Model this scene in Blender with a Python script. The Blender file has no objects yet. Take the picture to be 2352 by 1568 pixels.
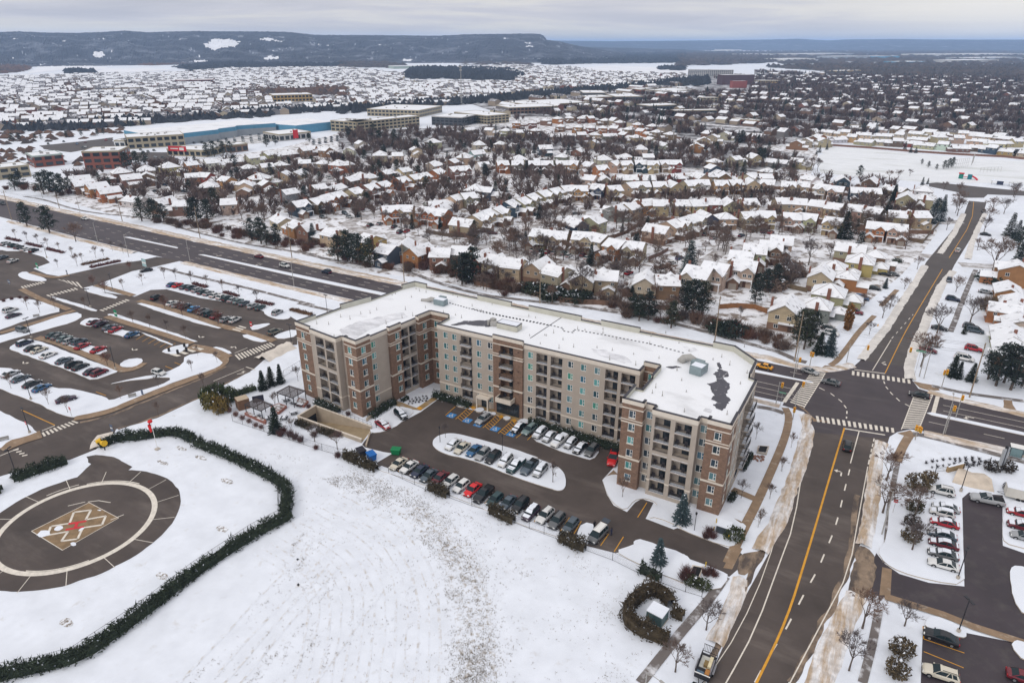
import bpy, bmesh, math, random
import numpy as np
from mathutils import Vector, Matrix, noise, geometry
scene = bpy.context.scene
COL = scene.collection
R = math.radians
rnd = random.Random(7)
# ------------------------------------------------------------------ camera
# The map is laid out in the building's own axes: s runs along its front (to the
# right), t runs away from the camera.  FR gives picture-survey frames (origin and
# scale); G() turns a surveyed picture point into a place on a level plane.
F_, H_, YH_ = 1560., 82., 100.
PITCH = math.atan((784 - YH_) / F_)
SP, CP = math.sin(PITCH), math.cos(PITCH)
AX = R(-29.7); CA, SA = math.cos(AX), math.sin(AX)
OX, OY = 2.92, 141.3
FR = {'W0': (0, 1184, 2), 'W1': (888, 1184, 2), 'W2': (1776, 1184, 2), 'W3': (2664, 1184, 2),
  'U0': (0, 592, 2), 'U1': (888, 592, 2), 'U2': (1776, 592, 2), 'U3': (2664, 592, 2),
  'B0': (0, 1776, 2), 'B1': (888, 1776, 2), 'B2': (1776, 1776, 2), 'B3': (2664, 1776, 2),
  'L0': (0, 1690, 1.8023), 'L1': (1270, 1690, 1.8023), 'L3': (2540, 1690, 1.8023),
  'T0': (0, 0, 1.8023), 'T1': (1270, 0, 1.8023), 'T2': (2540, 0, 1.8023), 'D': (0, 0, .6125)}
def to_st(X, Y):
 x, y = X - OX, Y - OY
 return x * CA + y * SA, -x * SA + y * CA
CAM_S, CAM_T = to_st(0, 0)
def G(f, x, y, z=0.):
 x0, y0, k = FR[f]
 u = ((x0 + x / k) * .6125 - 1176) / F_
 v = ((y0 + y / k) * .6125 - 784) / F_
 d = max((SP + v * CP), 1e-4)
 q = (H_ - z) / d
 s, t = to_st(u * q, (CP - v * SP) * q)
 return Vector((s, t, z))
def pts(f, txt, z=0.):
 """'x,y x,y ...' surveyed in frame f -> list of Vectors"""
 out = []
 for w in txt.split():
  if ':' in w:
   f, w = w.split(':')
  x, y = w.split(',')
  out.append(G(f, float(x), float(y), z))
 return out
def D_of(p):
 """picture x (0..2352) of a place; used for ordering labels from the left"""
 dx, dy = p[0] - CAM_S, p[1] - CAM_T
 X, Y = dx * CA - dy * SA, dx * SA + dy * CA
 z = (p[2] if len(p) > 2 else 0) - H_
 fw = Y * CP - z * SP
 return 1176 + F_ * X / fw, 784 + F_ * (-(Y * SP + z * CP)) / fw, fw
cam_data = bpy.data.cameras.new('camera')
cam = bpy.data.objects.new('camera', cam_data); COL.objects.link(cam)
cam_data.sensor_width = 36; cam_data.lens = 36 * F_ / 2352
cam_data.clip_start = 1; cam_data.clip_end = 80000
cam.location = (CAM_S, CAM_T, H_)
cam.rotation_euler = (R(90) - PITCH, 0, -AX)
scene.camera = cam
# ------------------------------------------------------------------ world, sun, exposure
SUN_EL, SUN_AZ = R(38), R(250)      # azimuth measured counter-clockwise from +s
world = bpy.data.worlds.new('World'); scene.world = world
world.use_nodes = True
nt = world.node_tree; nt.nodes.clear()
def N(nt, typ, **kw):
 n = nt.nodes.new(typ)
 for k, v in kw.items():
  if k.startswith('i_'):
   n.inputs[k[2:].replace('_', ' ')].default_value = v
  else:
   setattr(n, k, v)
 return n
def mathn(nt, op, a, b=None, clamp=False):
 n = nt.nodes.new('ShaderNodeMath'); n.operation = op; n.use_clamp = clamp
 for i, q in enumerate((a, b)):
  if q is None: continue
  if isinstance(q, (int, float)): n.inputs[i].default_value = q
  else: nt.links.new(q, n.inputs[i])
 return n.outputs[0]
def mixc(nt, fac, a, b, mode='MIX'):
 n = nt.nodes.new('ShaderNodeMix'); n.data_type = 'RGBA'; n.blend_type = mode
 for i, q in ((0, fac), (6, a), (7, b)):
  if isinstance(q, (int, float)): n.inputs[i].default_value = q
  elif isinstance(q, (tuple, list)): n.inputs[i].default_value = tuple(q) + ((1,) if len(q) == 3 else ())
  else: nt.links.new(q, n.inputs[i])
 return n.outputs[2]
def ramp(nt, fac, stops):
 n = nt.nodes.new('ShaderNodeValToRGB')
 e = n.color_ramp.elements
 while len(e) < len(stops): e.new(.5)
 for el, (p, c) in zip(e, stops):
  el.position = p; el.color = tuple(c) + (1,) if isinstance(c, tuple) else (c, c, c, 1)
 nt.links.new(fac, n.inputs[0])
 return n.outputs[0]
sky = N(nt, 'ShaderNodeTexSky', sky_type='NISHITA', sun_disc=False, sun_elevation=SUN_EL,
  sun_rotation=R(90) - SUN_AZ, altitude=200, air_density=1., dust_density=3.)
tc = N(nt, 'ShaderNodeTexCoord')
sep = N(nt, 'ShaderNodeSeparateXYZ'); nt.links.new(tc.outputs['Generated'], sep.inputs[0])
mp = N(nt, 'ShaderNodeMapping'); nt.links.new(tc.outputs['Generated'], mp.inputs[0])
mp.inputs['Scale'].default_value = (3.0, 3.0, 42.)
nz = N(nt, 'ShaderNodeTexNoise', i_Scale=1.0, i_Detail=5., i_Roughness=.55, i_Distortion=.4)
nt.links.new(mp.outputs[0], nz.inputs['Vector'])
# overcast deck: lavender-grey with cream breaks, brighter overhead than at the rim
cl = ramp(nt, nz.outputs['Fac'], [(.34, (.58, .585, .65)), (.47, (.70, .69, .735)), (.56, (.82, .795, .775)), (.68, (.93, .89, .83))])
up = mathn(nt, 'MAXIMUM', sep.outputs['Z'], 0.)
gain = mathn(nt, 'MULTIPLY_ADD', up, .5); nt.nodes[-1].inputs[2].default_value = 1.0
low = ramp(nt, sep.outputs['Z'], [(.0, 1.), (.03, .0)])
cl2 = mixc(nt, mathn(nt, 'MULTIPLY', low, .45), cl, (.83, .82, .80))
dn = N(nt, 'ShaderNodeVectorMath', operation='DOT_PRODUCT'); nt.links.new(tc.outputs['Generated'], dn.inputs[0])
_u = (2130 - 1176) / F_; _a = (_u * CA + CP * SA, -_u * SA + CP * CA); _l = math.hypot(*_a); dn.inputs[1].default_value = (_a[0] / _l, _a[1] / _l, .02)
glow = mathn(nt, 'POWER', mathn(nt, 'MAXIMUM', dn.outputs['Value'], 0.), 90.)
cl2 = mixc(nt, mathn(nt, 'MULTIPLY', glow, .75), cl2, (1.0, .96, .90))
sc8 = N(nt, 'ShaderNodeVectorMath', operation='SCALE'); nt.links.new(cl2, sc8.inputs[0])
nt.links.new(mathn(nt, 'MULTIPLY', gain, 10.1), sc8.inputs['Scale'])
mixsky = mixc(nt, .92, sky.outputs[0], sc8.outputs[0])
bg = N(nt, 'ShaderNodeBackground', i_Strength=.1); nt.links.new(mixsky, bg.inputs[0])
wo = N(nt, 'ShaderNodeOutputWorld'); nt.links.new(bg.outputs[0], wo.inputs[0])
sun_d = bpy.data.lights.new('sun', 'SUN'); sun_d.energy = 1.0; sun_d.angle = R(22); sun_d.color = (1, .95, .88)
sun = bpy.data.objects.new('sun', sun_d); COL.objects.link(sun)
sun.rotation_euler = (R(90) - SUN_EL, 0, SUN_AZ + R(90))
sun.location = (0, 0, 300)
scene.view_settings.view_transform = 'Standard'; scene.view_settings.look = 'None'
scene.view_settings.gamma = 1; scene.view_settings.use_curve_mapping = False
scene.view_settings.exposure = -0.06
cy = scene.cycles
cy.max_bounces = 6; cy.diffuse_bounces = 3; cy.glossy_bounces = 2; cy.transmission_bounces = 2; cy.volume_bounces = 1
cy.transparent_max_bounces = 4; cy.caustics_reflective = False; cy.caustics_refractive = False
# ------------------------------------------------------------------ materials
MATS = {}
def mat(name, col, rough=.8, var=.12, scale=.5, col2=None, mix=None, objcol=False, bump=0., bscale=4., metal=0., spec=.3, seed=0.):
 """col: base colour; var: value noise; col2/mix=(scale, lo, hi, stretch): patches of a second colour"""
 if name in MATS: return MATS[name]
 m = bpy.data.materials.new(name); m.use_nodes = True
 nt = m.node_tree; b = nt.nodes['Principled BSDF']
 b.inputs['Roughness'].default_value = rough; b.inputs['Metallic'].default_value = metal
 b.inputs['Specular IOR Level'].default_value = spec
 geo = N(nt, 'ShaderNodeNewGeometry')
 c = tuple(col) + (1,)
 src = None
 if objcol:
  oi = N(nt, 'ShaderNodeObjectInfo'); src = oi.outputs['Color']
  if tuple(col) != (1, 1, 1): src = mixc(nt, 1., src, c, 'MULTIPLY')
 if col2 is not None:
  sc, lo, hi, st = mix
  mpn = N(nt, 'ShaderNodeMapping'); nt.links.new(geo.outputs['Position'], mpn.inputs[0])
  mpn.inputs['Scale'].default_value = st; mpn.inputs['Location'].default_value = (seed, seed, 0)
  nn = N(nt, 'ShaderNodeTexNoise', i_Scale=sc, i_Detail=6., i_Roughness=.65)
  nt.links.new(mpn.outputs[0], nn.inputs['Vector'])
  f = ramp(nt, nn.outputs['Fac'], [(lo, 0.), (hi, 1.)])
  src = mixc(nt, f, src if src is not None else c, tuple(col2) + (1,))
 if var:
  nn = N(nt, 'ShaderNodeTexNoise', i_Scale=scale, i_Detail=5., i_Roughness=.6)
  nt.links.new(geo.outputs['Position'], nn.inputs['Vector'])
  f = ramp(nt, nn.outputs['Fac'], [(.3, 1 - var), (.7, 1 + var)])
  src = mixc(nt, 1., src if src is not None else c, f, 'MULTIPLY')
 if src is not None: nt.links.new(src, b.inputs['Base Color'])
 else: b.inputs['Base Color'].default_value = c
 if bump:
  bn = N(nt, 'ShaderNodeTexNoise', i_Scale=bscale, i_Detail=4.); nt.links.new(geo.outputs['Position'], bn.inputs['Vector'])
  bb = N(nt, 'ShaderNodeBump', i_Strength=bump, i_Distance=.3); nt.links.new(bn.outputs['Fac'], bb.inputs['Height'])
  nt.links.new(bb.outputs[0], b.inputs['Normal'])
 MATS[name] = m
 return m
SNOW = mat('snow', (.75, .785, .845), .7, .05, .12, bump=.25, bscale=.6)
SNOWGRASS = mat('snow_over_grass', (.74, .775, .835), .75, .07, .25, col2=(.45, .41, .35), mix=(.4, .60, .92, (1, 1, 1)), bump=.1, bscale=.8)
SNOWYARD = mat('snow_yard', (.78, .79, .82), .75, .06, .3, col2=(.20, .16, .13), mix=(.2, .49, .60, (1, 1, 1)), bump=.2, bscale=.8)
ROOFSNOW = mat('roof_snow', (.80, .815, .845), .7, .06, .3, col2=(.16, .15, .155), mix=(.5, .57, .72, (1, 1, 1)))
FLATSNOW = mat('flat_roof_snow', (.80, .815, .84), .7, .04, .1, col2=(.58, .585, .60), mix=(.09, .56, .70, (.5, 1, 1)))
ASPH = mat('asphalt', (.080, .064, .056), .7, .28, .09, col2=(.15, .125, .11), mix=(.16, .52, .78, (.25, 1, 1)), spec=.25)
ASPHD = mat('dark_asphalt', (.058, .046, .050), .6, .2, .12, col2=(.095, .08, .078), mix=(.2, .55, .75, (.2, 1.2, 1)), spec=.3)
ASPHG = mat('grey_asphalt', (.085, .073, .068), .75, .15, .12, col2=(.16, .145, .135), mix=(.3, .6, .8, (.2, 1, 1)))
WALK = mat('tan_paving', (.26, .18, .115), .85, .2, .4, col2=(.42, .36, .29), mix=(.6, .55, .75, (1, 1, 1)))
CONC = mat('concrete', (.46, .41, .35), .85, .12, .5)
KERB = mat('kerb_stone', (.50, .44, .37), .85, .12, .8)
DIRTY = mat('dirty_snow', (.44, .335, .235), .9, .22, .9, col2=(.74, .735, .74), mix=(.7, .40, .60, (1, .14, 1)), bump=.7, bscale=.9)
DIRTYS = mat('dirty_snow_lane', (.44, .335, .235), .9, .22, .9, col2=(.74, .735, .74), mix=(.6, .42, .64, (.14, 1, 1)), bump=.7, bscale=.9)
WHITEL = mat('white_paint', (.68, .63, .55), .7, .15, 1.2)
YELL = mat('yellow_paint', (.62, .30, .03), .7, .15, 1.)
BLUEL = mat('blue_paint', (.05, .22, .50), .7, .1, 1.)
REDP = mat('red_paint', (.55, .03, .04), .7, .12, 1.)
DARK = mat('dark_metal', (.03, .03, .035), .5, 0)
BLACK = mat('black_rubber', (.015, .015, .016), .85, 0)
GREYM = mat('galvanised_metal', (.36, .35, .33), .5, .08, 2.)
WOODP = mat('pole_wood', (.27, .21, .15), .85, .15, 2.)
GLASS = mat('window_glass', (.02, .028, .035), .12, 0, spec=.6)
PANE = mat('reflection_tinted_pane', (1, 1, 1), .12, 0, objcol=True, spec=.6)
FRAMEW = mat('white_frame', (.76, .75, .72), .5, 0)
BRICK = mat('brown_brick', (.180, .115, .082), .85, .12, 1.5)
STUCCO = mat('taupe_stucco', (.40, .345, .29), .85, .06, .6)
BAND = mat('cream_band', (.66, .59, .50), .8, .06, 1.)
COPING = mat('dark_coping', (.045, .043, .052), .5, .05)
WALLC = mat('house_wall', (1, 1, 1), .85, .10, .8, objcol=True)
CARP = mat('car_paint', (1, 1, 1), .28, 0, objcol=True, spec=.5)
TRUNK = mat('bark', (.11, .085, .07), .9, .15, 3.)
TWIG = mat('twigs', (1, 1, 1), .9, .25, 2., objcol=True)
NEEDLE = mat('conifer_needles', (1, 1, 1), .85, .35, .8, objcol=True)
def add_brick(m, scale, mortar):
 nt = m.node_tree; b = nt.nodes['Principled BSDF']
 l = b.inputs['Base Color'].links[0].from_socket
 geo = N(nt, 'ShaderNodeNewGeometry'); sp = N(nt, 'ShaderNodeSeparateXYZ'); nt.links.new(geo.outputs['Position'], sp.inputs[0])
 cb = N(nt, 'ShaderNodeCombineXYZ'); nt.links.new(mathn(nt, 'ADD', sp.outputs[0], sp.outputs[1]), cb.inputs[0]); nt.links.new(sp.outputs[2], cb.inputs[1])
 br = N(nt, 'ShaderNodeTexBrick', i_Scale=scale); nt.links.new(cb.outputs[0], br.inputs['Vector'])
 br.inputs['Color1'].default_value = (.8, .8, .8, 1); br.inputs['Color2'].default_value = (1.25, 1.2, 1.15, 1); br.inputs['Mortar'].default_value = mortar
 nt.links.new(mixc(nt, 1., l, br.outputs['Color'], 'MULTIPLY'), b.inputs['Base Color'])
add_brick(BRICK, 1.1, (1.5, 1.5, 1.5, 1))
# ------------------------------------------------------------------ builders
class MB:
 def __init__(s): s.v = []; s.f = []; s.m = []
 def quad(s, a, b, c, d, m=0):
  n = len(s.v); s.v += [tuple(a), tuple(b), tuple(c), tuple(d)]; s.f.append((n, n + 1, n + 2, n + 3)); s.m.append(m)
 def tri(s, a, b, c, m=0):
  n = len(s.v); s.v += [tuple(a), tuple(b), tuple(c)]; s.f.append((n, n + 1, n + 2)); s.m.append(m)
 def box(s, x0, y0, z0, x1, y1, z1, m=0, top=None):
  n = len(s.v)
  s.v += [(x0, y0, z0), (x1, y0, z0), (x1, y1, z0), (x0, y1, z0), (x0, y0, z1), (x1, y0, z1), (x1, y1, z1), (x0, y1, z1)]
  for q, mm in (((0, 3, 2, 1), m), ((4, 5, 6, 7), m if top is None else top), ((0, 1, 5, 4), m), ((1, 2, 6, 5), m), ((2, 3, 7, 6), m), ((3, 0, 4, 7), m)):
   s.f.append(tuple(n + i for i in q)); s.m.append(mm)
 def obox(s, c, ang, lx, ly, z0, z1, m=0, top=None):
  """box centred at c, turned by ang"""
  n = len(s.v); ca, sa = math.cos(ang), math.sin(ang)
  for z in (z0, z1):
   for a, b in ((-1, -1), (1, -1), (1, 1), (-1, 1)):
    x, y = a * lx / 2, b * ly / 2
    s.v.append((c[0] + x * ca - y * sa, c[1] + x * sa + y * ca, z))
  for q, mm in (((0, 3, 2, 1), m), ((4, 5, 6, 7), m if top is None else top), ((0, 1, 5, 4), m), ((1, 2, 6, 5), m), ((2, 3, 7, 6), m), ((3, 0, 4, 7), m)):
   s.f.append(tuple(n + i for i in q)); s.m.append(mm)
 def prism(s, poly, z0, z1, m=0, top=None, bottom=False):
  n = len(s.v); k = len(poly)
  area = sum(poly[i][0] * poly[(i + 1) % k][1] - poly[(i + 1) % k][0] * poly[i][1] for i in range(k))
  if area < 0: poly = poly[::-1]
  s.v += [(p[0], p[1], z0) for p in poly] + [(p[0], p[1], z1) for p in poly]
  for i in range(k):
   j = (i + 1) % k
   s.f.append((n + i, n + j, n + k + j, n + k + i)); s.m.append(m)
  for tr in geometry.tessellate_polygon([[Vector((p[0], p[1], 0)) for p in poly]]):
   a = tr
   if (poly[a[1]][0] - poly[a[0]][0]) * (poly[a[2]][1] - poly[a[0]][1]) - (poly[a[2]][0] - poly[a[0]][0]) * (poly[a[1]][1] - poly[a[0]][1]) < 0: a = a[::-1]
   s.f.append(tuple(n + k + i for i in a)); s.m.append(m if top is None else top)
 def flat(s, poly, z, m=0):
  n = len(s.v); s.v += [(p[0], p[1], z) for p in poly]
  for a in geometry.tessellate_polygon([[Vector((p[0], p[1], 0)) for p in poly]]):
   if (poly[a[1]][0] - poly[a[0]][0]) * (poly[a[2]][1] - poly[a[0]][1]) - (poly[a[2]][0] - poly[a[0]][0]) * (poly[a[1]][1] - poly[a[0]][1]) < 0: a = a[::-1]
   s.f.append(tuple(n + i for i in a)); s.m.append(m)
 def tube(s, pl, rr, m=0, k=5, cap=True):
  """pl: points, rr: radii"""
  if isinstance(rr, (int, float)): rr = [rr] * len(pl)
  pl = [Vector(p) for p in pl]
  rings = []
  for i, p in enumerate(pl):
   d = (pl[min(i + 1, len(pl) - 1)] - pl[max(i - 1, 0)]).normalized()
   a = d.cross(Vector((0, 0, 1))) if abs(d.z) < .95 else d.cross(Vector((1, 0, 0)))
   a.normalize(); b = d.cross(a)
   n = len(s.v); rings.append(n)
   for j in range(k):
    an = 2 * math.pi * j / k
    s.v.append(tuple(p + (a * math.cos(an) + b * math.sin(an)) * rr[i]))
  for q in range(len(pl) - 1):
   for j in range(k):
    jj = (j + 1) % k
    s.f.append((rings[q] + j, rings[q] + jj, rings[q + 1] + jj, rings[q + 1] + j)); s.m.append(m)
  if cap and k > 3:
   s.f.append(tuple(rings[-1] + j for j in range(k))); s.m.append(m)
   s.f.append(tuple(rings[0] + j for j in reversed(range(k)))); s.m.append(m)
 def strip(s, pl, w, z, m=0):
  """flat ribbon along a polyline"""
  L, Rr = offset(pl, w / 2), offset(pl, -w / 2)
  for i in range(len(pl) - 1):
   s.quad((Rr[i][0], Rr[i][1], z), (Rr[i + 1][0], Rr[i + 1][1], z), (L[i + 1][0], L[i + 1][1], z), (L[i][0], L[i][1], z), m)
 def build(s, name, mats, parent=None, smooth=False, loc=None):
  me = bpy.data.meshes.new(name)
  me.from_pydata(s.v, [], s.f)
  for mm in (mats if isinstance(mats, (list, tuple)) else [mats]): me.materials.append(mm)
  me.polygons.foreach_set('material_index', s.m)
  if smooth: me.polygons.foreach_set('use_smooth', [True] * len(s.f))
  me.update()
  o = bpy.data.objects.new(name, me); COL.objects.link(o)
  if parent is not None: o.parent = parent
  if loc is not None: o.location = loc
  return o
def offset(pl, d):
 out = []
 for i, p in enumerate(pl):
  a, b = pl[max(i - 1, 0)], pl[min(i + 1, len(pl) - 1)]
  dx, dy = b[0] - a[0], b[1] - a[1]; l = math.hypot(dx, dy) or 1
  out.append((p[0] - dy / l * d, p[1] + dx / l * d))
 return out
def smooth_line(pl, it=2, closed=False):
 for _ in range(it):
  q = []
  n = len(pl)
  rng = range(n if closed else n - 1)
  if not closed: q.append(pl[0])
  for i in rng:
   a, b = pl[i], pl[(i + 1) % n]
   q.append((a[0] * .75 + b[0] * .25, a[1] * .75 + b[1] * .25)); q.append((a[0] * .25 + b[0] * .75, a[1] * .25 + b[1] * .75))
  if not closed: q.append(pl[-1])
  pl = q
 return pl
def resample(pl, step, closed=False):
 out = []
 n = len(pl)
 for i in range(n if closed else n - 1):
  a, b = pl[i], pl[(i + 1) % n]
  k = max(1, int(math.dist(a[:2], b[:2]) / step))
  for j in range(k):
   out.append((a[0] + (b[0] - a[0]) * j / k, a[1] + (b[1] - a[1]) * j / k))
 if not closed: out.append((pl[-1][0], pl[-1][1]))
 return out
def jit(poly, amp, step=1.2, sc=.35):
 p = resample(poly, step, True)
 return [(x + noise.noise((x * sc, y * sc, 3.1)) * amp + noise.noise((x * sc * 3, y * sc * 3, 1.7)) * amp * .5,
    y + noise.noise((x * sc, y * sc, 9.4)) * amp + noise.noise((x * sc * 3, y * sc * 3, 5.2)) * amp * .5) for x, y in p]
def tag(o, label=None, cat=None, group=None, kind=None):
 if label: o['label'] = label
 if cat: o['category'] = cat
 if group: o['group'] = group
 if kind: o['kind'] = kind
 return o
def empty(name, loc, rz=0., label=None, cat=None, group=None):
 o = bpy.data.objects.new(name, None); COL.objects.link(o)
 o.location = (loc[0], loc[1], loc[2] if len(loc) > 2 else 0); o.rotation_euler = (0, 0, rz); o.empty_display_size = .3
 return tag(o, label, cat, group)
KIDS = {}
def link_copy(o, parent=None, color=None):
 """one linked copy of an object and its descendants, sharing mesh data"""
 c = o.copy(); COL.objects.link(c)
 c.parent = parent
 for ch in KIDS.get(o.name) or list(o.children):
  link_copy(ch, c)
 return c
def flat(name, poly, z, m, amp=0., sm=0, step=1.2, sc=.35):
 poly = [(p[0], p[1]) for p in poly]
 if sm: poly = smooth_line(poly, sm, True)
 if amp: poly = jit(poly, amp, step, sc)
 b = MB(); b.flat(poly, z); o = b.build(name, m)
 o['kind'] = 'structure'
 return o
def island(name, poly, h, m=SNOW, side=KERB, amp=0., sm=2, z0=0.):
 poly = [(p[0], p[1]) for p in poly]
 if sm: poly = smooth_line(poly, sm, True)
 if amp: poly = jit(poly, amp)
 b = MB(); b.prism(poly, z0, h, 1, 0); o = b.build(name, [m, side]); o['kind'] = 'structure'
 return o
def bank(name, pl, w, h, m=None, seed=0, step=1.5):
 """ploughed snowbank: a lumpy ridge along a polyline"""
 pl = resample([(p[0], p[1]) for p in pl], step)
 b = MB(); K = [-.5, -.3, -.08, .15, .34, .5]; Hh = [0, .55, 1, .8, .4, 0]
 rows = []
 for i, p in enumerate(pl):
  a, c = pl[max(i - 1, 0)], pl[min(i + 1, len(pl) - 1)]
  dx, dy = c[0] - a[0], c[1] - a[1]; l = math.hypot(dx, dy) or 1
  nx, ny = -dy / l, dx / l
  row = []
  ww = w * (1 + .22 * noise.noise((p[0] * .12, p[1] * .12, seed)) + .22 * noise.noise((p[0] * .5, p[1] * .5, seed)))
  for kk, hh in zip(K, Hh):
   z = .012 + hh * h * (.8 + .9 * noise.noise((p[0] * .45 + kk * 5, p[1] * .45, seed + 4.4)))
   row.append(len(b.v)); b.v.append((p[0] + nx * kk * ww, p[1] + ny * kk * ww, max(z, .012) if hh else .008))
  rows.append(row)
 for r0, r1 in zip(rows, rows[1:]):
  for j in range(5): b.f.append((r0[j], r1[j], r1[j + 1], r0[j + 1])); b.m.append(0)
 o = b.build(name, m or DIRTY, smooth=True); o['kind'] = 'structure'
 return o
# ================================================================== ground, roads, markings
b = MB()
ring = [0, 300, 600, 1200, 2500, 5000, 9000, 16000, 30000]
n = 48
RAMP = pts('W1', '462,778 597,697 1012,852 938,950')      # the garage ramp cut into the ground
for r in ring[1:]:
 for i in range(n):
  a = 2 * math.pi * i / n; b.v.append((20 + r * math.cos(a), 40 + r * math.sin(a), 0))
for k in range(1, len(ring) - 1):
 for i in range(n):
  j = (i + 1) % n
  b.f.append(((k - 1) * n + i, k * n + i, k * n + j, (k - 1) * n + j)); b.m.append(0)
o_ = len(b.v); b.v += [(c.x, c.y, 0) for c in RAMP]
for tr in geometry.tessellate_polygon([[Vector((v[0], v[1], 0)) for v in b.v[:n]], [Vector((c.x, c.y, 0)) for c in RAMP]]):
 q = [i if i < n else o_ + i - n for i in tr]
 (x0, y0, _), (x1, y1, _), (x2, y2, _) = (b.v[i] for i in q)
 if (x1 - x0) * (y2 - y0) - (x2 - x0) * (y1 - y0) < 0: q = q[::-1]
 b.f.append(tuple(q)); b.m.append(0)
tag(b.build('ground', SNOWGRASS), kind='structure')
# --- main road along t = 42..62, the cross street, the corners where they meet
ART_N = [(-900, 92), (-600, 79), (-384, 70.2), (-320, 67.6), (-222, 65.4), (-130, 62.8), (-86, 62.2), (41, 61), (200, 61), (700, 61)]
ART_S = [(-900, 66), (-600, 55), (-384, 48.5), (-320, 45.8), (-261, 43), (-200, 41.8), (-130, 42.2), (-92, 42.3), (45, 38.8), (83, 40.6), (102, 42), (300, 42), (700, 42)]
flat('main_road', ART_S + ART_N[::-1], .02, ASPHD)
XW_S = [(62.5, 45), (60, 32), (60.3, 15), (60.2, -2), (60, -19), (58.5, -33), (57.6, -51), (54, -75), (46, -110)]
XE_S = [(76, 45), (76.3, 34), (74.3, 7), (73.6, -10), (72.2, -21), (70, -33), (67.2, -47), (63, -75), (55, -110)]
flat('cross_street', XW_S + XE_S[::-1], .024, ASPH)
XW_N = [(65.3, 58), (66.3, 72), (69, 87), (72.4, 105), (77, 145), (82.2, 193), (92, 255), (98.3, 297), (102, 340)]
XE_N = [(78, 58), (78.9, 77), (81, 100), (83.6, 124), (86, 141), (92, 193), (101, 255), (105.8, 290), (110.5, 340)]
flat('cross_street', XW_N + XE_N[::-1], .024, ASPHG)
flat('junction', pts('W3', '540,670 700,720 752,785 745,870 1300,920 1345,905 1400,872 1500,850 1700,880 1750,610 1680,583 1560,545 1500,465 1478,385 1130,330 1060,392 960,410 850,420 690,397'), .028, ASPHD)
# cross street beyond: T with the park road
flat('park_road', pts('U3', '1640,190 1700,185 1990,215 2352,250 2900,300 2900,325 2352,285 2080,275 2050,300 1900,300 1860,260 1640,215'), .03, ASPHG)
# residential streets (centre lines, widths)
STREETS = [('U3', '1700,745 1500,720 1200,690 900,660 600,640 300,660 100,690', 6.5), ('U2', '1880,690 1700,800 1500,860 1350,890', 6.5),
   ('U2', '2700,650 2300,625 2050,600 1850,590', 6.5), ('U2', '1700,800 1880,690 1850,590 1700,600', 6),
   ('U1', '830,490 900,540 1100,580 1300,610 1600,650 1760,670', 7), ('U1', '830,490 960,440 1130,400 1300,345 1480,290 1700,240', 7),
   ('U1', '1760,670 1950,660 2130,570 2260,480 2400,420', 7), ('U2', '60,690 250,720 500,750 800,800 1000,830 1150,800', 6.5),
   ('U2', '480,420 700,330 900,330 1100,320 1400,290 1800,285 2300,300', 6.5), ('U0', '1000,220 1200,230 1400,260 1500,290', 7),
   ('U0', '1200,230 1280,160 1400,130', 6), ('U1', '300,190 700,150 1000,60 1250,30', 6), ('T2', '20,1040 150,1060 400,1075', 7), ('T1', '2080,970 2200,990 2343,1040', 7),
   ('U3', '1870,800 2000,810 2352,825', 7), ('U3', '1880,480 1800,480 1720,490', 6.5)]
flat('suburb_yards', pts('U0', '150,215 500,330 900,440 1300,510 1700,620 2352,745 U1:1000,860 1400,900 1900,1010 U2:400,1040 900,1140 1500,1240 1900,1330 W3:400,190 620,270 800,230 U3:900,1300 1180,1080 1430,880 1560,740 1700,560 1640,330 1600,240 900,200 T2:900,1180 950,1060 T2:930,880 0,800 T1:1650,770 1150,790 600,870 0,900 T0:1900,1000 1400,1080 900,1160 500,1180'), .005, SNOWYARD)
ZI = [.009]
def nz_():
 ZI[0] += .0011
 return ZI[0]
for f, p, w in STREETS:
 l = smooth_line([(q[0], q[1]) for q in pts(f, p)], 2)
 bb = MB(); bb.strip(l, w, nz_()); tag(bb.build('side_street', mat('slushy_street', (.30, .27, .25), .8, .15, .2, col2=(.68, .68, .70), mix=(.25, .42, .62, (1, 1, 1)))), kind='structure')
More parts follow.
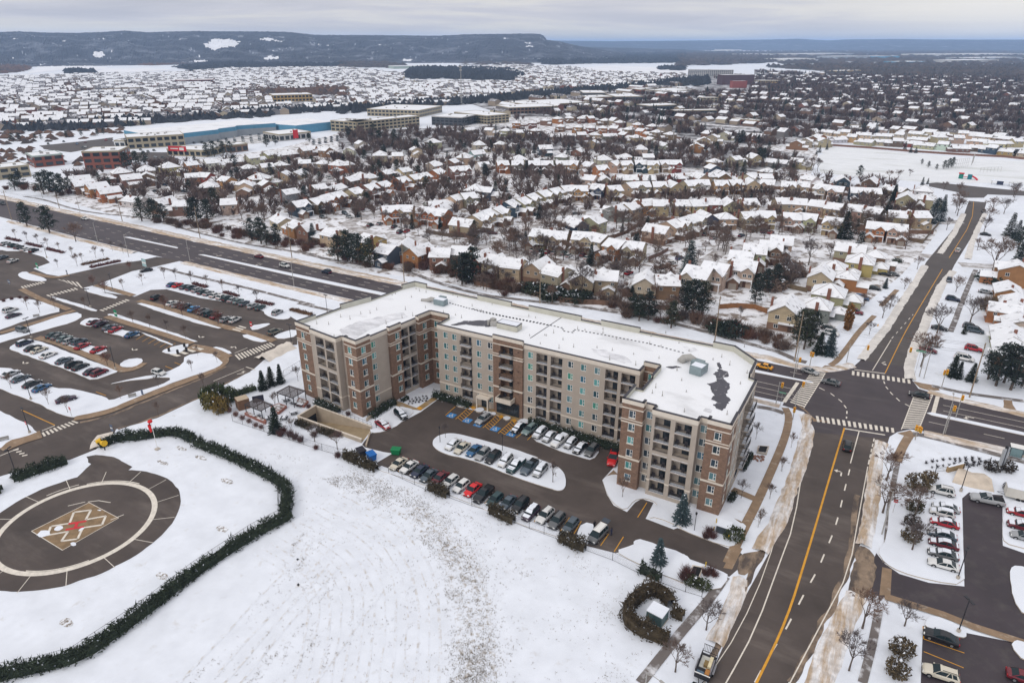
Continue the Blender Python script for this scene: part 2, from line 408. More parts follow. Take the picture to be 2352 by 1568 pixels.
# --- hospital grounds: lanes and parking lots, then snow islands over them
flat('hospital_lot', pts('U0', '1385,765 1180,812 990,850 740,947 625,975 720,1000 960,1032 1010,1040 1130,990 1250,985 1500,1050 1880,1110 2000,1160 2180,1190 2230,1220 2230,1400 W0:2110,225 2080,262 1980,330 1900,402 1530,600 1180,765 870,850 860,875 720,1000 520,1080 390,1090 20,1197 -250,1285 -250,470 U0:-250,1000 0,880 -250,830 -250,600 0,655 150,690 330,745 375,785 250,830 350,872 440,887 520,872 890,790 1040,772 1175,742'), .016, ASPH)
ISL = [0.]
def isl(f, p, h=.13, amp=.25, m=SNOW, sm=1, name='snow_island'):
 ISL[0] += .0023
 return island(name, pts(f, p), h + ISL[0], m, KERB, amp, sm)
for f, p in (('U0', '130,875 180,850 240,870 355,912 340,928 240,925 150,900'), ('U0', '-250,1120 0,1075 90,1050 230,1060 520,1135 210,1215 0,1292 -250,1380'),
    ('U0', '0,1335 200,1272 560,1152 630,1182 560,1232 300,1302 0,1388 -250,1460 -250,1400'), ('U0', '360,1047 410,1040 735,1142 715,1157 600,1122'),
    ('U0', '600,992 690,985 890,1042 860,1062'), ('U0', '800,1167 900,1180 1500,1377 1430,1385 960,1237 830,1197'),
    ('U0', '1010,1097 1090,1087 1690,1270 1620,1287'), ('W0', '1572,247 1640,230 1752,280 1700,292 1620,272'),
    ('W0', '1790,152 1900,135 2022,190 1940,202'), ('W0', '2040,150 2230,95 2230,155 2100,180'), ('U0', '1870,1262 2010,1240 2030,1250 1900,1302'),
    ('U0', '1960,1160 2040,1140 2190,1190 2150,1215 2050,1210'), ('U0', '-250,700 0,690 70,705 320,690 310,710 200,715 60,670 -250,640'),
    ('W0', '-250,640 0,712 312,862 180,912 60,942 0,1005 -250,1090'),
    ('W0', '-250,380 0,392 110,398 240,480 400,545 570,552 680,580 790,612 830,640 960,590 1060,560 1210,520 1300,470 1180,462 1080,480 940,492 790,522 1000,470 1240,432 1380,362 1380,300 1560,272 1680,345 1640,385 1490,440 1330,490 1200,545 1000,625 830,700 700,730 590,750 540,770 430,730 240,640 0,553 -250,430'),
    ('W0', '60,245 110,212 240,180 320,198 600,310 882,412 870,430 690,490 620,455 480,400 250,320 100,262'),
    ('W0', '340,152 400,128 560,180 690,230 830,258 720,302 560,240 420,192'), ('W0', '890,372 940,330 1060,318 1078,345 1010,387 940,387'),
    ('W0', '590,60 650,18 760,22 690,85 640,80'), ('W0', '760,118 800,78 940,112 1080,142 950,167 850,140'), ('W0', '1040,122 1110,140 1300,217 1285,228'),
    ('W0', '1200,268 1330,222 1440,212 1340,290 1260,290')):
 isl(f, p)
for f, p, w in (('W0', '275,165 420,195 600,270 840,368 900,415 1010,400 1075,355', 2.6), ('U0', '800,1190 960,1243 1250,1332 1440,1395', 2.4), ('U0', '1040,1072 1180,1105 1450,1190 1700,1275 1760,1280', 2.4),
    ('W0', '1560,250 1700,320 1640,392 1490,452 1000,640 830,712 700,748 560,768', 2.8), ('U0', '0,1316 200,1258 560,1145', 2.4), ('U0', '720,955 850,990 1000,1035', 2.4),
    ('U0', '1700,1275 1850,1305 2060,1375', 2.4), ('U0', '160,985 300,1060 520,1140', 2.2), ('W0', '0,1000 170,930 310,890', 4), ('U0', '230,860 400,905 520,880', 2.2), ('W0', '1420,235 1560,255 1700,320', 4)):
 bb = MB(); bb.strip(smooth_line([(q[0], q[1]) for q in pts(f, p)], 2), w, nz_()+.12); tag(bb.build('footpath', WALK), kind='structure')
for f, p, w, m in (('U1', '-1776,560', 1, WALK),): pass
# trails along the main road and the pavements by the cross street
TRAIL = mat('snowy_trail', (.16, .14, .13), .85, .15, .3, col2=(.62, .62, .64), mix=(.4, .50, .66, (1, 1, 1)))
for f, p, w, m in (('U0', '180,290 330,312 560,390 800,425 980,438 1200,470 1300,512 1600,592 1900,660 2352,722', 1.7, TRAIL),
     ('U1', '500,716 720,770 U1:1290,850 1500,938 1800,1020 2000,1050 U2:800,1115 1200,1180 1500,1240 1800,1320 W3:60,145 250,200 500,265 640,330 720,350', 2.2, TRAIL),
     ('U0', '1190,820 1500,900 1800,960 2352,1105', 1.6, TRAIL), ('U1', '460,1090 800,1165', 1.6, TRAIL),
     ('W3', '350,680 470,700 552,730', 1.6, TRAIL), ('W3', '1520,880 1700,920 2000,1000 2352,1095 2700,1190', 1.8, TRAIL), ('W3', '1660,525 1900,580 2352,640', 1.6, TRAIL),
     ('W3', '560,690 592,750 575,860 530,990 440,1200 340,1420 L3:450,520 340,760', 1.7, WALK), ('W3', '165,1300 340,1375', 1.7, WALK),
     ('W3', '1230,0 1120,110 1030,235 950,340 900,372', 1.6, WALK), ('U3', '1400,990 1280,1110', 1.6, WALK), ('W3', '1800,120 1850,0 U3:1850,1170 1960,900 1990,840', 1.6, TRAIL),
     ('L3', '325,850 220,1000 20,1230 -100,1380 -250,1568', 1.5, TRAIL), ('L3', '1500,20 1440,320 1420,560 1405,760', 1.0, TRAIL), ('L3', '1360,1080 1320,1300 1250,1568', 1.2, TRAIL),
     ('W3', '1490,900 1430,1000 1400,1090', 1.8, WALK)):
 bb = MB(); bb.strip(smooth_line([(q[0], q[1]) for q in pts(f, p)], 2), w, nz_()+.03); tag(bb.build('pavement', m), kind='structure')
for p in ('W3:700,690 750,740 770,790 900,800 780,770 640,660', 'W3:830,395 860,372 960,372 1000,395 900,415 840,412', 'W3:1520,490 1560,500 1700,525 1720,560 1640,560 1570,540', 'W3:1400,880 1500,858 1560,900 1500,915',
   'W3:2200,620 2250,620 2300,720 2200,700', 'W3:2100,700'):
 q = pts('W3', p)
 if len(q) > 2: flat('bare_verge', q, .034, WALK, .3)
for p, z in (('L3:1385,785 1450,800 1440,975 1365,975', .036), ('L3:390,640 440,660 370,800 310,790', .036)): flat('driveway_apron', pts('L3', p), z, WALK)
# --- the apartment house's parking lot and forecourt
flat('parking_lot', pts('W1', '940,965 985,905 1010,880 1180,835 1250,790 1380,720 1510,625 1640,650 1700,690 2000,760 2120,770 W2:300,790 380,800 700,890 960,990 1080,1000 1100,1080 965,1230 1000,1340 1050,1420 1150,1470 1210,1400 1260,1370 1350,1400 1290,1520 1500,1600 L3:0,520 200,600 340,655 430,690 480,740 350,850 250,790 0,700 L1:2343,700 2040,600 1990,640 1960,670 1870,690 1670,640 1300,420 770,200 500,180 330,120 270,100 W1:1050,1100 1170,1030 1100,1020 960,985'), .02, ASPH)
for p in ('W1:1465,970 1480,920 1560,880 1680,890 1900,950 2100,1010 2290,1075 W2:420,1055 500,1080 640,1135 690,1200 695,1290 640,1320 560,1295 420,1250 250,1190 60,1110 -110,1060 W1:1600,1050 1500,1010',):
 isl('W1', p, .14, .12, sm=2)
isl('W2', '970,1250 985,1210 1060,1190 1100,1210 1250,1290 1600,1390 1900,1480 W2:2000,1560 L3:440,490 470,520 400,640 330,655 0,525 L1:2343,530 2150,450 W2:1310,1520 1390,1430 1340,1385 1270,1370 1200,1385 1140,1465 1050,1415 1000,1340', .14, .12, sm=1)
isl('W1', '1000,860 1010,810 1040,790 1160,700 1210,675 1350,710 1250,785 1180,840 1100,870 1010,885', .1, .2)
isl('W2', '430,920 450,890 700,960 900,1010 950,1005 900,1085 800,1060 600,1000', .05, .25)
isl('L1', '280,100 340,120 500,190 640,230 900,330 1180,420 1500,560 1650,610 1660,640 1500,590 1180,480 900,360 600,240 400,170 260,130', .06, .2)
isl('L1', '1600,590 1650,480 1740,500 1700,590 1680,640 1620,620', .05, .25)
isl('L1', '1860,680 1990,640 1985,610 2050,600 2343,705 L3:110,760 300,810 350,850 280,960 0,880 L1:2343,900 2000,760', .12, .3)
for p in ('W1:1640,675 1700,655 1735,670 1720,690 1670,690', 'W1:1785,705 1830,690 1860,705 1840,728 1800,728', 'W1:1890,740 1925,725 1950,738 1930,755', 'W1:1990,770 2030,755 2060,772 2030,792'):
 isl('W1', p, .25, .1)
isl('W1', '1530,590 1640,580 1760,620 1800,640 1780,660 1680,650 1560,625', .35, .3)
FORE = mat('sanded_paving', (.36, .24, .10), .85, .25, .5, col2=(.30, .24, .18), mix=(.5, .45, .6, (1, 1, 1)))
flat('forecourt', pts('W1', '1170,625 1350,690 1500,590 1535,605 1380,710 1240,690 1160,660'), .05, FORE, .1)
flat('forecourt', pts('W1', '1690,655 1760,640 1900,640 2000,660 2140,730 2130,775 2090,800 1900,720 1760,690'), .06, FORE, .2)
flat('forecourt', pts('W2', '390,790 700,880 1000,980 1080,990 1080,1010 960,990 700,900'), .06, WALK)
for x, y, w in ((1500, 612, 34), (1372, 694, 26), (1772, 688, 24), (1918, 662, 26), (1985, 757, 22), (2082, 787, 22)):
 flat('kerb_ramp', pts('W1', '%d,%d %d,%d %d,%d %d,%d' % (x - w, y - 4, x, y - 14, x + w, y + 2, x, y + 14)), .075, YELL, .1)
flat('forecourt', pts('W2', '985,1215 1050,1160 1090,1200 1060,1225 1250,1300 1600,1390 1850,1480 2000,1540 L3:440,490 430,505 L3:300,470 W2:1550,1410 1200,1310'), .16, WALK)
# --- paint
mk = {0: MB(), 1: MB(), 2: MB(), 3: MB()}
def line(p, w, z=.036, c=0, sm=0):
 p = [(q[0], q[1]) for q in p]
 if sm: p = smooth_line(p, sm)
 mk[c].strip(p, w, z)
def dashes(p, w, on, off, z=.036, c=0):
 p = resample([(q[0], q[1]) for q in p], .5)
 k, per = 0, on + off
 while k * per / .5 < len(p) - 2:
  seg = p[int(k * per / .5):int((k * per + on) / .5) + 1]
  if len(seg) > 1: mk[c].strip(seg, w, z)
  k += 1
def zebra(f, txt, n, z=.038, duty=.52):
 A, B, C, Dd = pts(f, txt)
 for i in range(n):
  u0, u1 = i / n, (i + duty) / n
  a, d = A.lerp(Dd, u0), A.lerp(Dd, u1); bq, c = B.lerp(C, u0), B.lerp(C, u1)
  mk[0].quad((a.x, a.y, z), (d.x, d.y, z), (c.x, c.y, z), (bq.x, bq.y, z))
zebra('W3', '750,428 862,430 700,692 592,655', 18)
zebra('W3', '1525,610 1668,590 1560,850 1432,850', 18)
zebra('W3', '1062,413 1060,443 1520,512 1515,480', 12)
zebra('W3', '790,750 800,795 1400,880 1395,845', 15)
line(pts('W3', '862,430 700,692'), .2, .04); line(pts('W3', '1668,590 1560,860'), .2, .04); line(pts('W3', '1525,605 1432,852'), .2, .04)
line(pts('W3', '655,500 552,648'), .9); line(pts('W3', '1705,605 1672,728'), .9)
line(pts('W3', '1005,845 1310,893'), .45); line(pts('W3', '1080,404 1310,433'), .4)
dashes(pts('W3', '1300,490 1315,530 1360,585 1420,640 1500,682'), .3, 1.6, 1.4, .04)
dashes(pts('W3', '815,538 900,580 980,640 1025,700 1020,770'), .3, 1.6, 1.4, .04)
# cross street
line(pts('W3', '1005,840 900,1190 790,1568 L3:870,720 740,1140 535,1568 400,1830'), .35, .040, 1, 2)
line(pts('W3', '1310,430 1440,160 1530,0 U3:1740,835'), .22, .036, 1, 1)
line(pts('U3', '1790,750 1960,480 1975,330'), .22, .036, 1, 1)
line(pts('W3', '1115,865 1050,1105'), .22)
dashes(pts('W3', '1045,1150 1010,1290 960,1500 L3:1055,550 950,800 860,960 740,1190 600,1420 450,1700'), .25, 2.6, 3.4)
dashes(pts('W3', '1228,920 1180,1130'), .25, 1.6, 1.0); line(pts('W3', '1180,1130 1100,1568 L3:1180,700 1120,890 760,1568 600,1830'), .18)
line(pts('W3', '700,1090 625,1568 L3:690,760 530,1200 330,1568 200,1780'), .2, sm=1)
line(pts('W3', '555,1430 L3:720,380 600,800 420,1210 180,1568'), .14, sm=1)
line(pts('W3', '1355,180 1215,410'), .22); dashes(pts('W3', '1360,170 1520,-10'), .2, 2, 3)
# main road lanes
for a, bq, t in ((-300, -64, 45.2), (-300, -60, 48.2), (-290, -60, 56), (-290, -60, 59)):
 dashes([(a, t), (bq, t)], .16, 3, 6)
for t in (41.6, 44.5, 47.6): line([(38, t), (54, t)], .16)
line([(58, 42.5), (54, 42.5)], .1)
dashes([(42, 57.8), (54, 57.8)], .16, 3, 6)
for t in (53.8, 57): line([(87, t), (240, t)], .16)
dashes([(84, 46), (240, 46)], .16, 4, 7)
for p in ([(-240.5, 53.2), (-238, 54.9), (-203, 54.6), (-202, 53.4)], [(-186, 51.7), (-184, 53), (-120, 53), (-66, 53), (40, 54.4), (57, 54.3), (57.5, 53.6), (42, 52.6), (-66, 50.6), (-120, 50.3)],
   [(83.5, 50.4), (84.5, 51.3), (103, 51.2), (300, 51), (300, 49.6), (103, 49.6), (84.5, 49.7)]):
 island('road_median', p, .16, SNOW, KERB, 0, 0)
bank('snowbank', [(-900, 95), (-600, 81.5), (-384, 72.3), (-320, 70), (-222, 67.6), (-130, 65.2), (-86, 64.6), (41, 63.4)], 5.2, .45, m=DIRTYS, seed=1)
bank('snowbank', [(-320, 43.5), (-262, 41), (-212, 40.2)], 3.2, .35, m=DIRTYS, seed=2)
bank('snowbank', [(-182, 41.6), (-130, 40.4), (-92, 40.4), (30, 38)], 3.2, .35, m=DIRTYS, seed=3)
bank('snowbank', [(36, 37.2), (52, 36.6)], 2.2, .35, m=DIRTYS, seed=9)
bank('snowbank', pts('W3', '1600,880 1900,945 2352,1040 2900,1160'), 3.4, .4, m=DIRTYS, seed=4)
bank('snowbank', pts('W3', '1640,565 1780,610 2352,740 2900,870'), 3.0, .5, m=DIRTYS, seed=5)
bank('snowbank', pts('W3', '250,295 420,310 640,375 700,388 850,405 950,395 1060,370'), 3.2, .5, m=DIRTYS, seed=6)
bank('snowbank', pts('W3', '712,745 735,850 712,960 655,1160 580,1350 500,1568 L3:600,600 560,680'), 2.9, .55, seed=7)
bank('snowbank', pts('L3', '425,860 410,960 330,1150 250,1300'), 2.6, .5, seed=8)
bank('snowbank', pts('W3', '1285,945 1245,1080 1222,1300 1185,1568 L3:1255,640'), 2.7, .45, seed=10)
bank('snowbank', pts('L3', '1215,975 1130,1130 1050,1320 955,1568 820,1830'), 3.3, .5, seed=11)
SLUSH = mat('slush_stain', (.25, .185, .13), .8, .25, .6, col2=(.09, .07, .058), mix=(.5, .45, .6, (1, .35, 1)))
flat('slush', pts('L3', '1215,640 1290,660 1345,720 1320,980 1200,1010 1130,1010 1160,900 1190,780'), .05, SLUSH, .5, 1, .8, .6)
flat('slush', pts('L3', '420,690 520,690 600,640 640,600 560,740 500,800 440,850 400,830'), .05, SLUSH, .4, 1, .8, .6)
for f, p, w in (('L3', '660,480 600,640 540,760 440,960 330,1210 180,1500', .9), ('L3', '1225,300 1180,620 1120,880 1000,1130 870,1380 760,1568', 1.0), ('W3', '745,860 700,1060 620,1300 550,1568', 1.0), ('W3', '1290,960 1235,1140 1205,1340 1160,1568', .9), ('W0', '600,800 840,745 1000,680 1300,555 1520,470 1700,380', .8), ('W0', '880,850 1180,755 1520,600 1880,410', .7)):
 bb = MB(); l = resample([(q[0], q[1]) for q in pts(f, p)], 1.2); A_, B_ = offset(l, w / 2), offset(l, -w / 2)
 l = [(x + noise.noise((x * .3, y * .3, 1.)) * .5, y + noise.noise((x * .3, y * .3, 6.)) * .5) for x, y in l]
 bb.strip(l, w, .033); tag(bb.build('slush', SLUSH), kind='structure')
bank('snowbank', pts('W3', '1130,330 1230,200 1320,90 U3:1310,1290 1440,1080 1540,930 1610,810'), 2.6, .45, m=mat('greyish_snow', (.68, .65, .61), .85, .15, .4, bump=.9, bscale=.9), seed=12)
bank('snowbank', pts('U3', '1720,720 1830,560 1900,420'), 2.6, .4, m=MATS['greyish_snow'], seed=13)
bank('snowbank', pts('W3', '1500,480 1488,390 1520,270 1600,90 U3:1640,1160 1730,960 1820,850'), 2.8, .5, m=MATS['greyish_snow'], seed=14)
bank('snowbank', pts('U3', '1930,760 1960,640 2010,520 2060,420'), 2.4, .4, m=MATS['greyish_snow'], seed=15)
bank('snowbank', pts('W0', '1960,330 2080,270 2170,225'), 6, 1.3, m=mat('pale_dirty_snow', (.66, .60, .53), .85, .15, .4, bump=.9, bscale=.9), seed=16)
bank('snowbank', pts('W3', '1840,1190 1960,1230 2090,1250'), 7, .9, m=mat('sandy_snow', (.58, .50, .41), .9, .18, .5, bump=1., bscale=1.), seed=17)
bank('snowbank', pts('W0', '730,990 760,910 850,890'), 3, .5, m=MATS['pale_dirty_snow'], seed=18)
# parking bays of the apartment house
for i in range(4):
 pass
for f, p in (('W1', '1640,680 1565,745'), ('W1', '1745,682 1640,775'), ('W1', '1790,695 1690,790'), ('W1', '1860,735 1790,800'), ('W1', '1950,745 1845,840'), ('W1', '1990,760 1895,855'), ('W1', '2065,785 1960,880'), ('W1', '2100,800 2010,890'),
    ('W1', '2165,860 2095,915'), ('W1', '2220,890 2180,930'), ('L1', '1070,270 985,355'), ('L1', '1560,450 1500,540'), ('L1', '1640,475 1590,560'), ('L1', '1825,560 1770,640'), ('L1', '1925,580 1862,680'), ('W2', '1300,1400 1230,1510'),
    ('L1', '1345,440 1320,480'), ('L1', '1230,390 1180,470'), ('L1', '420,120 405,140')):
 line(pts(f, p), .16, .04, 1)
for a, bq in (('1745,682 1640,775', '1790,695 1690,790'), ('1950,745 1845,840', '1990,760 1895,855'), ('2065,785 1960,880', '2100,800 2010,890')):
 A, Bq = pts('W1', a), pts('W1', bq)
 for i in range(7):
  u = i / 7
  line([A[0].lerp(A[1], u), Bq[0].lerp(Bq[1], min(1, u + .14))], .14, .042, 1)
for x, y in ((1610, 747), (1730, 785), (1812, 815), (1938, 848), (2060, 887)):
 c = G('W1', x, y); e = 1.0
 mk[3].quad((c.x - e, c.y - e, .042), (c.x + e, c.y - e, .042), (c.x + e, c.y + e, .042), (c.x - e, c.y + e, .042))
 # wheelchair: head, back, seat, wheel
 q = lambda pl, w=.14: mk[0].strip([(c.x + u * .8, c.y + v * .8) for u, v in pl], w, .046)
 q([(-.15, .85), (.05, .85)], .22); q([(-.1, .7), (-.05, .1), (.35, .1), (.6, -.6), (.8, -.5)]); q([(-.05, .4), (.3, .4)])
 q([(-.3, .2), (-.55, -.15), (-.5, -.55), (-.15, -.8), (.25, -.7), (.42, -.4)])
# turn arrows
for f, x, y, ang in (('W3', 975, 1175, 90), ('W3', 1295, 355, 240), ('W0', 1000, 255, 330), ('W0', 1500, 160, 330), ('W0', 1760, 235, 150), ('W0', 1815, 430, 50), ('W0', 180, 355, 330), ('W3', 1930, 760, 180), ('U0', 1095, 700, 0), ('U0', 1640, 735, 0), ('U0', 1940, 800, 180), ('U0', 1830, 905, 0)):
 c = G(f, x, y); a = R(ang); ca, sa = math.cos(a), math.sin(a)
 T = lambda u, v: (c.x + u * ca - v * sa, c.y + u * sa + v * ca, .041)
 mk[0].quad(T(-1.3, -.35), T(.5, -.35), T(.5, -.05), T(-1.3, -.05)); mk[0].quad(T(.2, -.35), T(.5, -.35), T(.5, .6), T(.2, .6))
 mk[0].tri(T(-.25, .6), T(.95, .6), T(.35, 1.3))
# hospital zebras and bay lines
zebra('W0', '1760,298 1795,335 2075,222 2035,200', 13, .17); zebra('W0', '312,878 330,905 605,795 560,780', 9, .044)
zebra('U0', '155,965 175,980 350,935 320,925', 8, .044); zebra('U0', '345,1030 370,1040 600,985 575,972', 9, .044); zebra('U0', '745,1142 775,1150 985,1065 955,1055', 9, .044); zebra('U0', '430,910 470,925 640,985 600,935', 5, .044)
zebra('U0', '1740,1290 1800,1305 1860,1270 1810,1255', 3, .17); zebra('W0', '1270,292 1330,310 1560,245 1490,225', 4, .17)
line(pts('W0', '315,862 412,822'), .25); line(pts('W0', '160,705 412,820'), .22, .04, 1); line(pts('W0', '1760,280 1855,240'), .22); line(pts('W0', '1845,383 1915,405'), .3)
line(pts('W0', '1600,490 1830,395'), .2); line(pts('W0', '0,1050 140,992'), .25)
for x, y in ((980, 165), (1020, 180), (1065, 195), (1110, 210), (1155, 220), (1200, 235), (1240, 250)): line([G('W0', x, y), G('W0', x + 75, y - 45)], .14, .04, 1)
for x, y in ((720, 570), (1240, 378), (1310, 350)): line([G('W0', x, y), G('W0', x + 75, y + 28)], .16, .04, 1)
for x, y in ((385, 620), (430, 640), (300, 315), (370, 330)): mk[0].strip([G('W0', x, y)[:2], G('W0', x + 85, y - 45)[:2]], .3, .15)
for i in range(4): line([G('W0', 100 + i * 22, 1008 + i * 14), G('W0', 140 + i * 22, 1000 + i * 14)], .5, .04)
# right-hand plaza lot
flat('plaza_lot', pts('L3', '1325,730 1345,690 1400,760 1500,830 1700,890 1940,915 1935,740 1930,500 1925,320 1970,280 2200,300 2195,560 2200,640 2343,690 2600,760 2600,1420 2343,1310 2260,1290 1950,1180 1700,1090 1450,1000 1310,970'), .02, mat('plum_asphalt', (.046, .035, .040), .6, .2, .1, col2=(.068, .058, .056), mix=(.3, .5, .7, (1, 1, 1)), spec=.35))
flat('plaza_lot', pts('L3', '1660,1180 1960,1230 2260,1290 2600,1420 2600,1700 1640,1700 1650,1430'), .02, MATS['plum_asphalt'])
isl('L3', '1350,680 1420,600 1430,300 1560,260 1690,240 1720,330 1900,330 1925,520 1935,740 1940,912 1720,880 1500,820 1400,760', .12, .1)
isl('L3', '2195,560 2200,430 2230,350 2343,330 2700,400 2700,760 2343,660 2210,625', .12, .15)
isl('L3', '2240,830 2260,780 2343,785 2700,880 2700,1200 2343,1120 2270,1010', .13, .15)
isl('L3', '1670,1190 1680,1150 1720,1110 1900,1180 1955,1230 1955,1270 1890,1260 1760,1215', .13, .1)
isl('L3', '2250,1320 2280,1280 2343,1300 2700,1400 2700,1560 2343,1430', .13, .15)
bb = MB(); bb.strip([(q[0], q[1]) for q in pts('L3', '1400,985 1560,1035 1800,1110 2000,1190 2343,1300 2700,1420')], 1.5, .15); tag(bb.build('footpath', WALK), kind='structure')
for p in ('1665,1270 1940,1365', '1665,1355 1935,1465', '1660,1185 1665,1270'): line(pts('L3', p), .14, .04, 1)
for p in ('1710,510 1880,560',): mk[0].strip([(q[0], q[1]) for q in pts('L3', p)], .1, .13)
# --- helipad
cx, cyy = -53.5, -75.5
flat('helipad', [(cx + 17.25 * math.cos(i * math.pi / 48), cyy + .3 + 17.25 * math.sin(i * math.pi / 48)) for i in range(96)] , .03, ASPH, .25)
flat('helipad_access', pts('W0', '640,1060 720,1042 800,1045 880,1075 990,1130 940,1180 560,1230 640,1150 690,1110'), .026, ASPH, .5)
line([(cx + 12.97 * math.cos(i * math.pi / 48), cyy + 12.97 * math.sin(i * math.pi / 48)) for i in range(97)], 1.0, .045)
bb = MB(); bb.flat([(-58.9, -80.8), (-58.1, -70.6), (-48.6, -70.6), (-48.7, -80.9)], .042); tag(bb.build('helipad_square', mat('ochre_paint', (.23, .155, .085), .8, .3, .6)), kind='structure')
line([(-58.9, -80.8), (-58.1, -70.6), (-48.6, -70.6), (-48.7, -80.9), (-58.9, -80.8)], .16, .05)
X = [(-55.06, -76.08), (-57.65, -73.78), (-55.48, -71.78), (-53.48, -73.95), (-51.28, -71.43), (-49.36, -73.33), (-51.63, -75.59), (-49.37, -77.85), (-51.31, -79.64), (-52.95, -77.54), (-55.18, -80.0), (-57.17, -78.27)]
for a, bq in zip(X, X[1:] + X[:1]): mk[0].strip([a, bq], .42, .054)
# red H in the middle of the cross
H = lambda u, v: (-53.4 + u * .72 + v * .70, -75.8 - u * .70 + v * .72)
for p in ([(-.85, -1.5), (-.85, 1.5)], [(.85, -1.5), (.85, 1.5)], [(-.85, 0), (.85, 0)]): mk[2].strip([H(*q) for q in p], .55, .058 if len(p) and p[0][1] else .062)
for p, r, st in (((-56.2, -80.1), .9, 1.4), ((-55.3, -77.9), .7, 1.2), ((-51.4, -76.0), .5, .8), ((-48.6, -79), .35, 2), ((-54, -71), .18, 2.0)):
 flat('snow_patch', [(p[0] + r * math.cos(k * .45) * st, p[1] + r * math.sin(k * .45)) for k in range(14)], .066, SNOW, .3, 0, .5, 1.2)
for k in range(15):
 a = k * 2 * math.pi / 15 + .2
 line([(cx + 13.2 * math.cos(a), cyy + 13.2 * math.sin(a)), (cx + (17.3) * math.cos(a + .02), cyy + 17.3 * math.sin(a + .02))], .12, .05)
for i, (a0, a1, rr) in enumerate(((1.7, 2.5, 13.7), (5.1, 5.9, 12.3), (2.6, 3.0, 14.2))):
 line([(cx + rr * math.cos(a0 + (a1 - a0) * k / 12), cyy + rr * math.sin(a0 + (a1 - a0) * k / 12)) for k in range(13)], .22, .052)
for f, p in (('W0', '510,1425 640,1395'), ('W0', '660,1395 740,1385 830,1400'), ('W0', '830,1530 930,1490'),): line(pts(f, p), .18, .052)
for k, nm, m in ((0, 'white_road_markings', WHITEL), (1, 'yellow_road_markings', YELL), (2, 'helipad_letter', REDP), (3, 'accessible_bay_squares', BLUEL)):
 tag(mk[k].build(nm, m), kind='structure')
# worn snow patches showing turf inside the helipad fence
for x, y in ((1360, 995), (1505, 1062), (1220, 1100), (1705, 1240), ):
 c = G('W0', x, y); flat('bare_turf', [(c.x + 1.5 * math.cos(k * .6) * 1.2, c.y + .55 * math.sin(k * .6)) for k in range(11)], .02, mat('bare_turf', (.26, .22, .18), .9, .3, 1., col2=(.72, .74, .78), mix=(2., .42, .55, (1, 1, 1))), .25, 0, .4, 1.5)
for x, y in ((1500, 527), (1095, 845), (450, 1160)):
 c = G('L0', x, y); flat('bare_turf', [(c.x + 1.3 * math.cos(k * .6), c.y + .7 * math.sin(k * .6)) for k in range(11)], .02, MATS['bare_turf'], .25, 0, .4, 1.5)
# ================================================================== apartment house
FZ = [1.12 + 2.88 * k for k in range(6)]            # floor levels
WZ = [2.55 + 2.875 * k for k in range(6)]           # window centres
apt = empty('apartment_building', (0, 0, 0), 0, 'large six storey apartment block of brown brick and taupe walls around a parking court', 'apartment building')
LO = Vector((-34.1, -18.7)); E1 = Vector((math.cos(R(8)), -math.sin(R(8)))); E2 = Vector((math.sin(R(8)), math.cos(R(8))))
LW = lambda a, c: tuple(LO + E1 * a + E2 * c)
brickb, stuc, cop = MB(), MB(), MB()
band = stuc
WALLS = []
WIN, BAL = [], []     # (pos, angle, kind)
def facade(mb, p0, p1, z0, z1, ops=()):
 p0, p1 = Vector(p0[:2]), Vector(p1[:2]); L = (p1 - p0).length; d = (p1 - p0) / L; n = Vector((d.y, -d.x))
 us = sorted({0., L} | {o[0] for o in ops} | {o[1] for o in ops}); vs = sorted({z0, z1} | {o[2] for o in ops} | {o[3] for o in ops})
 P = lambda u, v, dep=0.: (p0.x + d.x * u - n.x * dep, p0.y + d.y * u - n.y * dep, v)
 for u0, u1 in zip(us, us[1:]):
  for v0, v1 in zip(vs, vs[1:]):
   if any(o[0] <= (u0 + u1) / 2 <= o[1] and o[2] <= (v0 + v1) / 2 <= o[3] for o in ops): continue
   mb.quad(P(u0, v0), P(u1, v0), P(u1, v1), P(u0, v1))
 for a, b_, c, e, dep in ops:
  mb.quad(P(a, c), P(a, c, dep), P(a, e, dep), P(a, e)); mb.quad(P(b_, c, dep), P(b_, c), P(b_, e), P(b_, e, dep))
  mb.quad(P(a, e), P(a, e, dep), P(b_, e, dep), P(b_, e)); mb.quad(P(a, c, dep), P(a, c), P(b_, c), P(b_, c, dep))
  mb.quad(P(a, c, dep), P(b_, c, dep), P(b_, e, dep), P(a, e, dep))
 return P, math.atan2(d.y, d.x)
def strip_band(mb, p0, p1, z0, z1, proud=.07, u0=0., u1=None, ext=0.):
 p0, p1 = Vector(p0[:2]), Vector(p1[:2]); L = (p1 - p0).length; d = (p1 - p0) / L; n = Vector((d.y, -d.x))
 u1 = L if u1 is None else u1
 c = p0 + d * ((u0 + u1) / 2) + n * (proud / 2 - .02)
 mb.obox(c, math.atan2(d.y, d.x), u1 - u0 + ext * 2, proud + .04, z0, z1, 1)
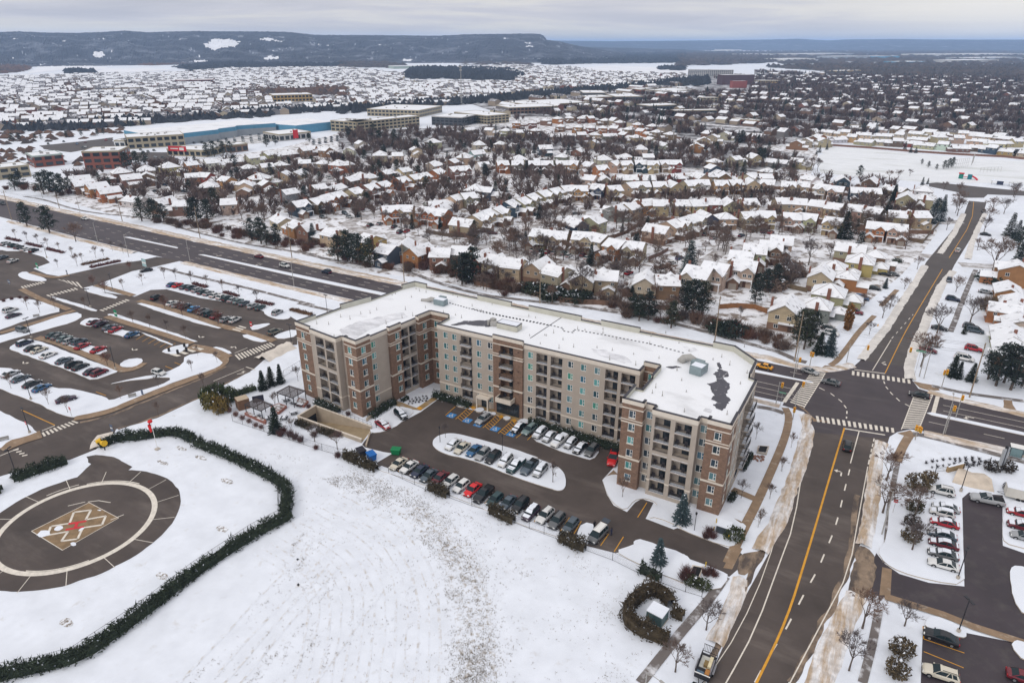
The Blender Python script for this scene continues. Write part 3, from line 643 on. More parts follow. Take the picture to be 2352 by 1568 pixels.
def seg(p0, p1, style, ztop, wins=(), stacks=(), lowstone=True, balc_out=0.):
 """one straight wall: style B brick tower / T taupe wall; wins: window positions along it; stacks: balcony recesses"""
 ops = []
 L = math.dist(p0, p1)
 for u in wins:
  for z in WZ: ops.append((u - .66, u + .66, z - .8, z + .8, .14))
 for a, b_ in stacks:
  ops.append((a, b_, 10.5, 17.85, 1.7)); ops.append((a, b_, FZ[0], 9.6, 1.7))
 mb = brickb if style == 'B' else stuc
 P, ang = facade(mb, p0, p1, -.5, ztop, ops)
 nx, ny = math.sin(ang), -math.cos(ang)
 for u in wins:
  for k, z in enumerate(WZ): WIN.append((P(u, z, .09), ang, 'B' if style == 'B' else 'T'))
  if style == 'B':
   for z in WZ: strip_band(band, p0, p1, z - .93, z - .8, .09, u - .75, u + .75)
 for a, b_ in stacks:
  for k in range(6): BAL.append((P((a + b_) / 2, FZ[k]), ang, b_ - a, OUT.get(tuple(p0), 0.) if k else 0.))
 if style == 'B':
  strip_band(band, p0, p1, ztop - 1.0, ztop - .12, .10, ext=.06)
  for z0, z1 in ((18.0, 18.22), (15.55, 15.75), (14.95, 15.2), (6.8, 7.2)): strip_band(band, p0, p1, z0, z1, .08, ext=.05)
 else:
  strip_band(band, p0, p1, ztop - .95, ztop - .12, .10, ext=.05)
  strip_band(band, p0, p1, ztop - 1.15, ztop - .95, .05, ext=.02)
  cuts = [0] + [q for s_ in stacks for q in s_] + [L]
  for u0, u1 in zip(cuts[::2], cuts[1::2]):
   if u1 - u0 > .2: strip_band(band, p0, p1, 3.55, 3.85, .09, u0, u1)
 c = Vector(((p0[0] + p1[0]) / 2 - nx * .13, (p0[1] + p1[1]) / 2 - ny * .13))
 cop.obox(c, ang, L + .16, .52, ztop - .12, ztop)
TP, TL = 20.05, 19.4
OUT = {(-8.2, -.5): .8, (-24.4, 0): .55, (49.6, -3.2): 1.2}
FOOT = [(LW(-20.6, -1.1), 'B', TP, (2.5,), ()), (LW(-15.1, -1.1), 'T', TL, (), ()), (LW(-14.6, -.9), 'T', TL, (), ((1.1, 4.2), (4.8, 8.0))), (LW(-5.7, -.9), 'T', TL, (), ()), (LW(-5.7, .8), 'T', TL, (), ()), (LW(-3.9, .8), 'B', TP, (), ()),
  (LW(-3.9, 0), 'B', TP, (1.8,), ()), (LW(.3, 0), 'B', TP, (2.1,), ()), (LW(.3, 4.3), 'B', TP, (), ()), (LW(-.3, 4.3), 'T', TL, (1.3,), ()), (LW(-.3, 10.2), 'B', TP, (), ()), (LW(.4, 10.2), 'B', TP, (2.5,), ()),
  (LW(.4, 14), 'B', TP, (), ()), (LW(0, 14), 'T', TL, (), ((.3, 2.6), (3.1, 5.3))), (LW(0, 19.5), 'B', TP, (), ()), (LW(1, 19.5), 'B', 20.4, (2.0,), ()), ((-29.75, 4.6), 'B', 20.4, (1.7,), ()), ((-24.4, 4.6), 'T', TL, (), ()),
  ((-24.4, 0), 'T', TL, (2.35, 4.9, 11.95, 15.05), ((6.8, 9.9),)), ((-8.2, 0), 'B', TP, (), ()), ((-8.2, -.5), 'B', 20.3, (), ((2.0, 5.4),)), ((-.3, -.5), 'B', TP, (), ()),
  ((-.3, 0), 'T', TL, (1.75, 11.85, 14.95, 18.2), ((3.33, 6.1), (6.95, 9.85), (20.13, 23.04), (23.8, 26.9))), ((27.5, 0), 'T', TL, (), ()), ((27.5, 2.7), 'B', 20.4, (1.6,), ()), ((30.7, 2.7), 'B', TP, (), ()), ((30.7, -2), 'T', TL, (2.5,), ()), ((30.7, -7.7), 'T', TL, (), ()), ((29.1, -7.7), 'B', TP, (3.,), ()),
  ((29.1, -14.1), 'B', TP, (2.1,), ()), ((33.3, -14.1), 'B', TP, (), ()), ((33.3, -12.7), 'T', TL, (.95,), ()), ((35.2, -12.7), 'T', TL, (), ()), ((35.2, -14.3), 'T', TL, (), ((.6, 3.6), (4.5, 7.6))), ((43.8, -14.3), 'T', TL, (), ()), ((43.8, -12.7), 'T', TL, (.8,), ()), ((45.4, -12.7), 'B', TP, (), ()), ((45.4, -14), 'B', TP, (2.1,), ()),
  ((49.6, -14), 'B', TP, (2.6,), ()), ((49.6, -8.8), 'T', TL, (2.0, 4.4), ()), ((49.6, -3.2), 'T', TL, (8.9,), ((1.0, 4.0), (4.6, 7.6))), ((49.6, 7.7), 'T', TL, (), ()), ((48.2, 8.2), 'T', 20.4, (3.,), ()), ((48, 15), 'T', 20.4, (), ()), ((42.2, 20.6), 'T', 20.4, (), ()),
  ((37.4, 20.6), 'T', TL, (), ()), ((20.2, 20.2), 'T', 20.4, (), ()), ((10.3, 20.2), 'T', TL, (), ()), ((5, 20.2), 'T', 20.4, (), ()), ((-9.8, 20.3), 'T', TL, (), ()), ((-15, 20.3), 'T', 20.4, (), ()), ((-25.6, 20.6), 'T', TL, (), ()), ((-42.8, 21), 'T', 20.4, (), ()), ((-47.2, 21.2), 'T', 20.4, (), ()), ((-48.6, 17), 'T', TL, (), ()), ((-50., 5.4), 'T', 20.4, (), ()), ((-52.75, -3.2), 'T', TL, (), ()), ((-53.7, -11.2), 'B', TP, (), ())]
last = None
for (p0, st, zt, wins, stk), nxt in zip(FOOT, FOOT[1:] + FOOT[:1]):
 if st != last:
  if last: WALLS.append((last, band))
  band = MB(); brickb = stuc = band; last = st
 seg(p0, nxt[0], st, zt, wins, stk)
WALLS.append((last, band))
# inner faces of the parapet and the roof itself
inner, roofb = MB(), MB()
poly = [f[0] for f in FOOT]
ins = []
for i, p in enumerate(poly):
 a, c = Vector(poly[i - 1]), Vector(poly[(i + 1) % len(poly)]); p = Vector(p)
 d0, d1 = (p - a).normalized(), (c - p).normalized()
 n0, n1 = Vector((-d0.y, d0.x)), Vector((-d1.y, d1.x))
 m_ = n0 + n1; k = .36 / max(.25, m_.dot(n0)) if m_.length > .1 else .36
 ins.append(tuple(p + m_ * k))
for i, (a, c) in enumerate(zip(ins, ins[1:] + ins[:1])):
 inner.quad((c[0], c[1], 18.6), (a[0], a[1], 18.6), (a[0], a[1], FOOT[i][2] - .12), (c[0], c[1], FOOT[i][2] - .12))
roofb.flat(ins, 18.9)
for st, mb in WALLS: mb.build('brick_wall' if st == 'B' else 'taupe_wall', [BRICK if st == 'B' else STUCCO, BAND], apt)
cop.build('coping', COPING, apt)
inner.build('parapet_lining', mat('parapet_lining', (.50, .49, .42), .8, .08, .5), apt)
roof = roofb.build('roof', FLATSNOW, apt)
# windows: a white frame with a mullion, panes of their own
fm, pm = MB(), MB()
for x0, z0, x1, z1 in ((-.66, -.8, .66, -.71), (-.66, .71, .66, .8), (-.66, -.71, -.58, .71), (.58, -.71, .66, .71), (.14, -.71, .24, .71), (.24, -.05, .58, .03)): fm.box(x0, -.06, z0, x1, .02, z1)
pm.quad((-.58, .0, -.71), (.58, .0, -.71), (.58, .0, .71), (-.58, .0, .71))
w0 = fm.build('window', FRAMEW, apt); p0_ = pm.build('pane', PANE, w0)
PANES = [(.03, .05, .07), (.10, .20, .22), (.02, .03, .04), (.05, .16, .17), (.07, .25, .24), (.03, .06, .075), (.025, .04, .05), (.07, .27, .20), (.05, .14, .20), (.12, .34, .33), (.035, .08, .10)]  # curtains and teal-green reflections put into the panes as flat colour
WIN.sort(key=lambda w: D_of(w[0])[2])
vis = []
for w in WIN:
 ang = w[1]; n_ = Vector((math.sin(ang), -math.cos(ang)))
 if n_.dot(Vector((CAM_S - w[0][0], CAM_T - w[0][1]))) > 0: vis.append(w)
rest = MB()
for i, (p, ang, k) in enumerate(vis):
 col = PANES[rnd.choice(range(11))]
 if i < 100:
  if i == 0: w = w0; q = p0_
  else: w = w0.copy(); COL.objects.link(w); q = p0_.copy(); COL.objects.link(q); q.parent = w
  w.parent = apt; w.location = p; w.rotation_euler = (0, 0, ang); q.color = col + (1,)
 else:
  M = Matrix.Translation(p) @ Matrix.Rotation(ang, 4, 'Z')
  for src, mi in ((fm, 0), (pm, 1)):
   o = len(rest.v); rest.v += [tuple(M @ Vector(v)) for v in src.v]; rest.f += [tuple(o + j for j in f) for f in src.f]; rest.m += [mi] * len(src.f)
if rest.v: tag(rest.build('window_rows', [FRAMEW, mat('teal_pane', (.05, .15, .16), .12, 0, spec=.6)], apt), kind='stuff')
# balconies: slab, railing, sliding door, things left out on them
BALS = {}
def balcony(p, ang, w, i, out):
 key = (round(w, 1), i % 3, out); y0 = -out
 if key not in BALS:
  sl = MB(); sl.box(-w / 2, y0 + .02, -.22, w / 2, 1.66, 0); sl.box(-w / 2, y0 - .05, -.24, w / 2, y0 + .02, .0)
  rl = MB()
  rl.box(-w / 2, y0, 1.02, w / 2, y0 + .06, 1.08); rl.box(-w / 2, y0 + .01, .1, w / 2, y0 + .05, .14)
  k = int(w / .16)
  for j in range(k + 1): x = -w / 2 + .02 + j * (w - .04) / k; rl.box(x - .014, y0 + .015, .14, x + .014, y0 + .045, 1.02)
  if out:
   for x in (-w / 2, w / 2 - .05):
    rl.box(x, y0 + .06, 1.02, x + .05, 0, 1.08)
    for j in range(int(out / .16)): rl.box(x + .01, y0 + .16 + j * .16, 0, x + .04, y0 + .19 + j * .16, 1.02)
  sn = MB(); sn.box(-w / 2 + .05, y0 + .1, .0, w / 2 - .05, y0 + .75, .06); sn.box(-w / 2, y0 - .04, .0, w / 2, y0, .05)
  dr = MB(); x0 = -.15
  dr.box(x0, 1.6, .05, x0 + 1.7 if x0 + 1.7 < w / 2 else w / 2 - .1, 1.66, 2.2)
  df = MB()
  xr = x0 + 1.7 if x0 + 1.7 < w / 2 else w / 2 - .1
  for x in (x0 - .05, (x0 + xr) / 2 - .03, xr): df.box(x, 1.54, 0.03, x + .06, 1.66, 2.25)
  df.box(x0 - .05, 1.54, 2.2, xr + .06, 1.66, 2.3)
  fu = MB(); r2 = random.Random(i * 7 + 3)
  for q in range(2):
   x = -w / 2 + .5 + q * (w - 1) * .8 + r2.uniform(-.1, .1); y = r2.uniform(.5, 1.1)
   fu.box(x - .28, y - .28, .36, x + .28, y + .28, .46); fu.box(x - .28, y + .2, .46, x + .28, y + .28, 1.0)
   for a in (-.24, .2):
    for c in (-.24, .2): fu.box(x + a, y + c, 0, x + a + .05, y + c + .05, .36)
  s_ = sl.build('balcony', STUCCO, apt)
  for nm, mb, mm in (('railing', rl, DARK), ('snow_cover', sn, SNOW), ('sliding_door', dr, GLASS), ('door_frame', df, DARK)): mb.build(nm, mm, s_)
  if i % 3 != 1: fu.build('patio_chairs', mat('patio_furniture', (.05, .045, .05), .7, 0), s_)
  BALS[key] = s_; o = s_
 else:
  o = BALS[key].copy(); COL.objects.link(o)
  for ch in BALS[key].children: c = ch.copy(); COL.objects.link(c); c.parent = o
  o.parent = apt
 o.location = p; o.rotation_euler = (0, 0, ang)
for i, (p, ang, w, out) in enumerate(BAL): balcony(p, ang, w, (i * 7) % 11, out)
# entrance: canopy box under the brick tower's balconies, dark glass front
m = MB(); m.box(-6.5, -2.6, 4.0, -2.3, -.52, 4.25); m.box(-6.5, -2.6, 4.25, -2.3, -2.4, 5.15); m.box(-6.5, -2.4, 4.25, -6.3, -.52, 5.15); m.box(-2.5, -2.4, 4.25, -2.3, -.52, 5.15)
m.build('entrance_canopy', BAND, apt)
m = MB(); m.box(-7.2, -.62, .02, -1.2, -.48, 3.3); m.build('entrance_door', GLASS, apt)
m = MB(); m.box(-7.3, -.66, 3.3, -1.1, -.46, 3.5)
for x in (-7.3, -5.8, -4.25, -2.7, -1.2): m.box(x, -.66, 0, x + .1, -.47, 3.3)
m.build('door_frame', DARK, apt)
m = MB(); m.box(-12.6, -1.6, 2.9, -9.2, -.02, 3.3); m.box(-12.6, -1.6, 0, -12.3, -1.3, 2.9); m.box(-9.5, -1.6, 0, -9.2, -1.3, 2.9); m.build('side_porch', BAND, apt)
m = MB(); m.box(-11.9, -.12, 0, -9.9, .02, 2.5); m.build('side_door', GLASS, apt)
m = MB()
for z in (3.4, 6.3, 9.2, 12.1, 15, 17): m.box(-1.6, -.56, z, -1.2, -.49, z + .35)
m.build('vent_grille', mat('vent_brown', (.1, .06, .045), .8, 0), apt)
# roof: plant units, lift house, melted patches, seams and vent pipes
def part(name, mb, m, smooth=False): return mb.build(name, m, apt, smooth)
UNIT = mat('hvac_blue_grey', (.21, .265, .28), .5, .12, 1.)
u = G('U1', 1530, 1100, 18.9); m = MB()
m.obox(u, 0, 3.2, 2.0, 18.95, 20.5); m.obox((u.x - .4, u.y + 1.5), 0, 2.0, .9, 18.95, 20.7); a = part('rooftop_unit', m, UNIT)
m = MB(); m.obox(u, 0, 3.0, 1.8, 20.5, 20.58); m.build('snow_cover', SNOW, a)
m = MB(); m.tube([(u.x - 1.7, u.y, 19.9), (u.x - 3.2, u.y + .3, 19.8), (u.x - 4.6, u.y + .2, 19.1), (u.x - 6.2, u.y - .2, 19.1)], [.55, .6, .6, .4], 0, 8); m.build('duct', GREYM, a, True)
u = G('W2', 1685, 425, 18.9); m = MB(); m.obox(u, R(-10), 2.6, 3.4, 18.95, 20.8); m.obox((u.x - .9, u.y + 2.6), R(-10), 2.4, 2.0, 18.95, 20.4); a = part('rooftop_unit', m, UNIT)
m = MB(); m.obox((u.x, u.y - .4), R(-10), 2.4, 2.0, 20.8, 20.88); m.build('snow_cover', SNOW, a)
m = MB(); m.tube([(u.x - 1.6, u.y + 3.2, 20.), (u.x - 3.0, u.y + 4.0, 20.1), (u.x - 4.2, u.y + 3.8, 19.7), (u.x - 4.8, u.y + 3.0, 18.9)], [.6, .8, .9, .9], 0, 10); m.build('duct', GREYM, a, True)
u = G('W2', 268, 95, 18.9); m = MB(); m.obox(u, 0, 5.6, 2.6, 18.95, 20.3); a = part('stair_house', m, MATS['parapet_lining'])
m = MB(); m.obox(u, 0, 5.7, 2.7, 20.3, 20.42, 0); m.build('coping', COPING, a)
m = MB(); m.obox(u, 0, 5.2, 2.2, 20.425, 20.46); m.build('snow_cover', SNOW, a)
m = MB(); m.obox((u.x - 4.2, u.y - .2), .3, 1.6, 1.4, 18.95, 19.9); m.obox((u.x - 5.0, u.y + .8), -.2, 1.2, 1.0, 18.95, 20.3); m.tube([(u.x - 5.6, u.y - .5, 18.9), (u.x - 5.6, u.y - .5, 20.1)], .35, 0, 8); part('exhaust_fan', m, GREYM)
WETP = mat('wet_roof_membrane', (.068, .066, .08), .5, .15, .6, col2=(.6, .6, .62), mix=(.7, .60, .68, (1.6, .7, 1)))
for k, (f, p, amp) in enumerate((('W2', '1770,515 1800,500 1820,478 1870,465 1900,490 1920,530 1905,580 1922,630 1895,680 1850,700 1810,690 1830,650 1775,620 1805,600 1790,560', .75), ('W2', '1800,440 1850,405 1900,415 1910,450 1880,470 1830,470', .6), ('W2', '1750,505 1790,512 1785,520 1750,512', .2), ('W2', '1440,385 1520,375 1560,385 1480,395', .3), ('W2', '1830,355 1850,350 1860,395 1840,400', .3), ('W1', '1600,70 1700,40 1850,35 1900,45 1880,80 1800,75 1720,65 1640,75', .3), ('U2', '60,1225 130,1210 180,1230 160,1260 90,1270', .3))):
 q = jit([(c.x, c.y) for c in pts(f, p, 18.9)], amp, .4, .9); m = MB(); m.flat(q, 18.925 + k * .003); part('melted_patch', m, WETP)
GREYS = mat('thin_roof_snow', (.56, .565, .59), .7, .1, .5, col2=(.8, .81, .84), mix=(.3, .42, .62, (.5, 1, 1)))
for k, (f, p) in enumerate((('U1', '760,1290 900,1230 1100,1180 1240,1160 1290,1190 1100,1240 980,1300 880,1360 800,1330'), ('W2', '880,250 1000,260 1130,300 1190,350 1120,355 1020,320 900,280'), ('W2', '1560,230 1660,235 1690,260 1630,275'), ('W2', '1720,715 1740,690 1800,700 1780,725'))):
 m = MB(); m.flat(jit([(c.x, c.y) for c in pts(f, p, 18.9)], .6, .6, .5), 18.912 + k * .002); part('thin_snow_patch', m, GREYS)
m = MB(); m.strip([(c.x, c.y) for c in pts('W2', '425,168 670,5', 18.9)], .22, 18.93)
part('roof_seam', m, COPING)
m = MB()
for f, p in (('U1', '1600,1090 1850,1160 2100,1210 2352,1260'), ('U2', '0,1135 220,1185 480,1235 660,1275 680,1300 740,1310 760,1290 960,1325 1300,1390 1600,1470')):
 l = resample([(c.x, c.y) for c in pts(f, p, 18.9)], .9)
 for i in range(len(l) - 1): m.obox(l[i], .3, .45, .14, 18.92, 19.05)
part('cable_tray', m, DARK)
m = MB(); m.tube([(0, 0, 0), (0, 0, .75)], .06, 0, 6); m.tube([(0, 0, .0), (0, 0, .22)], .12, 0, 6)
v0 = m.build('vent_pipe', GREYM, apt)
VP = 'U1:1165,1030 1190,1020 1310,1045 1345,985 1370,1000 1420,1010 1655,1045 1620,1030 1050,1140 930,1170 1000,1165 850,1210 780,1195 690,1250 600,1245 520,1330 730,1335 1120,1245 1240,1200 1265,1140 1320,1185 1415,1125 1550,1160 1640,1180 1685,1200 1915,1100 2050,1095 1765,1110 1835,1150 2190,1190 2240,1200 2310,1330 W2:420,150 545,150 670,180 500,210 640,245 750,235 835,110 925,240 1040,260 1070,175 1200,290 1215,370 1020,330 1330,155 1320,210 1405,230 1540,205 1390,320 1560,485 1525,410 1615,265 1620,330 1920,370 1860,310 1795,330 1340,580 1595,570 1580,720 1415,600 1365,540 1900,740 2000,510 2050,430 970,100 970,130 780,100 600,130 2030,235 1440,130'
for i, c in enumerate(pts('U1', VP, 18.9)):
 o = v0 if i == 0 else v0.copy()
 if i: COL.objects.link(o)
 o.parent = apt; o.location = (c.x, c.y, 18.9); o.scale = (1, 1, rnd.uniform(.6, 1.5))
# ================================================================== prototypes and copies
def _count(name, typ='o'): pass
class Proto:
 """a kind of thing with its parts: place() puts one down; the first use is the original, later ones are copies sharing mesh data"""
 def __init__(s, name, cat): s.name, s.cat, s.parts, s.made = name, cat, [], False
 def add(s, name, mb, mats, parent=-1, ck=None, loc=(0, 0, 0), rz=0., smooth=False, flag=None):
  if isinstance(mb, MB):
   me = bpy.data.meshes.new(name); me.from_pydata(mb.v, [], mb.f)
   for mm in (mats if isinstance(mats, (list, tuple)) else [mats]): me.materials.append(mm)
   me.polygons.foreach_set('material_index', mb.m)
   if smooth: me.polygons.foreach_set('use_smooth', [True] * len(mb.f))
  else: me = mb
  s.parts.append((name, me, parent, ck, loc, rz, flag)); s.last = me
  return len(s.parts) - 1
 def place(s, loc, rz=0., label=None, group=None, colors=None, scale=1., skip=(), tilt=None):
  colors = colors or {}
  single = len(s.parts) == 1
  if single:
   nm, me, par, ck, l, r, fl = s.parts[0]
   o = bpy.data.objects.new(s.name, me); COL.objects.link(o)
   if ck in colors: o.color = tuple(colors[ck]) + (1,)
  else:
   o = bpy.data.objects.new(s.name, None); COL.objects.link(o); o.empty_display_size = .2
  o.location = (loc[0], loc[1], loc[2] if len(loc) > 2 else 0.); o.rotation_euler = (0, 0, rz)
  o.scale = (scale,) * 3 if isinstance(scale, (int, float)) else scale
  tag(o, label, s.cat, group)
  if single: return o
  obs = []
  for nm, me, par, ck, l, r, fl in s.parts:
   if fl in skip and fl is not None: obs.append(None); continue
   c = bpy.data.objects.new(nm, me); COL.objects.link(c)
   c.parent = o if par < 0 else obs[par]
   c.location = l; c.rotation_euler = (0, 0, r)
   if ck in colors: c.color = tuple(colors[ck]) + (1,)
   obs.append(c)
  return o
def merge(*items):
 """(MB, material index offset, loc, rz) -> one MB"""
 out = MB()
 for mb, mi, loc, rz in items:
  M = Matrix.Translation(loc) @ Matrix.Rotation(rz, 4, 'Z'); o = len(out.v)
  out.v += [tuple(M @ Vector(v)) for v in mb.v]; out.f += [tuple(o + j for j in f) for f in mb.f]; out.m += [q + mi for q in mb.m]
 return out
ORD = 'first second third fourth fifth sixth seventh eighth ninth tenth eleventh twelfth thirteenth fourteenth fifteenth sixteenth seventeenth eighteenth nineteenth twentieth'.split()
def nth(i):
 return ORD[i] if i < 20 else {20: 'twenty-first', 21: 'twenty-second', 22: 'twenty-third', 23: 'twenty-fourth', 24: 'twenty-fifth', 25: 'twenty-sixth', 26: 'twenty-seventh', 27: 'twenty-eighth'}.get(i, '%dth' % (i + 1))
# ================================================================== far country: hills, woods, fields
WOODM = mat('winter_woods', (.060, .054, .052), .95, .35, .02, col2=(.10, .075, .06), mix=(.008, .45, .65, (1, 1, 1)))
HILLM = mat('wooded_slope', (.036, .040, .050), .95, .45, .010, col2=(.26, .28, .33), mix=(.007, .52, .82, (1, 1, 1)))
FIELDM = mat('snow_field', (.80, .81, .84), .8, .05, .01)
def bearing(xd):
 """direction on the ground of picture column xd at the horizon"""
 u = (xd - 1176) / F_; v = (YH_ - 784) / F_
 X, Y = u, CP - v * SP
 s, t = X * CA + Y * SA, -X * SA + Y * CA
 l = math.hypot(s, t)
 return s / l, t / l, l
def zfor(xd, yd, dist):
 u = (xd - 1176) / F_; v = (yd - 784) / F_
 h = math.hypot(u, CP - v * SP)
 return H_ + dist * (-SP - v * CP) / h
def hill(name, sky, d0, d1, ncol, nrow, rough, snow_at=(), seed=0, thr=.25, endx=None):
 xs = [p[0] for p in sky]; b = MB(); idx = []
 x0, x1 = xs[0], xs[-1]
 for i in range(ncol + 1):
  xd = x0 + (x1 - x0) * i / ncol
  yd = np.interp(xd, xs, [p[1] for p in sky]); bs, bt, _ = bearing(xd)
  top = max(0., zfor(xd, yd, d1)); row = []
  for j in range(nrow + 4):
   w = j / nrow
   d = d0 + (d1 - d0) * w
   wob = noise.noise((xd * .012, w * 3, seed)) * .22 + noise.noise((xd * .04, w * 9, seed)) * .1
   k = min(1, max(0, w + wob * min(1, 3 * w) * (1 - min(1, w))))
   z = top * (k * k * (3 - 2 * k)) if w <= 1 else top * (1 - (w - 1) * 2.2)
   z += rough * noise.noise((xd * .35, j * 1.3, seed)) * min(1, w * 6) * (1 if w < .97 else .5)
   row.append(len(b.v)); b.v.append((CAM_S + bs * d, CAM_T + bt * d, z if j else -2.))
  idx.append(row)
 for i in range(ncol):
  for j in range(nrow + 3):
   b.f.append((idx[i][j], idx[i + 1][j], idx[i + 1][j + 1], idx[i][j + 1]))
   xd = x0 + (x1 - x0) * (i + .5) / ncol; w = (j + .5) / nrow
   s_ = noise.noise((xd * .03, w * 14, seed + 7)) + .6 * noise.noise((xd * .16, w * 60, seed + 3))
   q = .35 * noise.noise((xd * .09, w * 25, 5.)); hit = any(((xd - (a + c) / 2) / (c - a) * 2) ** 2 + ((w - (e + f_) / 2) / (f_ - e) * 2) ** 2 < 1 + q * 2 for a, c, e, f_ in snow_at)
   e_ = s_ - thr - (.25 if w > .8 else 0); b.m.append(1 if hit or e_ > .30 else 2 if e_ > .06 else 0)
 o = b.build(name, [HILLM, FIELDM, mat('snowy_clearing', (.27, .29, .34), .9, .4, .01, col2=(.05, .05, .06), mix=(.03, .5, .6, (1, 1, 1)))]); o['kind'] = 'structure'
 return o
K_ = .3398
hill('hills', [(-500, 78), (-200, 76), (0, 75), (50, 73), (100, 75.5), (190, 76.5), (295, 71.5), (340, 75), (425, 72.5), (580, 73), (660, 74), (730, 81), (860, 81.5), (1010, 83), (1080, 79.5), (1220, 78), (1240, 79), (1249, 83), (1255, 92), (1290, 97), (1330, 106), (1400, 117), (1440, 122)],
  3300, 5600, 620, 40, 6., [(470, 548, .42, .60), (600, 635, .2, .26), (435, 470, .1, .15), (920, 945, .12, .2), (205, 235, .3, .38), (600, 640, .56, .62)], 1, .52)
hill('hills', [(1150, 96), (1250, 93.5), (1400, 95), (1556, 94), (1650, 93), (1780, 91), (1830, 89.5), (1900, 93.5), (1945, 91), (2060, 90), (2150, 91.5), (2352, 91.5), (2700, 93), (2900, 95)], 9500, 13500, 260, 12, 5., [], 4, 3.)
hill('hills', [(1180, 108), (1330, 108), (1500, 112), (1600, 116), (1700, 120)], 6000, 7400, 120, 8, 5., [], 9, 3.)
def woods(f, txt, h=9., cell=14., name='woodland', m=None, dens=1.):
 poly = [(c.x, c.y) for c in pts(f, txt)]
 xs, ys = [p[0] for p in poly], [p[1] for p in poly]; b = MB(); r = random.Random(int(abs(xs[0])))
 def inside(x, y):
  k = False
  for (x0, y0), (x1, y1) in zip(poly, poly[1:] + poly[:1]):
   if (y0 > y) != (y1 > y) and x < (x1 - x0) * (y - y0) / (y1 - y0) + x0: k = not k
  return k
 y = min(ys)
 while y < max(ys):
  x = min(xs)
  while x < max(xs):
   px, py = x + r.uniform(-.5, .5) * cell, y + r.uniform(-.5, .5) * cell
   if inside(px, py) and r.random() < dens:
    hh = h * r.uniform(.6, 1.3); rr = cell * r.uniform(.5, .85); n0 = len(b.v); k = 5; a0 = r.random() * 6
    for q in range(k):
     a = a0 + q * 2 * math.pi / k; b.v.append((px + rr * math.cos(a) * r.uniform(.7, 1.2), py + rr * math.sin(a) * r.uniform(.7, 1.2), r.uniform(0, .3) * hh))
    b.v.append((px + r.uniform(-1, 1), py + r.uniform(-1, 1), hh))
    for q in range(k): b.f.append((n0 + q, n0 + (q + 1) % k, n0 + k)); b.m.append(0)
   x += cell
  y += cell
 if not b.f: return
 o = b.build(name, m or WOODM); o['kind'] = 'stuff'
 tag(o, None); return o
DARKW = mat('dark_woods', (.032, .036, .042), .95, .3, .03)
BROWNW = mat('russet_scrub', (.13, .075, .05), .95, .3, .03, col2=(.07, .055, .05), mix=(.02, .45, .6, (1, 1, 1)))
woods('T1', '480,475 560,462 900,465 1180,480 1270,520 1200,545 1000,550 700,535 520,545 430,520', 11, 16, m=DARKW)
woods('T1', '1280,400 1450,385 1800,378 2343,385 2343,425 2150,428 1700,432 1400,440', 14, 34, m=DARKW)
woods('T1', '2150,462 2343,450 2343,480 2180,475', 10, 20, m=DARKW)
woods('T2', '0,372 300,362 650,385 700,400 640,425 300,440 60,445 0,470', 14, 32)
woods('T2', '600,455 1000,445 1500,440 2343,450 2700,460 2700,500 2343,505 1500,500 1000,485', 12, 24)
woods('T0', '300,600 420,560 640,545 650,575 560,600 480,640 300,640', 7, 12, m=BROWNW)
woods('T0', '1650,630 1720,605 2343,590 2343,650 2100,645 1840,655 1700,665', 8, 14, m=BROWNW)
woods('T0', '850,430 1100,412 1650,400 1650,412 1300,432 1000,445', 6, 22, m=BROWNW)
woods('T0', '1180,455 1450,425 1750,430 2343,435 2343,450 1560,465 1300,480', 10, 24, m=DARKW)
woods('T0', '-300,440 0,440 200,455 180,480 30,500 -300,510', 8, 20, m=BROWNW)
woods('T0', '440,485 480,470 640,480 640,500 450,502', 9, 14, m=DARKW)
woods('T1', '0,420 300,425 460,440 380,462 0,455', 9, 24)
woods('T1', '850,420 1300,425 1300,445 850,440', 7, 40, dens=.5)
# dark evergreen belt along the far railway, in pieces
for f, p, h in (('T0', '0,895 0,875 500,850 1250,795 1800,755 2343,722 2343,745 1800,780 1250,820 560,880', 8), ('T1', '0,745 450,705 900,680 1500,625 2343,545 2343,560 1700,625 1100,690 900,705 600,725 0,775', 9)):
 woods(f, p, h, 8, 'evergreen_belt', DARKW)
woods('T1', '2180,560 2343,540 2500,530 2500,580 2200,585', 10, 12, m=DARKW)
for f, p, k in (('T0', '75,432 250,417 360,432 200,452', 1), ('T0', '180,500 260,450 560,440 740,458 640,478 450,470', 2), ('T0', '640,492 700,465 1000,462 1180,475 950,487', 3), ('T1', '1590,462 1850,443 2200,460 2500,485 2500,500 2100,492 1750,480', 4), ('T0', '600,590 1150,572 1180,590 900,600 620,606', 1)):
 flat('snow_field', pts(f, p), .25 + .06 * k, FIELDM, 6, 0, 20, .02)
woods('T0', '-100,905 500,865 830,850 830,905 560,940 250,965 -100,990', 3, 7, 'scrub', BROWNW, .3)
woods('T0', '-100,1010 260,1000 330,1040 560,1090 560,1140 450,1110 200,1120 0,1180 -100,1180', 3, 6, 'scrub', BROWNW, .35)
woods('T0', '0,880 700,855 1250,805 1800,765 2343,730 2343,750 1850,790 1250,825 700,870', 6, 9, 'evergreen_belt', DARKW, .45)
woods('T2', '-200,352 700,350 2343,345 2600,345 2600,440 1500,438 700,440 700,385 300,355 -200,372', 12, 55, 'woodland', WOODM, .5)
woods('T1', '1450,325 1800,335 2343,340 2343,384 1800,377 1400,386', 14, 60, 'woodland', DARKW, .7)
woods('T2', '1000,480 1500,470 2600,480 2600,560 1500,530 1000,510', 10, 18, 'woodland', WOODM, .55)
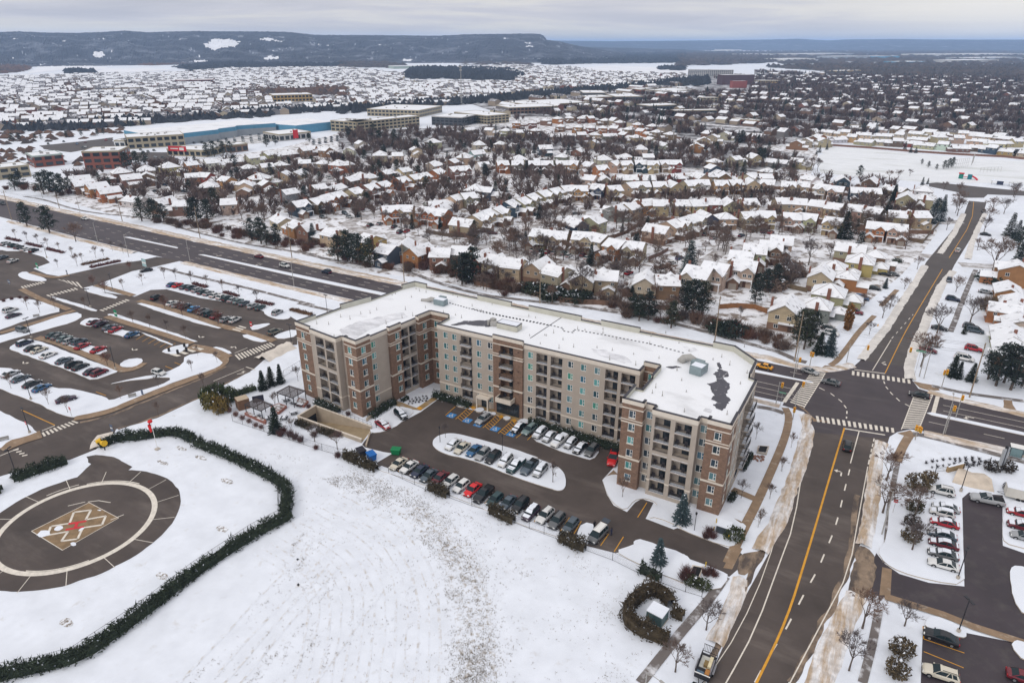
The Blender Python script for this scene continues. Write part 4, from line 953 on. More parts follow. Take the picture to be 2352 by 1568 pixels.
# ------------------------------------------------------------------ far suburbs past the 300 nearest houses: one mass
HW = [mat('far_wall_%s' % n_, c, .9, 0) for n_, c in (('brown', (.19, .12, .085)), ('tan', (.33, .27, .21)), ('grey', (.20, .19, .19)), ('red', (.22, .10, .075)), ('cream', (.45, .39, .29)))]
SHING = mat('grey_shingle', (.13, .12, .125), .9, .2, .4, col2=(.7, .71, .74), mix=(.35, .5, .62, (1, 1, 1)))
def in_px(poly, x, y):
 k = False
 for (x0, y0), (x1, y1) in zip(poly, poly[1:] + poly[:1]):
  if (y0 > y) != (y1 > y) and x < (x1 - x0) * (y - y0) / (y1 - y0) + x0: k = not k
 return k
def pxpoly(txt):
 out = []
 for w in txt.split():
  f, w = w.split(':'); x0, y0, k = FR[f]; x, y = map(float, w.split(','))
  out.append(((x0 + x / k) * .6125, (y0 + y / k) * .6125))
 return out
def simple_house(b, x, y, a, w, d, h, rh, wm, rm):
 ca, sa = math.cos(a), math.sin(a)
 T = lambda u, v, z: (x + u * ca - v * sa, y + u * sa + v * ca, z)
 w, d = w / 2, d / 2; o = .35
 for p, q in (((-w, -d), (w, -d)), ((w, -d), (w, d)), ((w, d), (-w, d)), ((-w, d), (-w, -d))): b.quad(T(*p, 0), T(*q, 0), T(*q, h), T(*p, h), wm)
 b.tri(T(w, -d, h), T(w, d, h), T(w, 0, h + rh), wm); b.tri(T(-w, d, h), T(-w, -d, h), T(-w, 0, h + rh), wm)
 b.quad(T(-w - o, -d - o, h - .2), T(w + o, -d - o, h - .2), T(w + o, 0, h + rh + .12), T(-w - o, 0, h + rh + .12), rm)
 b.quad(T(w + o, d + o, h - .2), T(-w - o, d + o, h - .2), T(-w - o, 0, h + rh + .12), T(w + o, 0, h + rh + .12), rm)
FARH = MB()
nsub = [0]
FARYARD = mat('suburb_ground', (.62, .63, .66), .9, .1, .1, col2=(.095, .085, .085), mix=(.05, .40, .56, (1, 1, 1)))
FAR_T, FAR_E = [], []    # places of far bare and evergreen trees
def suburb(txt, ang, row, sp, keep, treed, w=(8, 10.5), h=(4.5, 6), holes=(), turn=.2, evg=.15):
 poly = pxpoly(txt); hp = [pxpoly(q) for q in holes]
 P = []
 for x, y in poly:
  c = G('D', x, y); P.append(c)
 ca, sa = math.cos(R(ang)), math.sin(R(ang))
 us = [c.x * ca + c.y * sa for c in P]; vs = [-c.x * sa + c.y * ca for c in P]
 r = random.Random(int(us[0])); nsub[0] += 1; flat('suburb_ground', P, .03 + nsub[0] * .04, FARYARD)
 v = min(vs); k = 0
 while v < max(vs):
  u = min(us)
  while u < max(us):
   wob = 14 * noise.noise((u * .006, v * .006, 2.2))
   uu, vv = u + r.uniform(-1, 1), v + wob + r.uniform(-1, 1)
   x, y = uu * ca - vv * sa, uu * sa + vv * ca
   px, py, fw = D_of((x, y, 4))
   if -60 < px < 2412 and fw > 50 and in_px(poly, px, py) and not any(in_px(q, px, py) for q in hp):
    if r.random() < keep:
     a = R(ang) + (math.pi / 2 if r.random() < turn else 0) + r.gauss(0, .06)
     simple_house(FARH, x, y, a, r.uniform(*w), r.uniform(8.5, 11.5), r.uniform(*h), r.uniform(1.9, 3.0), r.choice([0, 0, 1, 1, 2, 3, 4]), 6 if r.random() < .36 else 5)
    for _ in range(int(treed + r.random())):
     (FAR_E if r.random() < evg else FAR_T).append((x + r.uniform(-9, 9), y + (10 if k % 2 else -10) + r.uniform(-9, 9), r.uniform(5, 8.5) * (1.35 if treed > 2 else .85)))
   u += sp
  v += row * (.62 if k % 2 else 1.15); k += 1
suburb('T0:-200,520 T0:600,500 T0:1200,490 T0:1560,462 T1:0,455 T1:480,500 T1:330,590 T0:2343,600 T0:1700,610 T0:1200,600 T0:600,600 T0:300,640 T0:-200,640', 62, 40, 11, .93, 1.3, turn=.1)
suburb('T0:-200,640 T0:500,630 T0:1100,600 T0:1650,610 T0:1850,650 T0:2343,650 T1:0,600 T1:60,690 T0:2343,735 T0:1800,755 T0:1250,800 T0:500,850 T0:-200,885', 50, 40, 11.5, .92, 1.4, holes=['T0:1840,640 T0:2130,640 T0:2130,700 T0:1840,700', 'T0:1180,530 T0:1450,530 T0:1450,580 T0:1180,580'])
suburb('T1:60,590 T1:500,545 T1:1000,550 T1:1250,560 T1:1400,600 T1:1000,650 T1:600,715 T1:100,710', 60, 38, 11, .95, 1.0, turn=.1)
suburb('T1:780,455 T1:1200,440 T1:1600,455 T1:1750,482 T1:2343,500 T1:2343,540 T1:1700,600 T1:1380,600 T1:1200,545 T1:1200,490', 40, 40, 12, .85, 1.5)
# leafier old quarter on the right, to beyond the park
suburb('T1:1640,705 T1:2343,620 T2:200,520 T2:900,505 T2:1500,505 T2:2500,510 T2:2500,930 T2:1500,900 T2:1000,870 T2:930,880 T2:600,870 T2:0,820 T1:2000,790 T1:1650,770', -24, 46, 19, .5, 6.5, w=(9, 13), h=(2.9, 4.6), holes=['T2:40,450 T2:520,450 T2:520,610 T2:40,610'], turn=.25, evg=.09)
suburb('T1:1150,790 T1:1640,700 T1:2000,790 T2:0,830 T2:600,880 T2:940,890 T2:900,960 T2:500,990 T2:0,930 T1:2000,880 T1:1500,790', -28, 40, 15, .35, 4.0, holes=(), evg=.1)
suburb('T1:0,890 T1:600,870 T1:1100,850 T1:1500,930 T1:2100,960 T2:0,960 T2:500,1000 T2:900,1050 T2:800,1180 T2:0,1130 T1:1700,1020 T1:1000,1010 T1:0,1080', -28, 40, 17, .0, 2.2, evg=.1)
suburb('T1:900,705 T1:1700,612 T1:2343,560 T2:0,560 T2:200,640 T1:1700,700 T1:1640,712 T1:1150,790', -28, 60, 45, .55, 4., w=(18, 40), h=(5, 7), evg=.25)
suburb('T2:520,470 T2:1100,500 T2:900,505 T2:200,520 T2:520,560', -24, 60, 40, .5, 5., w=(12, 34), h=(4, 7), evg=.2)
tag(FARH.build('distant_suburb_houses', HW + [ROOFSNOW, SHING]), 'thousands of small snow roofed houses of the far suburbs under the hills', 'far suburb', None, 'stuff')
# ================================================================== houses of the near suburb
TRIM = mat('eave_trim', (.30, .27, .24), .8, .05)
def gable(rf, wl, x0, x1, y0, y1, h, rh, axis, over=.4, th=.22, ends=(1, 1)):
 """pitched roof of snow slabs into rf (0 top, 1 edge) and gable triangles into wl"""
 if axis == 'x': T = lambda u, v, z: (u, v, z); u0, u1, v0, v1 = x0, x1, y0, y1
 else: T = lambda u, v, z: (-v, u, z) if False else (v, u, z); u0, u1, v0, v1 = y0, y1, x0, x1
 vm = (v0 + v1) / 2; sl = rh / ((v1 - v0) / 2)
 a, b_ = u0 - over * ends[0], u1 + over * ends[1]
 for sgn, ve in ((-1, v0 - over), (1, v1 + over)):
  ze = h - sl * over
  q = [T(a, ve, ze + th), T(b_, ve, ze + th), T(b_, vm, h + rh + th), T(a, vm, h + rh + th)]
  lo = [(p[0], p[1], p[2] - th) for p in q]
  flip = (sgn > 0) ^ (axis == 'y')
  if flip: rf.quad(*q[::-1], 0)
  else: rf.quad(*q, 0)
  for i in range(4):
   j = (i + 1) % 4
   if i == 2: continue
   rf.quad(lo[i], lo[j], q[j], q[i], 1)
  rf.quad(*lo, 1)
 for u, e in ((u0, ends[0]), (u1, ends[1])):
  if e: wl.tri(T(u, v0, h), T(u, v1, h), T(u, vm, h + rh))
def hip(rf, x0, x1, y0, y1, h, rh, over=.45, th=.2):
 x0 -= over; x1 += over; y0 -= over; y1 += over; z = h - .15
 w, d = x1 - x0, y1 - y0
 if w >= d: r0, r1 = (x0 + d / 2, (y0 + y1) / 2), (x1 - d / 2, (y0 + y1) / 2)
 else: r0, r1 = ((x0 + x1) / 2, y0 + w / 2), ((x0 + x1) / 2, y1 - w / 2)
 A = [(x0, y0, z + th), (x1, y0, z + th), (x1, y1, z + th), (x0, y1, z + th)]; P, Q = (*r0, h + rh + th), (*r1, h + rh + th)
 if w >= d: fs = [(A[0], A[1], Q, P), (A[1], A[2], Q), (A[2], A[3], P, Q), (A[3], A[0], P)]
 else: fs = [(A[0], A[1], P), (A[1], A[2], Q, P), (A[2], A[3], Q), (A[3], A[0], P, Q)]
 for f in fs: (rf.quad if len(f) == 4 else rf.tri)(*f, 0)
 for i in range(4):
  a, c = A[i], A[(i + 1) % 4]; rf.quad((a[0], a[1], z), (c[0], c[1], z), c, a, 1)
 rf.quad((x0, y1, z), (x1, y1, z), (x1, y0, z), (x0, y0, z), 1)
 # snow-free ridge lines
 for a, c in ((A[0], P), (A[1], Q if w >= d else P), (A[2], Q), (A[3], P if w >= d else Q), (P, Q)):
  rf.tube([(a[0], a[1], a[2] + .0), (c[0], c[1], c[2] + .0)], .09, 1, 3)
hwin = MB()
for x0, z0, x1, z1 in ((-.6, -.6, .6, -.52), (-.6, .52, .6, .6), (-.6, -.52, -.52, .52), (.52, -.52, .6, .52), (-.04, -.52, .04, .52)): hwin.box(x0, -.07, z0, x1, .0, z1, 0)
hwin.quad((-.52, -.03, -.52), (.52, -.03, -.52), (.52, -.03, .52), (-.52, -.03, .52), 1)
HPROTO = {}
def house_proto(kind, near):
 key = (kind, near)
 if key in HPROTO: return HPROTO[key]
 wl, rf, ga, gr, gd, ch, po, fd = MB(), MB(), MB(), MB(), MB(), MB(), MB(), MB()
 wins = []
 mir = -1 if kind == 'm' else 1
 if kind in 'gm':
  w, d, h, rh = 7.8, 10., 5.3, 2.3
  X = lambda a, b_: (min(a * mir, b_ * mir), max(a * mir, b_ * mir))
  wl.box(-w / 2, -d / 2, 0, w / 2, d / 2, h); gable(rf, wl, -w / 2, w / 2, -d / 2, d / 2, h, rh, 'x')
  a, b_ = X(-.1, 3.7); wl.box(a, -d / 2 - .9, 0, b_, -d / 2, h); gable(rf, wl, a, b_, -d / 2 - .9, -1.2, h, 1.5, 'y', ends=(1, 0))
  a, b_ = X(-3.8, -.3); ga.box(a, -d / 2 - 4.6, 0, b_, -d / 2, 2.6); gable(gr, ga, a, b_, -d / 2 - 4.6, -d / 2, 2.6, 1.3, 'y', ends=(1, 0))
  gd.box(a + .5, -d / 2 - 4.66, .02, b_ - .5, -d / 2 - 4.58, 2.1)
  a, b_ = X(-.3, 3.7); po.box(a, -d / 2 - 2.3, 2.6, b_, -d / 2 - .9, 2.85, 0); po.box(b_ - .25 if mir > 0 else a, -d / 2 - 2.25, 0, b_ if mir > 0 else a + .25, -d / 2 - 2.0, 2.6)
  fd.box(mir * 1.2 - .5, -d / 2 - .97, .1, mir * 1.2 + .5, -d / 2 - .88, 2.2)
  ch.box(w / 2 - .1, 1.5, 0, w / 2 + .5, 2.5, 8.3) if mir > 0 else ch.box(-w / 2 - .5, 1.5, 0, -w / 2 + .1, 2.5, 8.3)
  wins += [(mir * 1.0, -d / 2 - .9, 4.1, 0), (mir * 2.7, -d / 2 - .9, 4.1, 0), (-mir * 2., -d / 2, 4.2, 0), (-mir * 2.4, d / 2, 4.1, math.pi), (mir * 2.0, d / 2, 4.1, math.pi), (mir * 1.6, d / 2, 1.5, math.pi), (w / 2, -2.5, 4.1, math.pi / 2), (-w / 2, -2.5, 4.1, -math.pi / 2)]
  if kind == 'g':
   wl.box(-3.2, d / 2, 0, .8, d / 2 + 2.8, 2.6); gable(rf, wl, -3.2, .8, d / 2, d / 2 + 2.8, 2.6, 1.1, 'y', ends=(0, 1)); wins.append((-1.2, d / 2 + 2.8, 1.5, math.pi))
 elif kind == 'p':
  w, d, h, rh = 8., 11., 5.1, 2.6
  wl.box(-w / 2, -d / 2, 0, w / 2, d / 2, h); gable(rf, wl, -w / 2, w / 2, -d / 2, d / 2, h, rh, 'y')
  ga.box(w / 2, -3, 0, w / 2 + 3.6, 4., 2.6); gable(gr, ga, w / 2, w / 2 + 3.6, -3, 4, 2.6, 1.2, 'y'); gd.box(w / 2 + .5, -3.07, .02, w / 2 + 3.1, -2.98, 2.1)
  ga.box(-w / 2 - .04, -d / 2 - .04, 0, w / 2 + .04, d / 2 + .04, 2.1); fd.box(1.6, -d / 2 - .1, .1, 2.6, -d / 2 - .02, 2.2)
  po.box(-1, -d / 2 - 1.5, 2.5, 3.2, -d / 2 - .05, 2.7)
  ch.box(-w / 2 - .55, -.5, 0, -w / 2 + .0, .6, 7.6)
  wins += [(-1.6, -d / 2, 4., 0), (1.6, -d / 2, 4., 0), (-1.6, -d / 2 - .05, 1.3, 0), (-1.6, d / 2, 4., math.pi), (1.6, d / 2, 4., math.pi), (w / 2, -3., 4, math.pi / 2), (-w / 2, 2.8, 4., -math.pi / 2)]
 elif kind == 'h':
  w, d, h, rh = 10.5, 10.5, 5.4, 3.2
  wl.box(-w / 2, -d / 2, 0, w / 2, d / 2, h); hip(rf, -w / 2, w / 2, -d / 2, d / 2, h, rh)
  ga.box(1., -d / 2 - 5.5, 0, 7.4, -d / 2, 2.8); hip(gr, 1., 7.4, -d / 2 - 5.5, -d / 2 + .4, 2.8, 1.9); gd.box(1.7, -d / 2 - 5.57, .02, 6.7, -d / 2 - 5.48, 2.2)
  po.box(-3.5, -d / 2 - 1.8, 2.6, .9, -d / 2, 2.8); fd.box(-1.5, -d / 2 - .08, .1, -.4, -d / 2 + .01, 2.2)
  ch.box(-w / 2 - .5, -1, 0, -w / 2 + .05, .2, 8.2)
  wins += [(-3.2, -d / 2, 4.1, 0), (-.2, -d / 2, 4.1, 0), (3., -d / 2, 4.1, 0), (-3.2, -d / 2, 1.4, 0), (-3, d / 2, 4.1, math.pi), (0, d / 2, 4.1, math.pi), (3, d / 2, 4.1, math.pi), (1.5, d / 2, 1.4, math.pi), (w / 2, 1, 4.1, math.pi / 2), (-w / 2, 2.4, 4.1, -math.pi / 2)]
 elif kind == 'b':
  w, d, h, rh = 12.5, 8.5, 3.1, 2.0
  wl.box(-w / 2, -d / 2, 0, w / 2, d / 2, h); gable(rf, wl, -w / 2, w / 2, -d / 2, d / 2, h, rh, 'x', .55)
  ga.box(w / 2, -2.5, 0, w / 2 + 3.5, 3.2, 2.5); gable(gr, ga, w / 2, w / 2 + 3.5, -2.5, 3.2, 2.4, .8, 'x', ends=(0, 1)); gd.box(w / 2 + .5, -2.57, .02, w / 2 + 3, -2.48, 2.1)
  fd.box(-.5, -d / 2 - .08, .1, .5, -d / 2 + .01, 2.2); po.box(-1.6, -d / 2 - 1.4, 2.5, 1.6, -d / 2 - .4, 2.65)
  ch.box(2, .4, 3, 2.8, 1.2, 5.9)
  wins += [(-4, -d / 2, 1.7, 0), (3.6, -d / 2, 1.7, 0), (-4, d / 2, 1.7, math.pi), (-1, d / 2, 1.7, math.pi), (3.4, d / 2, 1.7, math.pi), (-w / 2, 0, 1.7, -math.pi / 2)]
 elif kind == 'i':
  w, d, h, rh = 8.6, 9., 5.2, 2.3
  wl.box(-w / 2, -d / 2, 0, w / 2, d / 2, h); hip(rf, -w / 2, w / 2, -d / 2, d / 2, h, rh)
  ga.box(-4.2, -d / 2 - 4.5, 0, -.6, -d / 2, 2.6); gable(gr, ga, -4.2, -.6, -d / 2 - 4.5, -d / 2, 2.6, 1.2, 'y', ends=(1, 0)); gd.box(-3.8, -d / 2 - 4.57, .02, -1., -d / 2 - 4.48, 2.1)
  fd.box(1, -d / 2 - .08, .1, 2, -d / 2 + .01, 2.2); po.box(-.4, -d / 2 - 1.6, 2.6, 3.6, -d / 2, 2.8); ch.box(w / 2 - .05, 0, 0, w / 2 + .45, 1, 7.6)
  wins += [(-2, -d / 2, 4., 0), (2, -d / 2, 4., 0), (-2.2, d / 2, 4., math.pi), (2.2, d / 2, 4., math.pi), (1, d / 2, 1.4, math.pi), (w / 2, -2, 4, math.pi / 2)]
 elif kind == 's':
  w, d, h, rh = 8., 8.5, 5., 2.1
  wl.box(-w / 2, -d / 2, 0, w / 2, d / 2, h); gable(rf, wl, -w / 2, w / 2, -d / 2, d / 2, h, rh, 'x')
  ga.box(w / 2, -3.6, 0, w / 2 + 6, 3.8, 3.); gable(gr, ga, w / 2, w / 2 + 6, -3.6, 3.8, 3., 1.7, 'x', ends=(0, 1)); gd.box(w / 2 + .4, -3.67, .02, w / 2 + 3.2, -3.58, 2.1)
  fd.box(w / 2 + 4, -3.68, .1, w / 2 + 4.9, -3.58, 2.2); po.box(w / 2 + 3.4, -5, 2.5, w / 2 + 5.8, -3.9, 2.7); ch.box(-w / 2 - .5, 1, 0, -w / 2 + .05, 1.9, 7.4)
  wins += [(-2, -d / 2, 4., 0), (2, -d / 2, 4., 0), (-1, -d / 2, 1.4, 0), (-2, d / 2, 4., math.pi), (2, d / 2, 4., math.pi), (7, 3.8, 1.6, math.pi), (-w / 2, -1.5, 4, -math.pi / 2)]
 pr = Proto('house', 'house')
 if near:
  iw = pr.add('wall', wl, WALLC, ck='wall'); pr.add('roof', rf, [ROOFSNOW, TRIM]); ig = pr.add('garage' if kind != 'p' else 'brick_base', ga, WALLC, ck='low')
  pr.add('garage_roof', gr, [ROOFSNOW, TRIM], ig); pr.add('garage_door', gd, mat('garage_door', (.30, .26, .22), .7, .1), ig); pr.add('porch_roof', po, [ROOFSNOW]); pr.add('front_door', fd, mat('door_brown', (.10, .05, .035), .6, 0)); pr.add('chimney', ch, mat('chimney_brick', (.22, .10, .07), .9, .15, 2.))
  me = HPROTO.get('win')
  for x, y, z, r in wins:
   pr.add('window', hwin if me is None else me, [FRAMEW, GLASS], loc=(x, y, z), rz=r); me = HPROTO['win'] = pr.last
 else:
  one = merge((wl, 0, (0, 0, 0), 0), (ga, 0, (0, 0, 0), 0), (rf, 1, (0, 0, 0), 0), (gr, 1, (0, 0, 0), 0), (po, 1, (0, 0, 0), 0), (ch, 2, (0, 0, 0), 0), *[(hwin, 3, (x, y, z), r) for x, y, z, r in wins])
  pr.add('house', one, [WALLC, ROOFSNOW, TRIM, FRAMEW, GLASS], ck='wall')
 HPROTO[key] = pr
 return pr
HC = {'t': (.36, .285, .195), 'b': (.19, .115, .08), 'o': (.33, .14, .06), 'r': (.24, .065, .05), 'c': (.45, .39, .27), 'y': (.42, .30, .13), 'g': (.22, .215, .215), 'n': (.05, .07, .10), 'w': (.55, .54, .52), 'k': (.44, .35, .27), 'e': (.19, .195, .13), 'u': (.27, .33, .38), 'd': (.12, .085, .07), 'a': (.36, .21, .085)}
HN = {'t': 'tan', 'b': 'brown brick', 'o': 'orange brick', 'r': 'red brick', 'c': 'cream', 'y': 'yellow', 'g': 'grey', 'n': 'navy blue', 'w': 'white', 'k': 'pinkish beige', 'e': 'olive green', 'u': 'pale blue', 'd': 'dark brown', 'a': 'amber brick'}
KN = {'g': 'two storey house', 'm': 'two storey house', 'p': 'gable-fronted house', 'h': 'hip roofed house', 'b': 'bungalow', 'i': 'small hipped house', 's': 'split level house'}
ROWS = []
HOUSES = []    # (place, short name) for labelling what stands beside them
def put_house(c, ang, kind, col, label, group, scale=1.):
 near = D_of((c.x, c.y, 3))[1] > 405
 j = lambda q: max(.02, q * rnd.uniform(.88, 1.12))
 wc = tuple(j(q) for q in HC[col]); m_ = rnd.uniform(.85, 1.15)
 low = tuple(q * m_ for q in (HC['b'] if col in 'tcywgnkued' else HC[col]))
 if kind == 'h': low = wc
 o = house_proto(kind, near).place((c.x, c.y, 0), ang, label, group, {'wall': wc, 'low': low}, scale)
 HOUSES.append((c.x, c.y))
 return o
def row(phrase, f, txt, kinds, cols, back=False, z=5.5, rot=0., group=None, flipline=False):
 """houses along a street, surveyed at the middles of their roofs; front to the near side unless back"""
 P = []
 for w in txt.split():
  ff = f
  if ':' in w: f, w = w.split(':')
  x, y = map(float, w.split(',')); P.append(G(f, x, y, z))
 n = len(P)
 ROWS.append((phrase, P, back))
 xs_ = sorted(range(n), key=lambda i: D_of(P[i])[0]); rank = {i: k for k, i in enumerate(xs_)}
 for i, c in enumerate(P):
  a, b_ = P[max(0, i - 1)], P[min(n - 1, i + 1)]
  if (b_ - a).length < .1: b_ = a + Vector((1, 0, 0))
  if i and i < n - 1 and (P[i] - P[i - 1]).length > 28: a = P[i]
  elif i < n - 1 and (P[i + 1] - P[i]).length > 28 and i: b_ = P[i]
  ang = math.atan2((b_ - a).y, (b_ - a).x) + R(rot) + (math.pi if back else 0)
  k, cl = kinds[i % len(kinds)], cols[i % len(cols)]
  put_house(c, ang, k, cl, '%s %s, %s from left in the %s' % (HN[cl], KN[k], nth(rank[i]), phrase), group or 'houses in the ' + phrase)
row('row backing onto the roadside trail', 'U2', '175,770 300,795 490,805 625,850 830,885 1000,885 1290,915 1450,920', 'gmpmpgpm', 'tkttttkb', True)
row('row behind the dark roadside pines', 'U1', '335,430 460,500 560,520 720,560 1000,610 1140,690 1265,660 1370,695 1530,715 1690,700 1830,735', 'bspsmgppgmp', 'cobcyneobgr', True, rot=0)
row('row with driveways behind back fences', 'U2', '510,570 640,585 815,590 945,605 1075,650 1210,665', 'gmgmgm', 'ttctok')
row('row facing the inner snowy street', 'U2', '1380,540 1480,500 1560,480 1640,455 1740,440 1890,440 2060,435 2190,430 U3:610,445 735,450 925,480 1245,515 1400,530', 'pgmgpimgmgmgm', 'kttknttttctot')
row('row of backs in the middle', 'U2', '760,490 900,470 1070,385 1170,370 1285,340 1400,345 1560,345 1670,345 1785,335 1920,340 2060,335 U3:540,330 660,335 810,350 930,370 1100,385 1225,405 1400,430 1560,430', 'pmgmgmgmgpgmgmgmgmg', 'ntgtatttrcttttttdtt', True)
row('row facing the curved street', 'U1', '1700,490 1800,450 1870,420 1950,400 2040,350 2130,330 2200,300 2290,275 U2:600,255 700,235 800,235', 'pgmgmgmgmgm', 'ttttnttttta')
row('row facing the second street', 'U2', '940,225 1050,235 1180,210 1265,205 1390,205 1500,205 1620,195 1710,190 1850,195 1955,190 2080,185 U3:430,190 585,205 690,205 845,225 945,240 1105,250 1215,255', 'gmgmgpgmgmpmgmgmgm', 'nttttttwyacttttknt')
row('back row below the orange row', 'U2', '875,155 985,165 1100,155 1180,155 1300,155 1520,145 1700,140 1800,130 1880,135 2000,135 2190,140', 'gpgmgmpipbs', 'ctttcrttbcd', True)
row('orange row of front gables', 'U2', '70,55 215,45 330,45 455,45 550,45 660,45 745,45 870,55 955,80 1050,45 1140,45 1250,40 1340,45 1430,40 1510,40', 'gmgmgmgmgmgmgmg', 'wodddaatottnttr')
row('orange brick cluster by the bend', 'U1', '1150,390 1265,385 1430,400 1530,415', 'gmgm', 'otoo', rot=6)
row('loose group behind the orange cluster', 'U1', '1520,350 1635,300 1730,290 1500,315 1870,240 1790,235', 'bsmbsh', 'ucewnd', True)
row('stepped brick row up the slope', 'U1', '470,350 590,330 660,305 745,285 875,255 990,225 1090,205 1230,170 1330,150 1395,140 1500,110 1630,90 1700,85', 'gmgmgmgmgmgmg', 'nboocbooyoobb')
row('row of square houses above', 'U1', '60,190 175,150 390,255 610,220 730,200 850,160 1000,140 1120,110 1240,90 1480,50', 'ihssbsisbs', 'ccgdtdcbbt')
row('row beside the shopping plaza', 'U0', '600,160 625,195 725,215 815,250 905,105 980,150 1095,90 1100,130 1270,65 1430,45 1580,30', 'pppphphshss', 'bboobbcbyaw')
row('group round the snowy court', 'U0', '1440,135 1540,130 1700,160 1850,200 1570,210 1945,150 2000,190 2130,120 2230,90 1720,335 1370,345 1230,330 1010,285', 'sssshhssbmspb', 'oractbbttcbdw', rot=8)
row('hip roofed houses further up', 'T1', '60,1108 150,1195 70,1010 150,965 400,1045 280,1045 520,1008 650,1105 765,1090 850,1060 440,1150 330,1165 640,960 935,1035', 'ihssshsishsihp', 'ocwcctkcbtcbcu', rot=5)
row('scattered houses amid bare trees', 'T1', '950,975 1090,970 1190,985 1220,1075 1370,1065 1395,1000 1510,1055 1790,1075 1900,1070 2040,1005 2090,1055 1940,1055 1620,1000 1720,960', 'hishbpihmhsibs', 'ctkcwneckcgobt')
row('small brick row under the offices', 'T1', '1200,828 1310,828 1400,812 1480,800 1560,795 1640,798 1700,795 1800,812 1900,825 2020,840 2120,850', 'iiiiiisiiii', 'obbobbobbob')
row('second small brick row', 'T1', '1500,852 1620,856 1705,860 1785,862 1865,862 1960,872 2045,880 2150,890 2240,905', 'iiiisisii', 'bobobbobb')
row('third row near the offices', 'T1', '1480,905 1560,910 1640,905 1730,908 1830,900 1930,905 2010,925 2110,940 2200,960', 'bisibsisb', 'tnbtebtcw')
row('long roofs behind the offices', 'T1', '760,875 880,860 1020,875 1130,880 1230,890 1330,880', 'bbsisi', 'wtckyb')
row('brick row under the plaza trees', 'T0', '1390,1090 1560,1070 1700,1060 1810,1040 1930,1020 2060,1010 2100,1000 2200,1010', 'sbssbsss', 'wbctdbob')
row('row above the stepped bricks', 'T0', '1680,1130 1800,1120 1900,1110 2060,1095 2180,1100 2290,1110', 'isisih', 'gcbtto')
row('park edge bungalow row', 'T2', '1090,938 1185,935 1280,955 1385,955 1490,963 1590,965 1690,978 1800,985 1915,997 2030,993 2140,1010 2245,1020 2350,1030', 'bsbbsbbsbbsbb', 'wytkdrkwbdnak', True, z=3.5)
row('second bungalow row beyond the park', 'T2', '1020,890 1140,902 1260,908 1395,915 1510,920 1640,940 1770,940 1900,942 2050,952 2160,965 2290,965', 'bsbbsbhsbbs', 'ktctcbttkct', True, z=3.5)
row('third bungalow row beyond the park', 'T2', '1180,860 1350,870 1480,880 1620,900 1780,905 1930,910 2080,920 2230,935', 'bbsbbsbb', 'dkbtbctb', z=3.5)
row('slanting row left of the park', 'T2', '180,945 130,985 240,925 320,905 400,895 470,915 540,920 810,965 870,950 920,935 960,925 990,950', 'gmggmgmgmgmg', 'totctbobtbot', rot=10)
row('scattered roofs below the park', 'T2', '250,1090 390,1070 520,1060 600,1065 690,1075 810,1085 240,1130 480,1195 610,1155 900,1205', 'ispbbssmis', 'yctkgtncbw')
row('dark gables at the park edge', 'T2', '1115,1215 1310,1225 1480,1255', 'ppb', 'ndt', True)
def one(f, x, y, z, ang, kind, col, label, sc=1.):
 put_house(G(f, x, y, z), R(ang), kind, col, label, 'houses along the cross street', sc)
one('U3', 575, 1130, 5.5, 0, 'p', 'c', 'cream gable-ended corner house nearest the junction, beside the wooden fence', 1.1)
one('U3', 800, 1110, 4., 90, 'h', 'g', 'grey roofed hip house just behind the corner house', .82)
one('U3', 895, 985, 6, 90, 'h', 't', 'tan house with bare dark hip roof and small square window', .95)
one('U3', 840, 860, 6, 0, 'p', 'k', 'pinkish gable-ended house with chimney on its end wall', 1.)
one('U3', 1020, 895, 4, 90, 'i', 'o', 'orange brick hip house with low snowy wing', .85)
one('U3', 930, 790, 6, 90, 'h', 'c', 'cream hip roofed house with blue-grey roof showing through', .85)
one('U3', 1130, 750, 6, 90, 'h', 'y', 'yellow walled hip house second from the side street corner', .92)
one('U3', 1050, 690, 5, 90, 'p', 't', 'snow roofed house at the corner of the side street', 1.)
one('U3', 1230, 740, 4, 90, 'i', 'b', 'brown brick house with double garage facing the cross street', .9)
one('U2', 1690, 880, 5.5, -5, 'm', 'k', 'pale beige house end behind the tall blue spruce', 1.15)
one('U2', 1820, 840, 6, -5, 'g', 'k', 'beige house with long snowy roof behind the spruce', 1.15)
one('U2', 2010, 745, 6, 5, 'm', 'c', 'cream house beside a brick chimney stack', 1.1)
one('U2', 2030, 815, 6, 5, 'g', 'k', 'beige house with tall brick chimney above the brown hedge', 1.1)
one('U2', 2110, 690, 6, 10, 'm', 'c', 'cream house with twin snowy roof slopes on the side street', 1.1)
one('U2', 2230, 665, 6, 10, 'g', 'b', 'brick house joined to the cream twin-roofed one', 1.1)
one('U2', 2310, 625, 6, 8, 'm', 't', 'tan house at the right end of the side street row', 1.1)
one('U3', 2290, 850, 5, -90, 'm', 'o', 'orange brick house upmost on the right edge of the picture', 1.1)
one('U3', 2240, 965, 4, -90, 'b', 'o', 'low orange brick house with navy garage on the right edge', .9)
one('U3', 2300, 1080, 4, -90, 'b', 'o', 'long orange brick bungalow on the right edge', 1.)
one('U3', 2200, 1150, 3.5, -90, 'p', 'o', 'small orange brick gable house beside the bushy shrub', .8)
one('U3', 2320, 1200, 4, -90, 'b', 'c', 'bungalow with ribbed snowy roof on the right edge', 1.)
one('U3', 2250, 1310, 4, -90, 'b', 'c', 'cream bungalow behind the three parked cars', 1.)
one('U3', 2270, 1430, 4, -90, 'b', 'b', 'brown brick bungalow behind the roadside pines', 1.)
one('U3', 1470, 310, 5.5, 0, 'p', 't', 'tan gable house behind the long brown fence', 1.15)
one('U3', 1600, 300, 5., 90, 'h', 't', 'house with broad snowy hip roof near the dark spruces', .9)
